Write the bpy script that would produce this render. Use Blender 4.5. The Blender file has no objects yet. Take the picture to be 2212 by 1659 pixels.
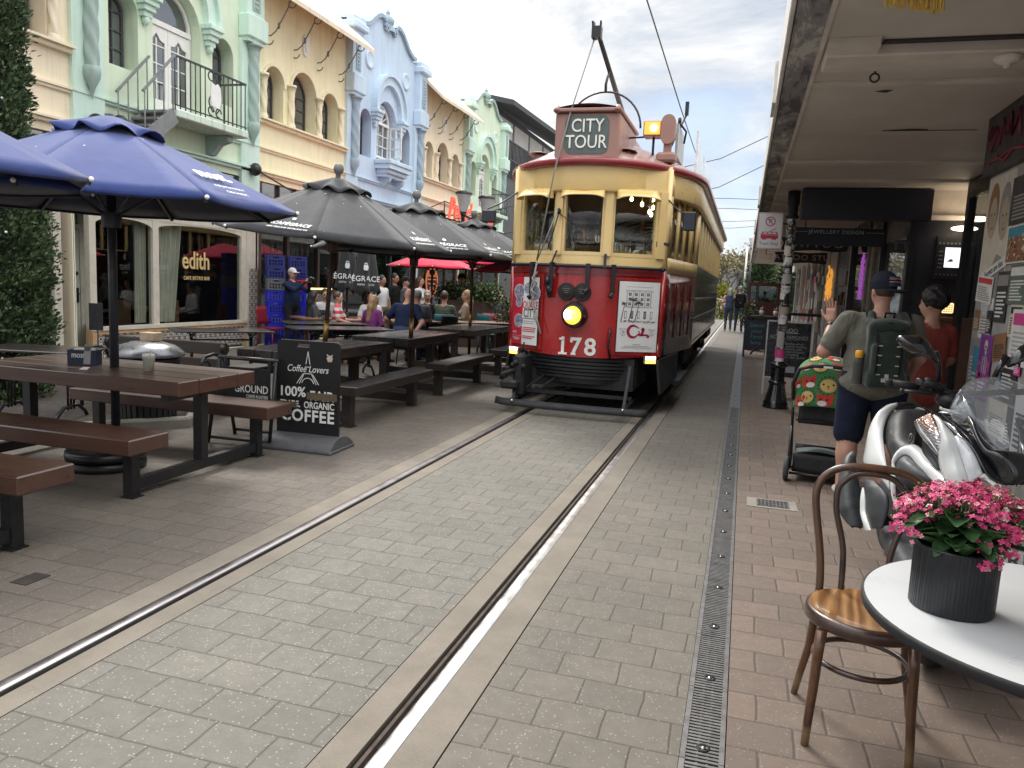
import bpy,math,random
import numpy as np
from mathutils import Vector,Matrix
R_=math.radians
S_=bpy.context.scene
C_=S_.collection
# ---- camera
cam_d=bpy.data.cameras.new('camera');cam=bpy.data.objects.new('camera',cam_d);C_.objects.link(cam)
cam_d.sensor_width=36.0;cam_d.lens=36.0*1662/2212;cam_d.clip_end=2000;cam_d.clip_start=.05
def _cam():
 r,yaw,pit=R_(2.7),R_(16.4347),R_(7.4058)
 fwd=Vector((-math.sin(yaw)*math.cos(pit),math.cos(yaw)*math.cos(pit),-math.sin(pit)))
 r0=Vector((math.cos(yaw),math.sin(yaw),0));u0=r0.cross(fwd)
 rt=math.cos(r)*r0+math.sin(r)*u0;up=-math.sin(r)*r0+math.cos(r)*u0
 m=Matrix((rt,up,-fwd)).transposed().to_4x4();m.translation=Vector((0,0,1.56));return m
cam.matrix_world=_cam();S_.camera=cam
# ---- world: cloudy daylight
w=bpy.data.worlds.new('World');S_.world=w;w.use_nodes=True
SUN_EL,SUN_AZ=R_(48),R_(-32)
nt=w.node_tree;N=nt.nodes;L=nt.links
for n in list(N):N.remove(n)
out=N.new('ShaderNodeOutputWorld');bg=N.new('ShaderNodeBackground');bg.inputs['Strength'].default_value=.13
sky=N.new('ShaderNodeTexSky');sky.sky_type='NISHITA';sky.sun_disc=False;sky.sun_elevation=SUN_EL;sky.sun_rotation=SUN_AZ
sky.air_density=1.0;sky.dust_density=2.0;sky.ozone_density=1.5
tc=N.new('ShaderNodeTexCoord');sep=N.new('ShaderNodeSeparateXYZ');L.new(tc.outputs['Generated'],sep.inputs[0])
def mth(op,a,b=None,cl=False):
 n=N.new('ShaderNodeMath');n.operation=op;n.use_clamp=cl
 for i,x in enumerate((a,b)):
  if x is None:continue
  if hasattr(x,'is_linked'):L.new(x,n.inputs[i])
  else:n.inputs[i].default_value=x
 return n.outputs[0]
zz=mth('ADD',mth('MAXIMUM',sep.outputs['Z'],.0),.16)
comb=N.new('ShaderNodeCombineXYZ');L.new(mth('DIVIDE',sep.outputs['X'],zz),comb.inputs[0]);L.new(mth('DIVIDE',sep.outputs['Y'],zz),comb.inputs[1])
def cloud(scale,det,off,rough=.55):
 n=N.new('ShaderNodeTexNoise');n.inputs['Scale'].default_value=scale;n.inputs['Detail'].default_value=det;n.inputs['Roughness'].default_value=rough
 n.inputs['Distortion'].default_value=.35
 mp=N.new('ShaderNodeMapping');mp.inputs['Location'].default_value=off;mp.inputs['Scale'].default_value=(1.0,.75,1);L.new(comb.outputs[0],mp.inputs[0]);L.new(mp.outputs[0],n.inputs['Vector']);return n.outputs['Fac']
def ramp(fac,pts):
 n=N.new('ShaderNodeValToRGB');L.new(fac,n.inputs[0]);cr=n.color_ramp
 while len(cr.elements)<len(pts):cr.elements.new(.5)
 for e,(p,c)in zip(cr.elements,pts):e.position=p;e.color=(*c,1)if len(c)==3 else c
 return n.outputs[0]
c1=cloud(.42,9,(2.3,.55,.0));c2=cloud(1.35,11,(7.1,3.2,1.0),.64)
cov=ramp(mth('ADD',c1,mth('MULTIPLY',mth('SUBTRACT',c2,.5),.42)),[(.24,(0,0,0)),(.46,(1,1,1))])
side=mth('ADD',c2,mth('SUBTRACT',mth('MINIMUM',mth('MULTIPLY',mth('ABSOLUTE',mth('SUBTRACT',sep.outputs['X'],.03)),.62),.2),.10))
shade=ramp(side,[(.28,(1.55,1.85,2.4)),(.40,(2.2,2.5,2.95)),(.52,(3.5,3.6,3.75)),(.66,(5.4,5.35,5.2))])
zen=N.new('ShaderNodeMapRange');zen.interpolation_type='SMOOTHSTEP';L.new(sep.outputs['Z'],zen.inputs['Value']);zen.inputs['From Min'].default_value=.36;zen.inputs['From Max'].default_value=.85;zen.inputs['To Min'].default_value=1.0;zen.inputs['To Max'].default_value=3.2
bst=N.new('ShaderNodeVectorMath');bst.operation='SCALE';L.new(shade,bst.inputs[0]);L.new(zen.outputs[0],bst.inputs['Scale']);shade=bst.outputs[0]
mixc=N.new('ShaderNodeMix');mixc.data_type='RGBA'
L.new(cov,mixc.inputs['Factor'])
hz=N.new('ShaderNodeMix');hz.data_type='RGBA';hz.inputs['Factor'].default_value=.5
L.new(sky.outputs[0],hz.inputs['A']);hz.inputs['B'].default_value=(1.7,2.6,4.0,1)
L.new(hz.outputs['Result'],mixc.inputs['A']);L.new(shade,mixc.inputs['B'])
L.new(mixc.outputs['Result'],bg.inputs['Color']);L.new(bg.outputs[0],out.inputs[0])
sun_d=bpy.data.lights.new('sun','SUN');sun_d.energy=1.5;sun_d.angle=R_(16);sun_d.color=(1.0,.95,.88)
sun=bpy.data.objects.new('sun',sun_d);C_.objects.link(sun)
_sd=Vector((math.sin(SUN_AZ)*math.cos(SUN_EL),math.cos(SUN_AZ)*math.cos(SUN_EL),math.sin(SUN_EL)))
sun.rotation_euler=(-_sd).to_track_quat('-Z','Y').to_euler()
S_.view_settings.view_transform='Standard';S_.view_settings.look='None';S_.view_settings.gamma=1;S_.view_settings.exposure=1.0
S_.render.resolution_x=1024;S_.render.resolution_y=768
S_.cycles.max_bounces=8;S_.cycles.diffuse_bounces=6;S_.cycles.transparent_max_bounces=24;S_.cycles.use_denoising=True
# ---- materials
class NT:
 def __init__(s,name):
  s.m=bpy.data.materials.new(name);s.m.use_nodes=True;s.t=s.m.node_tree
  s.b=s.t.nodes['Principled BSDF'];s.out=s.t.nodes['Material Output']
 def n(s,ty,**kw):
  x=s.t.nodes.new('ShaderNode'+ty)
  for k,v in kw.items():setattr(x,k,v)
  return x
 def l(s,a,b):s.t.links.new(a,b)
 def noise(s,scale,det=4,rough=.6,vec=None,dist=0):
  n=s.n('TexNoise');n.inputs['Scale'].default_value=scale;n.inputs['Detail'].default_value=det;n.inputs['Roughness'].default_value=rough;n.inputs['Distortion'].default_value=dist
  s.l(vec if vec is not None else s.co(),n.inputs['Vector']);return n.outputs['Fac']
 def co(s,kind='Object'):
  if not hasattr(s,'_tc'):s._tc=s.n('TexCoord')
  return s._tc.outputs[kind]
 def mapp(s,scale=(1,1,1),rot=(0,0,0),loc=(0,0,0),vec=None):
  n=s.n('Mapping');n.inputs['Scale'].default_value=scale;n.inputs['Rotation'].default_value=rot;n.inputs['Location'].default_value=loc
  s.l(vec if vec is not None else s.co(),n.inputs[0]);return n.outputs[0]
 def ramp(s,fac,pts,interp='LINEAR'):
  n=s.n('ValToRGB');s.l(fac,n.inputs[0]);cr=n.color_ramp;cr.interpolation=interp
  while len(cr.elements)<len(pts):cr.elements.new(.5)
  for e,(p,c)in zip(cr.elements,pts):
   e.position=p;e.color=(c,c,c,1)if not hasattr(c,'__len__')else(*c[:3],1)
  return n.outputs[0]
 def mix(s,fac,a,b,mode='MIX'):
  n=s.n('Mix',data_type='RGBA',blend_type=mode)
  for k,x in(('Factor',fac),('A',a),('B',b)):
   if hasattr(x,'is_linked'):s.l(x,n.inputs[k])
   elif hasattr(x,'__len__'):n.inputs[k].default_value=(*x[:3],1)
   else:n.inputs[k].default_value=x
  return n.outputs['Result']
 def math(s,op,a,b=0):
  n=s.n('Math',operation=op)
  for i,x in enumerate((a,b)):
   if hasattr(x,'is_linked'):s.l(x,n.inputs[i])
   else:n.inputs[i].default_value=x
  return n.outputs[0]
 def bump(s,h,st=.3,d=.01,nrm=None):
  n=s.n('Bump');n.inputs['Strength'].default_value=st;n.inputs['Distance'].default_value=d;s.l(h,n.inputs['Height'])
  if nrm is not None:s.l(nrm,n.inputs['Normal'])
  s.l(n.outputs[0],s.b.inputs['Normal']);return n.outputs[0]
 def setp(s,**kw):
  for k,v in kw.items():s.b.inputs[k.replace('_',' ')].default_value=v
_MC={}
def pm(name,col,rough=.55,metal=0,var=.18,scale=9,bump=.12,bscale=60,coat=0,spec=.5,dirt=None,stretch=None):
 """painted / plain surface with uneven colour, grime and a fine bump"""
 if name in _MC:return _MC[name]
 s=NT(name);vec=s.mapp(stretch)if stretch else None
 f=s.noise(scale,5,.65,vec);lo=[c*(1-var)for c in col];hi=[min(1,c*(1+var))for c in col]
 c=s.ramp(f,[(.3,lo),(.7,hi)])
 if dirt:
  g=s.noise(scale*.5,8,.7,vec,.6);c=s.mix(s.ramp(g,[(.52,.0),(.75,dirt[1])]),c,dirt[0])
 s.l(c,s.b.inputs['Base Color'])
 r=s.noise(scale*2.3,4);s.l(s.ramp(r,[(.3,max(.02,rough-.1)),(.7,min(1,rough+.1))]),s.b.inputs['Roughness'])
 s.setp(Metallic=metal);s.b.inputs['Specular IOR Level'].default_value=spec
 if coat:s.setp(Coat_Weight=coat,Coat_Roughness=.08)
 if bump:s.bump(s.noise(bscale,4,.7,vec),bump,.004)
 _MC[name]=s.m;return s.m
def em(name,col,st):
 if name in _MC:return _MC[name]
 s=NT(name);s.setp(Roughness=.4);s.b.inputs['Base Color'].default_value=(*col,1);s.b.inputs['Emission Color'].default_value=(*col,1);s.b.inputs['Emission Strength'].default_value=st
 _MC[name]=s.m;return s.m
def glass(name,tint=(.85,.9,.9),rough=.02,ior=1.5,painted_sheen=0):
 if name in _MC:return _MC[name]
 s=NT(name);s.t.nodes.remove(s.b)
 tr=s.n('BsdfTransparent');tr.inputs[0].default_value=(*tint,1);gl=s.n('BsdfGlossy');gl.inputs['Roughness'].default_value=rough;gl.inputs['Color'].default_value=(1,1,1,1)
 fr=s.n('Fresnel');bf=s.n('NewGeometry');s.l(s.math('ADD',ior,s.math('MULTIPLY',bf.outputs['Backfacing'],1/ior-ior)),fr.inputs[0])
 mx=s.n('MixShader');s.l(fr.outputs[0],mx.inputs[0]);s.l(tr.outputs[0],mx.inputs[1]);s.l(gl.outputs[0],mx.inputs[2]);s.l(mx.outputs[0],s.out.inputs[0])
 if painted_sheen:
  df=s.n('BsdfDiffuse');df.inputs[0].default_value=(.8,.82,.85,1);m2=s.n('MixShader');m2.inputs[0].default_value=painted_sheen;s.l(mx.outputs[0],m2.inputs[1]);s.l(df.outputs[0],m2.inputs[2]);s.l(m2.outputs[0],s.out.inputs[0])
 _MC[name]=s.m;return s.m
def wood(name,a,b,rough=.5,axis=0,scale=3.0,plank=None,coat=0):
 if name in _MC:return _MC[name]
 s=NT(name);st=[9,9,9];st[axis]=.6
 v=s.mapp(tuple(x*scale for x in st));f=s.noise(1.6,7,.65,v,.5)
 c=s.ramp(f,[(.28,a),(.72,b)])
 g=s.noise(2.2,6,.7);c=s.mix(s.ramp(g,[(.45,.0),(.8,.5)]),c,[x*.55 for x in a])
 s.l(c,s.b.inputs['Base Color']);s.l(s.ramp(f,[(.2,rough-.12),(.8,rough+.12)]),s.b.inputs['Roughness'])
 if coat:s.setp(Coat_Weight=coat,Coat_Roughness=.2)
 s.bump(f,.25,.003);_MC[name]=s.m;return s.m
# ---- geometry
def tag(o,label=None,cat=None,group=None,kind=None):
 if label:o['label']=label
 if cat:o['category']=cat
 if group:o['group']=group
 if kind:o['kind']=kind
 return o
def thing(name,label,cat,loc=(0,0,0),rz=0,group=None):
 o=bpy.data.objects.new(name,None);C_.objects.link(o);o.location=loc;o.rotation_euler=(0,0,rz);o.empty_display_size=.1
 return tag(o,label,cat,group)
def dup(o,parent=None,**kw):
 c=o.copy();C_.objects.link(c);c.parent=parent
 for k in('label','group'):
  if k in kw:c[k]=kw[k]
 for ch in list(o.children):dup(ch,c)
 return c
def curve_mesh(outer,holes=(),depth=.1):
 cu=bpy.data.curves.new('t','CURVE');cu.dimensions='2D';cu.fill_mode='BOTH';cu.extrude=depth/2
 for ring in[outer]+list(holes):
  sp=cu.splines.new('POLY');sp.points.add(len(ring)-1);sp.use_cyclic_u=True
  for p,q in zip(sp.points,ring):p.co=(q[0],q[1],0,1)
 ob=bpy.data.objects.new('t',cu);me=bpy.data.meshes.new_from_object(ob)
 v=[tuple(x.co)for x in me.vertices];f=[tuple(p.vertices)for p in me.polygons]
 bpy.data.objects.remove(ob);bpy.data.curves.remove(cu);bpy.data.meshes.remove(me);return v,f
_TC={}
def text_mesh(s,size=1,ext=.002,bold=0,shear=0,align='CENTER',spacing=1):
 k=(s,size,ext,bold,shear,align,spacing)
 if k in _TC:return _TC[k]
 cu=bpy.data.curves.new('t','FONT');cu.body=s;cu.size=size;cu.extrude=ext;cu.offset=bold*size;cu.shear=shear;cu.align_x=align;cu.align_y='CENTER';cu.space_character=spacing;cu.resolution_u=3
 ob=bpy.data.objects.new('t',cu);me=bpy.data.meshes.new_from_object(ob)
 v=[tuple(x.co)for x in me.vertices];f=[tuple(p.vertices)for p in me.polygons]
 bpy.data.objects.remove(ob);bpy.data.curves.remove(cu);bpy.data.meshes.remove(me)
 _TC[k]=(v,f);return v,f
def frame(o,U,V):
 """matrix whose x axis is U, y axis is V, origin o"""
 U=Vector(U).normalized();V=Vector(V);Nn=U.cross(V).normalized();V=Nn.cross(U)
 m=Matrix((U,V,Nn)).transposed().to_4x4();m.translation=Vector(o);return m
FX=lambda o:frame(o,(0,1,0),(0,0,1))
FXm=lambda o:frame(o,(0,-1,0),(0,0,1))
FYm=lambda o:frame(o,(1,0,0),(0,0,1))
class MB:
 def __init__(s):s.v=[];s.f=[];s.mi=[];s.sm=[];s.M=None
 def add(s,v,f,m=0,sm=False,M=None):
  o=len(s.v);MM=M if M is not None else None
  for p in v:
   p=Vector(p)
   if MM is not None:p=MM@p
   if s.M is not None:p=s.M@p
   s.v.append(tuple(p))
  s.f+=[tuple(i+o for i in q)for q in f];s.mi+=[m]*len(f);s.sm+=[sm]*len(f);return s
 def box(s,c,d,m=0,bev=0,M=None):
  x,y,z=d[0]/2,d[1]/2,d[2]/2;c=Vector(c)
  if not bev:
   v=[c+Vector((a*x,b*y,e*z))for a in(-1,1)for b in(-1,1)for e in(-1,1)]
   f=[(0,1,3,2),(4,6,7,5),(0,4,5,1),(2,3,7,6),(0,2,6,4),(1,5,7,3)]
   return s.add(v,f,m,False,M)
  b=min(bev,x*.49,y*.49,z*.49);v=[];idx={}
  for a in(-1,1):
   for e in(-1,1):
    for g in(-1,1):
     for k in range(3):
      p=[a*(x-b),e*(y-b),g*(z-b)];p[k]=(a,e,g)[k]*(x,y,z)[k];idx[(a,e,g,k)]=len(v);v.append(c+Vector(p))
  f=[]
  for k in range(3):
   i,j=(k+1)%3,(k+2)%3
   for sg in(-1,1):
    q=[]
    for(si,sj)in((-1,-1),(1,-1),(1,1),(-1,1)):
     t=[0,0,0];t[k]=sg;t[i]=si;t[j]=sj;q.append(idx[(*t,k)])
    f.append(tuple(q if sg>0 else q[::-1]))
   for si in(-1,1):
    for sj in(-1,1):
     t1=[0,0,0];t1[k]=-1;t1[i]=si;t1[j]=sj;t2=list(t1);t2[k]=1
     q=[idx[(*t1,i)],idx[(*t2,i)],idx[(*t2,j)],idx[(*t1,j)]]
     f.append(tuple(q if si*sj<0 else q[::-1]))
  for a in(-1,1):
   for e in(-1,1):
    for g in(-1,1):
     q=[idx[(a,e,g,k)]for k in range(3)];f.append(tuple(q if a*e*g>0 else q[::-1]))
  return s.add(v,f,m,False,M)
 def b3(s,x0,x1,y0,y1,z0,z1,m=0,bev=0):return s.box(((x0+x1)/2,(y0+y1)/2,(z0+z1)/2),(abs(x1-x0),abs(y1-y0),abs(z1-z0)),m,bev)
 def bar(s,p0,p1,w,h,m=0,bev=0,up=(0,0,1)):
  p0,p1=Vector(p0),Vector(p1);d=p1-p0;U=d.normalized();up=Vector(up)
  if abs(U.dot(up))>.99:up=Vector((0,1,0))
  side=up.cross(U).normalized();top=U.cross(side)
  M=Matrix((U,side,top)).transposed().to_4x4();M.translation=(p0+p1)/2
  return s.box((0,0,0),(d.length,w,h),m,bev,M)
 def cyl(s,p0,p1,r0,r1=None,n=16,m=0,caps=True,sm=True):
  return s.tube([p0,p1],[r0,r0 if r1 is None else r1],n,m,caps=caps,sm=sm)
 def tube(s,pts,r,n=8,m=0,closed=False,caps=True,sm=True,flat=1.0):
  pts=[Vector(p)for p in pts];k=len(pts);rr=r if hasattr(r,'__len__')else[r]*k
  T=[]
  for i in range(k):
   a=pts[i-1]if(i>0 or closed)else pts[i];b=pts[(i+1)%k]if(i<k-1 or closed)else pts[i]
   T.append((b-a).normalized())
  ref=Vector((0,0,1))if abs(T[0].z)<.9 else Vector((1,0,0))
  nn=(ref-T[0]*ref.dot(T[0])).normalized();v=[]
  for i in range(k):
   nn=(nn-T[i]*nn.dot(T[i])).normalized();bb=T[i].cross(nn)
   for j in range(n):
    a=2*math.pi*j/n;v.append(pts[i]+(nn*math.cos(a)*flat+bb*math.sin(a))*rr[i])
  f=[]
  for i in range(k if closed else k-1):
   for j in range(n):
    a=i*n+j;b=i*n+(j+1)%n;c=((i+1)%k)*n+(j+1)%n;d=((i+1)%k)*n+j;f.append((a,b,c,d))
  s.add(v,f,m,sm)
  if caps and not closed:
   o=len(s.v)-len(v);s.f+=[tuple(o+j for j in range(n))[::-1],tuple(o+(k-1)*n+j for j in range(n))];s.mi+=[m]*2;s.sm+=[False]*2
  return s
 def lathe(s,prof,c=(0,0,0),n=24,m=0,M=None,sm=True,a0=0,a1=2*math.pi,wob=None):
  full=abs(a1-a0-2*math.pi)<1e-6;nn=n if full else n+1;v=[]
  for(r,z)in prof:
   for j in range(nn):
    a=a0+(a1-a0)*j/n;rr=r*(1 if wob is None else wob(a,z));v.append((c[0]+rr*math.cos(a),c[1]+rr*math.sin(a),c[2]+z))
  f=[]
  for i in range(len(prof)-1):
   for j in range(n):
    b=(j+1)%nn;f.append((i*nn+j,i*nn+b,(i+1)*nn+b,(i+1)*nn+j))
  return s.add(v,f,m,sm,M)
 def sph(s,c,r,n=16,m=0,M=None):
  rx,ry,rz=r if hasattr(r,'__len__')else(r,r,r);k=max(6,n//2)
  v=[];f=[]
  for i in range(k+1):
   t=math.pi*i/k
   for j in range(n):
    a=2*math.pi*j/n;v.append((c[0]+rx*math.sin(t)*math.cos(a),c[1]+ry*math.sin(t)*math.sin(a),c[2]-rz*math.cos(t)))
  for i in range(k):
   for j in range(n):f.append((i*n+j,i*n+(j+1)%n,(i+1)*n+(j+1)%n,(i+1)*n+j))
  return s.add(v,f,m,True,M)
 def prism(s,poly,M,depth,m=0,holes=None,front=None):
  """outline in the plane of M, thickness 'depth' towards -N (its face lies in the plane of M)"""
  v,f=curve_mesh(poly,holes or(),depth);v=[(a,b,c-depth/2)for a,b,c in v]
  return s.add(v,f,m,False,M)
 def grid(s,fn,nu,nv,m=0,sm=True,cu=False,M=None):
  v=[fn(i/(nu if cu else nu),j/nv)for i in range(nu+(0 if cu else 1))for j in range(nv+1)]
  a=nu if cu else nu+1;f=[]
  for i in range(nu):
   for j in range(nv):
    i2=(i+1)%a;f.append((i*(nv+1)+j,i2*(nv+1)+j,i2*(nv+1)+j+1,i*(nv+1)+j+1))
  return s.add(v,f,m,sm,M)
 def text(s,t,M,size,ext=.002,m=0,bold=0,shear=0,align='CENTER',sx=1,sy=1,spacing=1,warp=None,fw=None):
  v,f=text_mesh(t,size,ext,bold,shear,align,spacing)
  if fw:sx=fw/(max(p[0]for p in v)-min(p[0]for p in v))
  v=[(a*sx,b*sy,c)for a,b,c in v]
  if warp:v=[warp(*p)for p in v]
  return s.add(v,f,m,False,M)
 def build(s,name,mats,parent=None,loc=None,rz=0,thick=0,merge=False):
  me=bpy.data.meshes.new(name);me.from_pydata(s.v,[],s.f)
  for mt in(mats if isinstance(mats,(list,tuple))else[mats]):me.materials.append(mt)
  me.polygons.foreach_set('material_index',s.mi);me.polygons.foreach_set('use_smooth',s.sm);me.update()
  o=bpy.data.objects.new(name,me);C_.objects.link(o);o.parent=parent
  if loc is not None:o.location=loc
  if rz:o.rotation_euler=(0,0,rz)
  if thick:
   md=o.modifiers.new('thickness','SOLIDIFY');md.thickness=thick;md.offset=0
  return o
def arc(cx,cy,r,a0,a1,n=12,ry=None):
 return[(cx+r*math.cos(R_(a0+(a1-a0)*i/n)),cy+(ry or r)*math.sin(R_(a0+(a1-a0)*i/n)))for i in range(n+1)]
def arch(x0,x1,z0,zs,n=12,rise=None):
 """opening with a round head: springing at zs"""
 r=(x1-x0)/2;return[(x0,z0),(x1,z0)]+arc((x0+x1)/2,zs,r,0,180,n,rise)
def rrect(cx,cy,w,h,r,n=5):
 o=[]
 for(sx,sy,a)in((1,1,0),(-1,1,90),(-1,-1,180),(1,-1,270)):o+=arc(cx+sx*(w/2-r),cy+sy*(h/2-r),r,a,a+90,n)
 return o
def rect(x0,x1,y0,y1):return[(x0,y0),(x1,y0),(x1,y1),(x0,y1)]
def inset_ring(poly,d):
 cx=sum(p[0]for p in poly)/len(poly);cy=sum(p[1]for p in poly)/len(poly);w=max(p[0]for p in poly)-min(p[0]for p in poly);h=max(p[1]for p in poly)-min(p[1]for p in poly)
 mx=(max(p[0]for p in poly)+min(p[0]for p in poly))/2;my=(max(p[1]for p in poly)+min(p[1]for p in poly))/2
 return[(mx+(x-mx)*(w-2*d)/w,my+(y-my)*(h-2*d)/h)for x,y in poly]
# ---- signed-distance modelling (bodies, soft shapes)
def sdf_mesh(prims,res,name,mats,parent=None,loc=None,rz=0,smooth_it=1):
 """prims: dicts with kind rc (round cone a,b,ra,rb) / el (c,r,R) / bx (c,h,R,rd); m material slot; k blend radius; sub = subtract"""
 lo=np.full(3,1e9);hi=np.full(3,-1e9)
 for p in prims:
  if p['t']=='rc':rm=max(p['ra'],p['rb']);a,b=np.array(p['a'],float),np.array(p['b'],float);p['lo']=np.minimum(a,b)-rm;p['hi']=np.maximum(a,b)+rm
  else:
   rr=float(np.linalg.norm(p['h']))+p.get('rd',0)if p['t']=='bx' else max(p['r']);c=np.array(p['c'],float)
   if p.get('R')is None:e=np.array(p['h']if p['t']=='bx' else p['r'],float)+p.get('rd',0)
   else:e=np.full(3,rr)
   p['lo']=c-e;p['hi']=c+e
  if not p.get('sub'):lo=np.minimum(lo,p['lo']);hi=np.maximum(hi,p['hi'])
 lo-=res*3;hi+=res*3;n=np.ceil((hi-lo)/res).astype(int)+1
 F=np.full(n,.25,np.float32);B=np.full(n,1e3,np.float32);MI=np.zeros(n,np.int16)
 ax=[lo[i]+res*np.arange(n[i])for i in range(3)]
 def dist(p,P):
  if p['t']=='rc':
   a,b=np.array(p['a'],float),np.array(p['b'],float);d=b-a;L2=max(1e-9,float(d@d));q=P-a;h=np.clip(q@d/L2,0,1)
   return np.linalg.norm(q-h[...,None]*d,axis=-1)-(p['ra']+(p['rb']-p['ra'])*h)
  q=P-np.array(p['c'],float)
  if p.get('R')is not None:q=q@np.array(p['R'])
  if p['t']=='el':
   r=np.array(p['r'],float);k0=np.linalg.norm(q/r,axis=-1);k1=np.linalg.norm(q/(r*r),axis=-1);return k0*(k0-1)/np.maximum(k1,1e-6)
  q=np.abs(q)-np.array(p['h'],float);return np.linalg.norm(np.maximum(q,0),axis=-1)+np.minimum(q.max(-1),0)-p.get('rd',0)
 for p in prims:
  k=p.get('k',.02);mg=k+.05
  i0=np.clip(np.floor((p['lo']-mg-lo)/res).astype(int),0,n-1);i1=np.clip(np.ceil((p['hi']+mg-lo)/res).astype(int)+1,1,n)
  sl=tuple(slice(i0[i],i1[i])for i in range(3))
  P=np.stack(np.meshgrid(*[ax[i][i0[i]:i1[i]]for i in range(3)],indexing='ij'),-1)
  d=dist(p,P).astype(np.float32);f=F[sl]
  if p.get('sub'):
   h=np.maximum(k-np.abs(f+d),0)/max(k,1e-6);F[sl]=np.maximum(f,-d)+h*h*k*.25;continue
  h=np.maximum(k-np.abs(f-d),0)/max(k,1e-6);F[sl]=np.minimum(f,d)-h*h*k*.25
  dd=d-p.get('bias',0);b=B[sl];mk=dd<b;b[mk]=dd[mk];B[sl]=b;mi=MI[sl];mi[mk]=p.get('m',0);MI[sl]=mi
 neg=F<0
 c=[neg[i:n[0]-1+i,j:n[1]-1+j,l:n[2]-1+l]for i in(0,1)for j in(0,1)for l in(0,1)]
 cnt=sum(x.astype(np.int8)for x in c);act=(cnt>0)&(cnt<8);ids=np.argwhere(act);idx=np.full(act.shape,-1,np.int64);idx[act]=np.arange(len(ids))
 acc=np.zeros((len(ids),3));num=np.zeros(len(ids))
 offs=[(i,j,l)for i in(0,1)for j in(0,1)for l in(0,1)]
 for a in offs:
  for axk in range(3):
   if a[axk]==1:continue
   b=list(a);b[axk]=1
   fa=F[ids[:,0]+a[0],ids[:,1]+a[1],ids[:,2]+a[2]];fb=F[ids[:,0]+b[0],ids[:,1]+b[1],ids[:,2]+b[2]]
   mk=(fa<0)!=(fb<0);t=np.where(mk,fa/np.where(mk,fa-fb,1),0)
   p=np.array(a,float)[None,:].repeat(len(ids),0);p[:,axk]+=t;acc[mk]+=p[mk];num[mk]+=1
 V=lo+res*(ids+acc/num[:,None]);mat_v=MI[ids[:,0],ids[:,1],ids[:,2]]
 Q=[]
 for axk in range(3):
  o1,o2=(axk+1)%3,(axk+2)%3
  s0=[slice(None)]*3;s1=[slice(None)]*3;s0[axk]=slice(0,n[axk]-1);s1[axk]=slice(1,n[axk])
  A,Bn=neg[tuple(s0)],neg[tuple(s1)];e=np.argwhere(A!=Bn)
  e=e[(e[:,o1]>0)&(e[:,o2]>0)&(e[:,o1]<n[o1]-1)&(e[:,o2]<n[o2]-1)]
  if not len(e):continue
  def g(d1,d2):
   q=e.copy();q[:,o1]+=d1;q[:,o2]+=d2;return idx[q[:,0],q[:,1],q[:,2]]
  q=np.stack([g(-1,-1),g(0,-1),g(0,0),g(-1,0)],1);fl=~A[e[:,0],e[:,1],e[:,2]];q[fl]=q[fl][:,::-1];Q.append(q)
 Q=np.concatenate(Q)
 for _ in range(smooth_it):
  s=np.zeros_like(V);d=np.zeros(len(V))
  for i in range(4):
   for j in((i+1)%4,(i+3)%4):np.add.at(s,Q[:,i],V[Q[:,j]]);np.add.at(d,Q[:,i],1)
  V=V*.5+s/np.maximum(d,1)[:,None]*.5
 me=bpy.data.meshes.new(name);me.from_pydata(V.tolist(),[],Q.tolist())
 for mt in(mats if isinstance(mats,(list,tuple))else[mats]):me.materials.append(mt)
 fm=np.sort(mat_v[Q],1)[:,1];me.polygons.foreach_set('material_index',fm.astype(np.int32));me.polygons.foreach_set('use_smooth',np.ones(len(Q),bool));me.update()
 o=bpy.data.objects.new(name,me);C_.objects.link(o);o.parent=parent
 if loc is not None:o.location=loc
 if rz:o.rotation_euler=(0,0,rz)
 return o
def rc(a,b,ra,rb=None,m=0,k=.02,**kw):return dict(t='rc',a=tuple(a),b=tuple(b),ra=ra,rb=ra if rb is None else rb,m=m,k=k,**kw)
def el(c,r,m=0,k=.02,Rm=None,**kw):return dict(t='el',c=tuple(c),r=tuple(r),m=m,k=k,R=Rm,**kw)
def bx(c,h,m=0,k=.02,rd=.01,Rm=None,**kw):return dict(t='bx',c=tuple(c),h=tuple(h),m=m,k=k,rd=rd,R=Rm,**kw)
def rotm(rx=0,ry=0,rz=0):return np.array((Matrix.Rotation(R_(rz),3,'Z')@Matrix.Rotation(R_(ry),3,'Y')@Matrix.Rotation(R_(rx),3,'X')))
rnd=random.Random(7)
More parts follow.
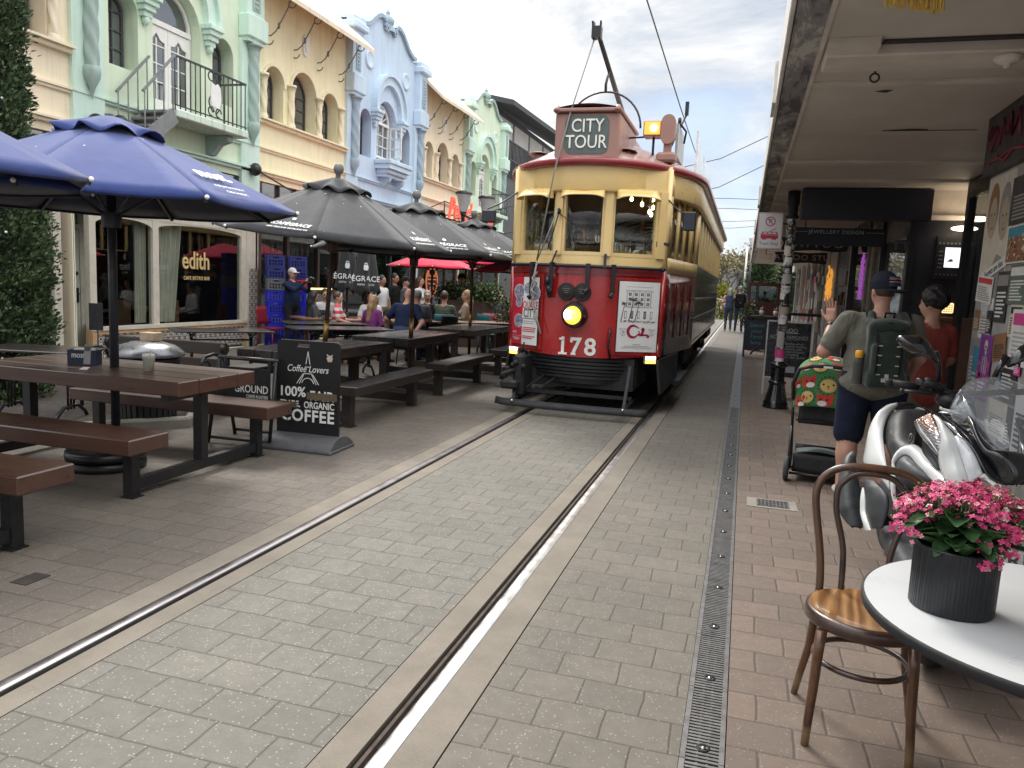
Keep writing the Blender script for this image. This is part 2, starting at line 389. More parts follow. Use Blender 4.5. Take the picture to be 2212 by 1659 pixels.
# ====== SETTING: ground and paving
def paver(name,a,b,mort,bw=.242,rh=.195,speck=.5,rot=0,stain=.35,off=(0,0,0),rough=.75,ms=.0036):
 s=NT(name);v=s.mapp(rot=(0,0,rot),loc=off)
 d=s.noise(3.5,3,.6);dv=s.n('VectorMath',operation='MULTIPLY_ADD');nz=s.n('TexNoise');nz.inputs['Scale'].default_value=5;nz.inputs['Detail'].default_value=3;s.l(s.co(),nz.inputs['Vector'])
 s.l(nz.outputs['Color'],dv.inputs[0]);dv.inputs[1].default_value=(.022,.022,0);s.l(v,dv.inputs[2])
 def brick(m,sm):
  n=s.n('TexBrick');n.offset=.5;n.inputs['Scale'].default_value=1;n.inputs['Brick Width'].default_value=bw;n.inputs['Row Height'].default_value=rh
  n.inputs['Mortar Size'].default_value=m;n.inputs['Mortar Smooth'].default_value=sm;n.inputs['Bias'].default_value=0
  s.l(dv.outputs[0],n.inputs['Vector']);return n
 n=brick(ms,.3);n.inputs['Color1'].default_value=(*a,1);n.inputs['Color2'].default_value=(*b,1);n.inputs['Mortar'].default_value=(*mort,1)
 big=s.noise(.55,6,.7,dist=.6);fine=s.noise(110,4,.85);mid=s.noise(14,6,.75)
 c=s.mix(s.ramp(mid,[(.3,.0),(.75,stain)]),n.outputs['Color'],[x*.62 for x in a])
 c=s.mix(s.ramp(big,[(.42,.0),(.68,.38)]),c,[x*.6 for x in b])
 c=s.mix(s.ramp(big,[(.25,.35),(.42,.0)]),c,[min(1,x*1.35)for x in a])
 c=s.mix(s.ramp(fine,[(.28,.45),(.44,.0)]),c,[x*.45 for x in a])
 c=s.mix(s.ramp(fine,[(.60,.0),(.72,speck)]),c,(.36,.335,.295))
 vs=s.n('TexVoronoi');vs.inputs['Scale'].default_value=48;s.l(s.co(),vs.inputs['Vector']);c=s.mix(s.ramp(vs.outputs['Distance'],[(.12,speck*.75),(.2,.0)]),c,(.42,.395,.35))
 vo=s.n('TexVoronoi');vo.inputs['Scale'].default_value=1.9;s.l(s.co(),vo.inputs['Vector']);c=s.mix(s.ramp(s.math('ADD',vo.outputs['Distance'],s.math('MULTIPLY',mid,.03)),[(.034,.75),(.04,.0)]),c,(.10,.09,.08))
 vo2=s.n('TexVoronoi');vo2.inputs['Scale'].default_value=1.25;s.l(s.mapp(loc=(5,3,0)),vo2.inputs['Vector']);c=s.mix(s.ramp(s.math('ADD',vo2.outputs['Distance'],s.math('MULTIPLY',mid,.03)),[(.026,.8),(.03,.0)]),c,(.55,.52,.48))
 s.l(c,s.b.inputs['Base Color']);s.l(s.ramp(mid,[(.3,rough-.12),(.7,rough+.1)]),s.b.inputs['Roughness']);s.b.inputs['Specular IOR Level'].default_value=.35
 n2=brick(ms*1.9,1.0);h1=s.math('MULTIPLY',n2.outputs['Fac'],-1.0);h=s.math('ADD',h1,s.math('MULTIPLY',fine,.12));h=s.math('ADD',h,s.math('MULTIPLY',s.noise(9,4,.6),.35));s.bump(h,.5,.006)
 return s.m
M_pav_l=paver('paver_left',(.155,.130,.106),(.125,.106,.088),(.075,.064,.052),off=(.1,.05,0))
M_pav_m=paver('paver_track',(.168,.155,.130),(.138,.128,.108),(.075,.07,.058),off=(.05,.01,0),speck=.75,ms=.0042)
M_pav_r=paver('paver_road',(.165,.145,.118),(.138,.122,.10),(.08,.07,.057),off=(.115,.02,0),speck=.55)
M_pav_s=paver('paver_walk',(.205,.153,.12),(.148,.113,.092),(.085,.072,.06),off=(.06,.09,0),speck=.4,stain=.55,ms=.005)
def concrete(name,a):
 s=NT(name);f=s.noise(2.5,8,.7);fine=s.noise(140,3,.8)
 c=s.ramp(f,[(.3,[x*.75 for x in a]),(.7,[x*1.15 for x in a])]);c=s.mix(s.ramp(fine,[(.3,.5),(.45,.0)]),c,[x*.5 for x in a]);c=s.mix(s.ramp(fine,[(.6,.0),(.75,.5)]),c,(.45,.41,.35))
 s.l(c,s.b.inputs['Base Color']);s.setp(Roughness=.85);s.bump(s.math('ADD',s.math('MULTIPLY',fine,.3),f),.4,.006);return s.m
M_conc=concrete('track_concrete',(.19,.163,.128));M_conc2=concrete('kerb_concrete',(.27,.25,.21));M_asph=concrete('far_asphalt',(.075,.075,.078))
M_dirt=pm('bed_dirt',(.07,.055,.045),.9,var=.5,scale=14,bump=.9,bscale=40)
M_blk=pm('black_iron',(.018,.018,.02),.38,0,.4,12,.12,50,spec=.5)
M_blkm=pm('black_matte',(.013,.013,.015),.7,0,.4,10,.1)
M_steel=pm('rail_steel',(.60,.59,.58),.36,1,.12,3,.0,30,stretch=(30,.6,1));M_steeld=pm('rail_steel_dull',(.20,.19,.195),.42,1,.25,3,.0,30,stretch=(30,.6,1))
M_rust=pm('rail_rust',(.05,.035,.027),.75,.2,.5,8,.4)
M_grate=pm('grate_iron',(.15,.145,.14),.5,.65,.3,16,.2)
def sheet(name,x0,x1,y0,y1,z,mat,kind='structure',step=None):
 b=MB();b.add([(x0,y0,z),(x1,y0,z),(x1,y1,z),(x0,y1,z)],[(0,1,2,3)]);o=b.build(name,mat);o['kind']=kind;return o
sheet('ground',-600,600,-300,900,-.07,M_asph)
def slab(name,x0,x1,y0,y1,z,mat,d=.1):
 b=MB();b.b3(x0,x1,y0,y1,z-d,z);o=b.build(name,mat);o['kind']='structure';return o
slab('paving',-9.95,-2.705,-6,46,0,M_pav_l)
slab('concrete_strip',-2.70,-2.545,-6,90,.001,M_conc)
slab('track_channel',-2.545,-2.445,-6,90,-.045,M_rust,.05)
slab('concrete_strip',-2.445,-2.335,-6,90,.001,M_conc)
slab('track_paving',-2.33,-1.222,-6,90,0,M_pav_m)
slab('concrete_strip',-1.217,-1.10,-6,90,.001,M_conc)
slab('track_channel',-1.10,-.985,-6,90,-.05,M_rust,.05)
slab('concrete_strip',-.985,-.842,-6,90,.001,M_conc)
slab('road_paving',-.836,-.089,-6,90,0,M_pav_r)
slab('footpath',.064,9,-6,46,0,M_pav_s)
for xa,sg in((-2.515,1),(-1.017,-1)):
 b=MB()
 prof=[(-.034,-.05),(-.034,-.004),(-.026,.001),(.026,.001),(.034,-.004),(.034,-.05)]
 ys=[-6+i*1.5 for i in range(65)];k=len(prof)
 b.add([(xa+p[0],y,p[1])for y in ys for p in prof],[(i*k+j,i*k+j+1,(i+1)*k+j+1,(i+1)*k+j)for i in range(len(ys)-1)for j in range(k-1)],0,True)
 g=xa+sg*.064
 b.b3(g-.007,g+.007,-6,90,-.05,-.012,1)
 o=b.build('tram_rail',[M_steeld if sg>0 else M_steel,M_rust]);tag(o,'polished steel tram rail on the left with dark groove beside it' if sg>0 else 'bright worn tram rail on the right nearest the channel drain','rail','tram rails')
b=MB()
for i in range(70):
 y=rnd.uniform(2,8);b.box((-1.078+rnd.uniform(-.012,.012),y,-.035),(rnd.uniform(.008,.022),rnd.uniform(.01,.05),.012))
tag(b.build('groove_debris',pm('debris',(.06,.045,.035),.9,var=.6,scale=40)),kind='stuff')
dr=thing('channel_drain','long slotted iron channel drain with bolt heads along the footpath edge','drain',(0,3,0))
b=MB();y=-2.0-3
while y<40:
 near=y<8
 if near:
  b.b3(-.087,-.068,y,y+.496,-.06,.004,0);b.b3(.042,.06,y,y+.496,-.06,.004,0)
  n=24 if y<3 else 16
  for i in range(n):b.b3(-.068,.042,y+.496*i/n,y+.496*(i+.55)/n,-.03,.001,0)
  for xx in(-.03,.004):b.b3(xx-.004,xx+.004,y,y+.496,-.028,-.002,0)
 else:b.b3(-.087,.06,y,y+.496,-.06,.003,0)
 y+=.5
b.build('grate',M_grate,dr);b=MB();b.b3(-.07,.045,-6,40,-.09,-.065);b.build('channel_floor',M_blkm,dr)
for i in range(26):
 b=MB();yy=-.93+i*.512;b.lathe([(.024,.0),(.024,.004),(.017,.004)],(-.012,yy,0),14,0);b.lathe([(.0085,.0),(.0085,.005),(0,.006)],(-.012,yy,0),10,1);b.build('bolt',[M_blkm,pm('bolt_zinc',(.6,.6,.62),.3,1)],dr)
t=thing('access_cover','small slotted iron access cover in a concrete surround in the footpath','cover',(.33,6.0,0))
b=MB();b.b3(-.19,.17,-.13,.13,-.02,.005);b.build('surround',M_conc2,t)
b=MB();b.b3(-.12,.11,-.095,.095,-.01,.009)
b.build('lid',M_grate,t)
b=MB()
for i in range(8):
 for j in range(3):b.box((-.1+i*.027,-.06+j*.06,.0095),(.016,.04,.002),0,0)
b.build('slots',M_blkm,t)
b=MB();b.b3(-.05,.05,-.07,.07,-.02,.004);tag(b.build('inspection_plate',pm('dark_plate',(.055,.045,.04),.7,.3,.3),loc=(-3.27,2.83,0)),'small dark square metal plate set in the left paving','plate')
b=MB()
for(x0,y0,x1,y1)in((-8.3,5.1,-6.0,5.35),(-6.0,5.35,-5.2,6.35),(-5.2,6.35,-5.75,7.1)):b.bar((x0,y0,.04),(x1,y1,.04),.11,.12,0,.02)
tag(b.build('stone_kerb',M_conc2),'low weathered stone kerb edging the dirt bed under the cypress','kerb')
b=MB();b.add([(-8.6,5.12,.02),(-6.0,5.38,.02),(-5.25,6.35,.02),(-5.8,7.1,.02),(-8.6,8.2,.02)],[(0,1,2,3,4)]);o=b.build('dirt_bed',M_dirt);o['kind']='structure'
# ====== LEFT BUILDINGS
def plaster(name,col,dirt=.35):
 s=NT(name);f=s.noise(1.3,7,.65);v=s.mapp((6,6,.5));st=s.noise(1.2,6,.7,v);c=s.ramp(f,[(.25,[x*.9 for x in col]),(.75,[min(1,x*1.06)for x in col])])
 c=s.mix(s.ramp(st,[(.50,.0),(.78,dirt*1.25)]),c,(col[0]*.55,col[1]*.54,col[2]*.5));sp=s.noise(.7,9,.75,dist=1);c=s.mix(s.ramp(sp,[(.66,.0),(.72,dirt*.8)]),c,[x*.6 for x in col])
 s.l(c,s.b.inputs['Base Color']);s.setp(Roughness=.8);s.b.inputs['Specular IOR Level'].default_value=.25;s.bump(s.math('ADD',s.noise(90,4,.7),s.math('MULTIPLY',f,.6)),.22,.006);return s.m
P_green=plaster('plaster_green',(.66,.76,.59));P_mint=plaster('plaster_mint',(.62,.79,.70));P_yel=plaster('plaster_yellow',(.86,.79,.54));P_yelc=plaster('plaster_yellow_trim',(.84,.77,.56))
P_blue=plaster('plaster_blue',(.53,.65,.79));P_bluel=plaster('plaster_blue_light',(.57,.70,.82));P_cream=plaster('plaster_cream',(.86,.75,.57));P_creamc=plaster('plaster_cream_trim',(.85,.75,.58))
P_gg=plaster('plaster_grey_green',(.36,.46,.43));P_bg=plaster('plaster_grey_blue',(.35,.45,.53));P_mould=plaster('plaster_mouldy',(.62,.72,.62),1.0);P_tile=plaster('eave_sheet',(.74,.64,.50),.5)
M_win=NT('window_glass');M_win.b.inputs['Base Color'].default_value=(.05,.056,.066,1);M_win.setp(Roughness=.05,IOR=2.0);M_win.b.inputs['Specular IOR Level'].default_value=.9;M_win.bump(M_win.noise(3,2),.05,.01);M_win=M_win.m
M_wfr=pm('dark_window_frame',(.045,.045,.05),.5);M_white=pm('white_paint',(.78,.77,.75),.5,0,.06,7,.1,dirt=((.5,.47,.4),.4));M_irong=pm('painted_iron_dark',(.035,.036,.04),.5)
M_grey=pm('weathered_grey',(.21,.215,.22),.8,0,.2,8,.3);M_roofd=pm('dark_roof',(.05,.055,.06),.7)
FXP=-9.9
def win_arch(par,y0,y1,z0,zs,x=-10.13,fm=M_wfr,rise=None,bars=1,nm='window'):
 """arched sash: frame ring, glazing bars and pane"""
 W=arch(y0,y1,z0,zs,12,rise);b=MB();b.prism(W,FX((x,0,0)),.05,0,[inset_ring(W,.045)])
 cy=(y0+y1)/2;top=zs+(rise or(y1-y0)/2)
 if bars>=1:b.b3(x-.03,x+.004,cy-.014,cy+.014,z0+.03,top-.03)
 for k in range(1,4):b.b3(x-.03,x+.003,y0+.03,y1-.03,z0+(zs-z0)*k/3-.011,z0+(zs-z0)*k/3+.011)
 o=b.build(nm,fm,par);b=MB();b.prism(inset_ring(W,.02),FX((x-.02,0,0)),.01);b.build('pane',M_win,o);return o
def twisted(par,y,z0,z1,x=-9.83,r=.085,mat=None,cap=True,taper=True):
 n=14;prof=[(r,z0+(z1-z0)*i/28)for i in range(29)];b=MB()
 b.lathe(prof,(x,y,0),n*2,0,wob=lambda a,z:1+.13*math.sin(3*a+z*16))
 if taper:b.lathe([(0,z0-.38),(r*.45,z0-.2),(r*1.15,z0-.06),(r*1.25,z0+.02),(r*1.25,z0+.1),(r,z0+.12)],(x,y,0),n)
 else:b.lathe([(r*1.35,z0-.05),(r*1.35,z0+.02),(r,z0+.06)],(x,y,0),n)
 if cap:b.lathe([(r*.95,z1-.02),(r*1.1,z1+.03),(r*1.05,z1+.08),(r*1.5,z1+.19),(r*1.6,z1+.19),(r*1.6,z1+.24),(0,z1+.24)],(x,y,0),n)
 return b.build('twisted_column',mat,par)
def wall(par,outline,holes,mat,x=FXP,d=.32):
 b=MB();b.prism(outline,FX((x,0,0)),d,0,holes);return b.build('wall',mat,par)
def band(par,y0,y1,z,h,pr,mat,nm='string_course'):
 b=MB();b.b3(FXP,FXP+pr,y0,y1,z-h/2,z+h/2,0,.012);b.b3(FXP,FXP+pr*1.7,y0,y1,z+h/2,z+h/2+.035,0);return b.build(nm,mat,par)
GABLE=[(0,8.27),(.16,8.30),(.2,8.20),(.27,8.17),(.33,8.24),(.33,8.36),(.42,8.44),(.6,8.44),(.8,8.36),(1.0,8.22),(1.2,8.06),(1.4,7.97),(1.62,7.93)]
def gable_unit(Y0,W,cols,label,kind):
 base,mint,gg=cols[:3];Y1=Y0+W;pw=.6;cy=(Y0+Y1)/2
 t=thing(kind[0],label,'building',(FXP,cy,0),0,'pastel terrace buildings');inv=Matrix.Translation((-FXP,-cy,0))
 ws,wc=.31,.6;sc=1.24;zb=4.22 if kind[1]=='balcony' else 4.72
 ol=[(Y0,0),(Y1,0),(Y1,7.85),(cy+1.64,7.85)]+[(cy+d,z)for d,z in GABLE[::-1]]+[(cy-d,z)for d,z in GABLE[1:]]+[(cy-1.64,7.85),(Y0,7.85)]
 holes=[arch(cy-sc-ws,cy-sc+ws,4.72,5.62),arch(cy+sc-ws,cy+sc+ws,4.72,5.62),arch(cy-wc,cy+wc,zb,5.78)]
 holes+=shop_holes(Y0,Y1)
 root=t
 class P:pass
 parts=[]
 parts.append(wall(None,ol,holes,base))
 b=MB();pts=[(cy-1.72,7.95)]+[(cy-d,z)for d,z in GABLE[::-1]]+[(cy+d,z)for d,z in GABLE[1:]]+[(cy+1.72,7.95)]
 for p,q in zip(pts,pts[1:]):b.bar((FXP-.12,p[0],p[1]+.03),(FXP-.12,q[0],q[1]+.03),.42,.1)
 parts.append(b.build('coping',cols[3]))
 b=MB();b.lathe([(.2,8.22),(.2,8.3),(.1,8.36),(.16,8.42),(.19,8.52),(.12,8.62),(.04,8.68),(.07,8.72),(.02,8.78),(0,8.92)],(FXP-.05,cy,0),14);parts.append(b.build('finial',cols[3]))
 for ya in(Y0,Y1-pw):
  b=MB();b.b3(FXP,FXP+.07,ya,ya+pw,3.05,6.1);b.b3(FXP,FXP+.26,ya-.02,ya+pw+.02,6.12,6.55,0,.02);b.b3(FXP,FXP+.18,ya+.02,ya+pw-.02,6.55,7.62);b.b3(FXP-.36,FXP+.30,ya-.05,ya+pw+.05,7.62,7.8,0,.03);b.b3(FXP-.3,FXP+.22,ya,ya+pw,7.8,7.92)
  b.b3(FXP,FXP+.2,ya+.02,ya+pw-.02,6.05,6.12);pl=b.build('pilaster',mint);parts.append(pl)
  b=MB();b.b3(FXP+.18,FXP+.20,ya+.18,ya+pw-.18,6.66,7.5)
  for i in range(9):b.sph((FXP+.20,ya+pw/2,6.72+i*.09),(.02,.07,.035),8)
  b.build('ornament_strip',gg,pl)
  parts.append(twisted(None,ya+pw/2,4.42,5.8,FXP+.13,.1,gg))
 for s in(-1,1):
  parts.append(win_arch(None,cy+s*sc-ws+.07,cy+s*sc+ws-.07,4.74,5.62))
  b=MB();b.lathe([(.24,0),(.24,.03),(.19,.05),(.17,.03),(0,.05)],M=frame((FXP,cy+s*1.12,7.2),(0,1,0),(0,0,1)),n=20);parts.append(b.build('roundel',mint))
 b=MB();r0,r1=.68,.9;A=arc(cy,6.12,r1,-8,188,24);Bq=arc(cy,6.12,r0,188,-8,24);b.prism(A+Bq,FX((FXP+.12,0,0)),.12)
 A=arc(cy,6.12,.98,-8,188,24);Bq=arc(cy,6.12,r1,188,-8,24);b.prism(A+Bq,FX((FXP+.19,0,0)),.19)
 for s in(-1,1):
  for k in range(4):b.b3(FXP,FXP+.24-.045*k,cy+s*.8-.19+.03*k,cy+s*.8+.19-.03*k,6.0-.09*k-.09,6.0-.09*k,0,.01)
  b.sph((FXP+.05,cy+s*.8,5.6),(.06,.07,.09),10)
 parts.append(b.build('hood_mould',mint))
 fm=M_white
 if kind[1]=='balcony':
  b=MB();x=-10.1;Wd=arch(cy-wc+.02,cy+wc-.02,zb,5.78)
  b.prism(Wd,FX((x,0,0)),.06,0,[inset_ring(Wd,.06)]);b.b3(x-.05,x+.02,cy-wc+.03,cy+wc-.03,5.70,5.79)
  fr=b.build('door_frame',fm)
  for s in(-1,1):
   b=MB();a,e=(cy-.54,cy-.005)if s<0 else(cy+.005,cy+.54);top=[(e-.07,5.45),((a+e)/2+.1,5.47),((a+e)/2,5.58),((a+e)/2-.1,5.47),(a+.07,5.45)]
   b.prism(rect(a,e,zb+.02,5.69),FX((x-.005,0,0)),.05,0,[[(a+.07,zb+.25),(e-.07,zb+.25)]+top]);b.b3(x-.035,x-.012,(a+e)/2-.011,(a+e)/2+.011,zb+.2,5.5)
   for k in range(1,4):b.b3(x-.035,x-.013,a+.06,e-.06,zb+.25+k*.3-.01,zb+.25+k*.3+.01)
   lf=b.build('door_leaf',fm);b=MB();b.prism(rect(a+.02,e-.02,zb+.1,5.6),FX((x-.03,0,0)),.01);b.build('pane',M_win,lf);parts.append(lf)
  b=MB();b.prism(inset_ring(arch(cy-wc,cy+wc,5.75,5.78),.05),FX((x-.04,0,0)),.01);b.build('pane',M_win,fr)
  parts.append(fr)
  b=MB();by0,by1,bxf=cy-.82,cy+1.10,FXP+.68;b.b3(FXP,bxf,by0,by1,4.04,4.18,0,.02)
  bal=b.build('balcony',P_mould);b=MB()
  for yy in(by1-.45,):b.prism([(0,0),(.5,0),(.5,-.1),(.3,-.16),(.14,-.34),(0,-.36)],frame((FXP,yy+.07,4.03),(1,0,0),(0,0,1)),.14)
  b.build('bracket',P_gg,bal)
  rail=MB();zt=5.02;xr=bxf-.05
  rail.bar((xr,by0,zt),(xr,by1-.03,zt),.035,.03);rail.bar((FXP,by1-.05,zt),(xr,by1-.05,zt),.035,.03);rail.bar((xr,by0,4.24),(xr,by1,4.24),.02,.02)
  n=15
  for i in range(n+1):
   yy=by0+(by1-by0-.05)*i/n
   if 6<i<10:continue
   rail.tube([(xr,yy,4.16),(xr,yy,zt)],.011,6)
  for i in range(1,4):rail.tube([(FXP+.18*i,by1-.05,4.16),(FXP+.18*i,by1-.05,zt)],.011,6)
  yc=by0+(by1-by0)*8/15-.02
  for s in(-1,1):
   rail.tube([(xr,yc+s*(.05+.11*math.sin(q)),4.32+q*.105)for q in[i*.42 for i in range(16)]],.012,6)
   rail.tube([(xr,yc+s*.1+.075*math.cos(q),4.33+.075*math.sin(q))for q in[i*.5 for i in range(11)]],.012,6);rail.tube([(xr,yc+s*.1+.075*math.cos(q),4.92+.075*math.sin(q))for q in[i*.5 for i in range(11)]],.012,6)
  rl=rail.build('railing',M_irong,bal)
  b=MB();b.prism([(-.13,-.2),(.11,-.22),(.14,-.05),(.12,.14),(.05,.2),(-.02,.16),(-.12,.2),(-.14,0)],FX((xr+.03,yc,4.62)),.02);b.build('shield_plate',M_white,bal)
  if kind[2]:
   b=MB();a0,a1=Vector((0,by0-.02,4.16)),Vector((0,by0-.95,3.42))
   for xx in(FXP+.12,bxf-.05):b.bar((xx,a0.y,a0.z-.1),(xx,a1.y,a1.z-.1),.05,.24)
   for k in range(5):
    p=a0.lerp(a1,(k+.5)/5);b.b3(FXP+.12,bxf-.05,p.y-.12,p.y+.12,p.z-.02,p.z+.02)
   st=b.build('stair',M_grey,bal);b=MB()
   for xx in(FXP+.12,bxf-.05):
    b=MB();b.bar((xx,by0,5.02),(xx,by0-.72,4.28),.04,.03)
    for k in range(4):p=Vector((xx,by0-.05,0)).lerp(Vector((xx,by0-.68,0)),k/3);zt2=5.0+(p.y-by0)*1.03;b.tube([(p.x,p.y,zt2),(p.x,p.y,zt2-.95)],.012,6)
    b.build('stair_rail',M_grey,bal)
  parts.append(bal)
  band_y=True
 else:
  x=-10.08;b=MB();Wd=arch(cy-wc+.1,cy+wc-.1,4.86,5.8);b.prism(Wd,FX((x,0,0)),.06,0,[inset_ring(Wd,.06)]);b.b3(x-.05,x+.02,cy-wc+.12,cy+wc-.12,5.76,5.83)
  for a in(-60,-30,0,30,60):b.bar((x-.02,cy,5.82),(x-.02,cy+.46*math.sin(R_(a)),5.82+.44*math.cos(R_(a))),.03,.02)
  for yy in(-.15,.15):b.b3(x-.04,x-.005,cy+yy-.012,cy+yy+.012,4.9,5.78)
  for k in(1,2):b.b3(x-.04,x-.005,cy-.44,cy+.44,4.9+k*.29-.012,4.9+k*.29+.012)
  f_=b.build('centre_window',fm);b=MB();b.prism(inset_ring(Wd,.03),FX((x-.04,0,0)),.01);b.build('pane',M_win,f_);parts.append(f_)
  b=MB();hx=FXP+.02;Mx=frame((x+.02,cy+.5,4.9),(math.cos(R_(12)),-math.sin(R_(12)),0),(0,0,1));b.prism(rect(0,.42,0,.88),Mx,.035,0,[rect(.04,.19,.05,.27),rect(.23,.38,.05,.27),rect(.04,.19,.31,.55),rect(.23,.38,.31,.55),rect(.04,.19,.59,.83),rect(.23,.38,.59,.83)])
  cs=b.build('open_casement',fm);parts.append(cs)
  b=MB();b.b3(FXP,FXP+.5,cy-.72,cy+.72,4.62,4.74,0,.02);b.b3(FXP,FXP+.46,cy-.68,cy+.68,4.5,4.62);b.b3(FXP,FXP+.38,cy-.6,cy+.6,4.38,4.5,0,.02);b.b3(FXP,FXP+.3,cy-.55,cy+.55,4.3,4.38)
  for s in(-1,1):b.prism([(0,0),(.3,0),(.26,-.1),(.1,-.22),(0,-.26)],frame((FXP,cy+s*.42+.07,4.3),(1,0,0),(0,0,1)),.14)
  parts.append(b.build('window_ledge',mint))
 parts.append(band(None,Y0,Y1,4.09,.05,.05,mint));parts.append(band(None,Y0,Y1,3.6,.06,.07,mint))
 finish(t,parts,cy,Y0,Y1)
 return t
def finish(t,parts,cy,Y0,Y1):
 b=MB();b.b3(-17,FXP-.34,Y0+.01,Y1-.01,3.3,7.3);b.b3(-17,-14.3,Y0+.01,Y1-.01,0,3.3);parts.append(b.build('rear_block',P_back))
 Mi=Matrix.Translation((-FXP,-cy,0))
 for p in parts:p.parent=t;p.data.transform(Mi)
 for p in parts:
  st=list(p.children)
  while st:q=st.pop();q.data.transform(Mi);st+=list(q.children)
P_back=plaster('plaster_rear',(.3,.29,.28));M_scroll=pm('scroll_iron',(.13,.135,.14),.6)
def shop_holes(Y0,Y1):return[rect(Y0+.03,Y1-.03,.02,3.45)]
def flat_unit(Y0,W,cols,label,nm):
 base,trim=cols;Y1=Y0+W;cy=(Y0+Y1)/2-.03
 t=thing(nm,label,'building',(FXP,cy,0),0,'pastel terrace buildings');parts=[]
 wins=[(cy-1.2,.30,5.50,5.85),(cy-.05,.45,5.52,None),(cy+1.1,.30,5.50,5.85)]
 holes=[arch(y-h-.06,y+h+.06,4.72,zs)for y,h,zs,_ in wins]+shop_holes(Y0,Y1)
 parts.append(wall(None,rect(Y0,Y1,0,7.7),holes,base))
 for y,h,zs,_ in wins:
  parts.append(win_arch(None,y-h,y+h,4.73,zs,bars=1))
  b=MB();A=arc(y,zs,h+.13,0,180,16);Bq=arc(y,zs,h+.06,180,0,16);b.prism(A+Bq,FX((FXP+.035,0,0)),.035);parts.append(b.build('arch_trim',trim))
 for y in(cy-1.2-.44,cy-.62,cy+.53,cy+1.1+.44):parts.append(twisted(None,y,4.76,5.38,FXP+.06,.068,trim,True,False))
 parts.append(band(None,Y0,Y1,4.66,.07,.09,trim,'sill'));parts.append(band(None,Y0,Y1,4.09,.05,.04,trim));parts.append(band(None,Y0,Y1,3.6,.06,.06,trim))
 b=MB();b.prism([(0,-.24),(.08,-.2),(.12,-.1),(.1,0),(.13,.1),(.09,.2),(0,.25),(-.09,.2),(-.13,.1),(-.1,0),(-.12,-.1),(-.08,-.2)],FX((FXP+.05,cy-.02,6.62)),.05);b.prism(arc(0,0,.07,0,345,14,.14),FX((FXP+.075,cy-.02,6.62)),.03);parts.append(b.build('medallion',M_white))
 for i in range(4):
  y=Y0+.35+i*.98;b=MB();b.tube([(FXP+.05+.09*math.cos(q),y,6.33+.09*math.sin(q))for q in[1.2+.5*k for k in range(11)]][::-1]+[(FXP+.2,y,6.5),(FXP+.4,y,6.8),(FXP+.5,y,6.97)]+[(FXP+.58+.09*math.cos(q),y,7.0+.07*math.sin(q))for q in[2.6-.5*k for k in range(11)]],.014,6)
  b.sph((FXP+.27,y,6.6),(.028,.028,.07),8);parts.append(b.build('eave_scroll',M_scroll))
 b=MB();q=[(FXP+.74,6.97),(FXP+.74,7.07),(FXP-.1,7.8),(FXP-.5,7.8),(FXP-.5,7.7),(FXP-.1,7.7)]
 v=[(a,y,z)for y in(Y0-.1,Y1+.1)for a,z in q];n=len(q);b.add(v,[tuple(range(n))[::-1],tuple(range(n,2*n))]+[(i,(i+1)%n,n+(i+1)%n,n+i)for i in range(n)])
 parts.append(b.build('eave_roof',P_tile));finish(t,parts,cy,Y0,Y1);return t
flat_unit(5.87,3.64,(P_cream,P_creamc),'cream stucco building at far left half hidden by the cypress','terrace_building')
gable_unit(9.5,4.64,(P_green,P_mint,P_gg,P_gg,P_mint),'pale green gabled building with white french doors and iron balcony with stair',('terrace_building','balcony',True))
flat_unit(14.14,3.62,(P_yel,P_yelc),'pale yellow building with three arched windows between green and blue gables','terrace_building')
gable_unit(17.76,4.70,(P_blue,P_bluel,P_bg,P_bg,P_bluel),'pale blue gabled building with white casement window and bracketed ledge',('terrace_building','ledge',False))
flat_unit(22.46,3.64,(P_cream,P_creamc),'cream building with arched windows right of the blue gable','terrace_building')
gable_unit(26.1,4.8,(P_green,P_mint,P_gg,P_gg,P_mint),'far pale green gabled building behind the red script sign',('terrace_building','balcony',False))
for i,(y,z,lb)in enumerate(((9.82,3.72,'round black floodlight on green pilaster left above the blue umbrella'),(10.3,3.8,'small black round speaker beside the floodlight above the blue umbrella'),(13.85,3.62,'black lamp with stay rod on pilaster between green and yellow facades'),(18.05,3.58,'black lamp with stay rod on pilaster between yellow and blue facades'))):
 t=thing('wall_lamp',lb,'lamp',(FXP+.07,y,z),0,'black wall lamps');b=MB();b.sph((.1,0,0),(.13,.11,.13),14);b.build('housing',M_blk,t);b=MB();b.tube([(0,0,0),(.1,0,0)],.03,8);b.build('mount',M_blk,t)
 if i>1:b=MB();b.bar((.12,.05,-.02),(1.1,.62,-.62),.03,.03);b.build('stay_rod',M_blk,t)
t=thing('dark_building','dark slatted modern building with sloping roof beyond the green gable','building',(FXP,38,0))
M_slat=pm('dark_cladding',(.075,.075,.08),.6,0,.15,5,.1);M_panel=pm('pale_panel',(.5,.47,.44),.6,0,.1,2)
b=MB();b.M=Matrix.Translation((-FXP,-38,0));b.b3(-18,-10.0,31.0,52,0,6.7);b.build('wall',M_slat,t)
b=MB();b.M=Matrix.Translation((-FXP,-38,0));b.b3(-12,-10.6,31.0,52,6.7,8.9);b.build('upper_wall',M_slat,t)
b=MB();b.M=Matrix.Translation((-FXP,-38,0));b.add([(-9.6,30.9,8.75),(-9.6,52,9.35),(-11.2,52,9.7),(-11.2,30.9,9.1),(-9.6,30.9,8.95),(-9.6,52,9.55),(-11.2,52,9.9),(-11.2,30.9,9.3)],[(0,1,2,3),(7,6,5,4),(0,4,5,1),(1,5,6,2),(2,6,7,3),(3,7,4,0)]);b.build('roof',M_roofd,t)
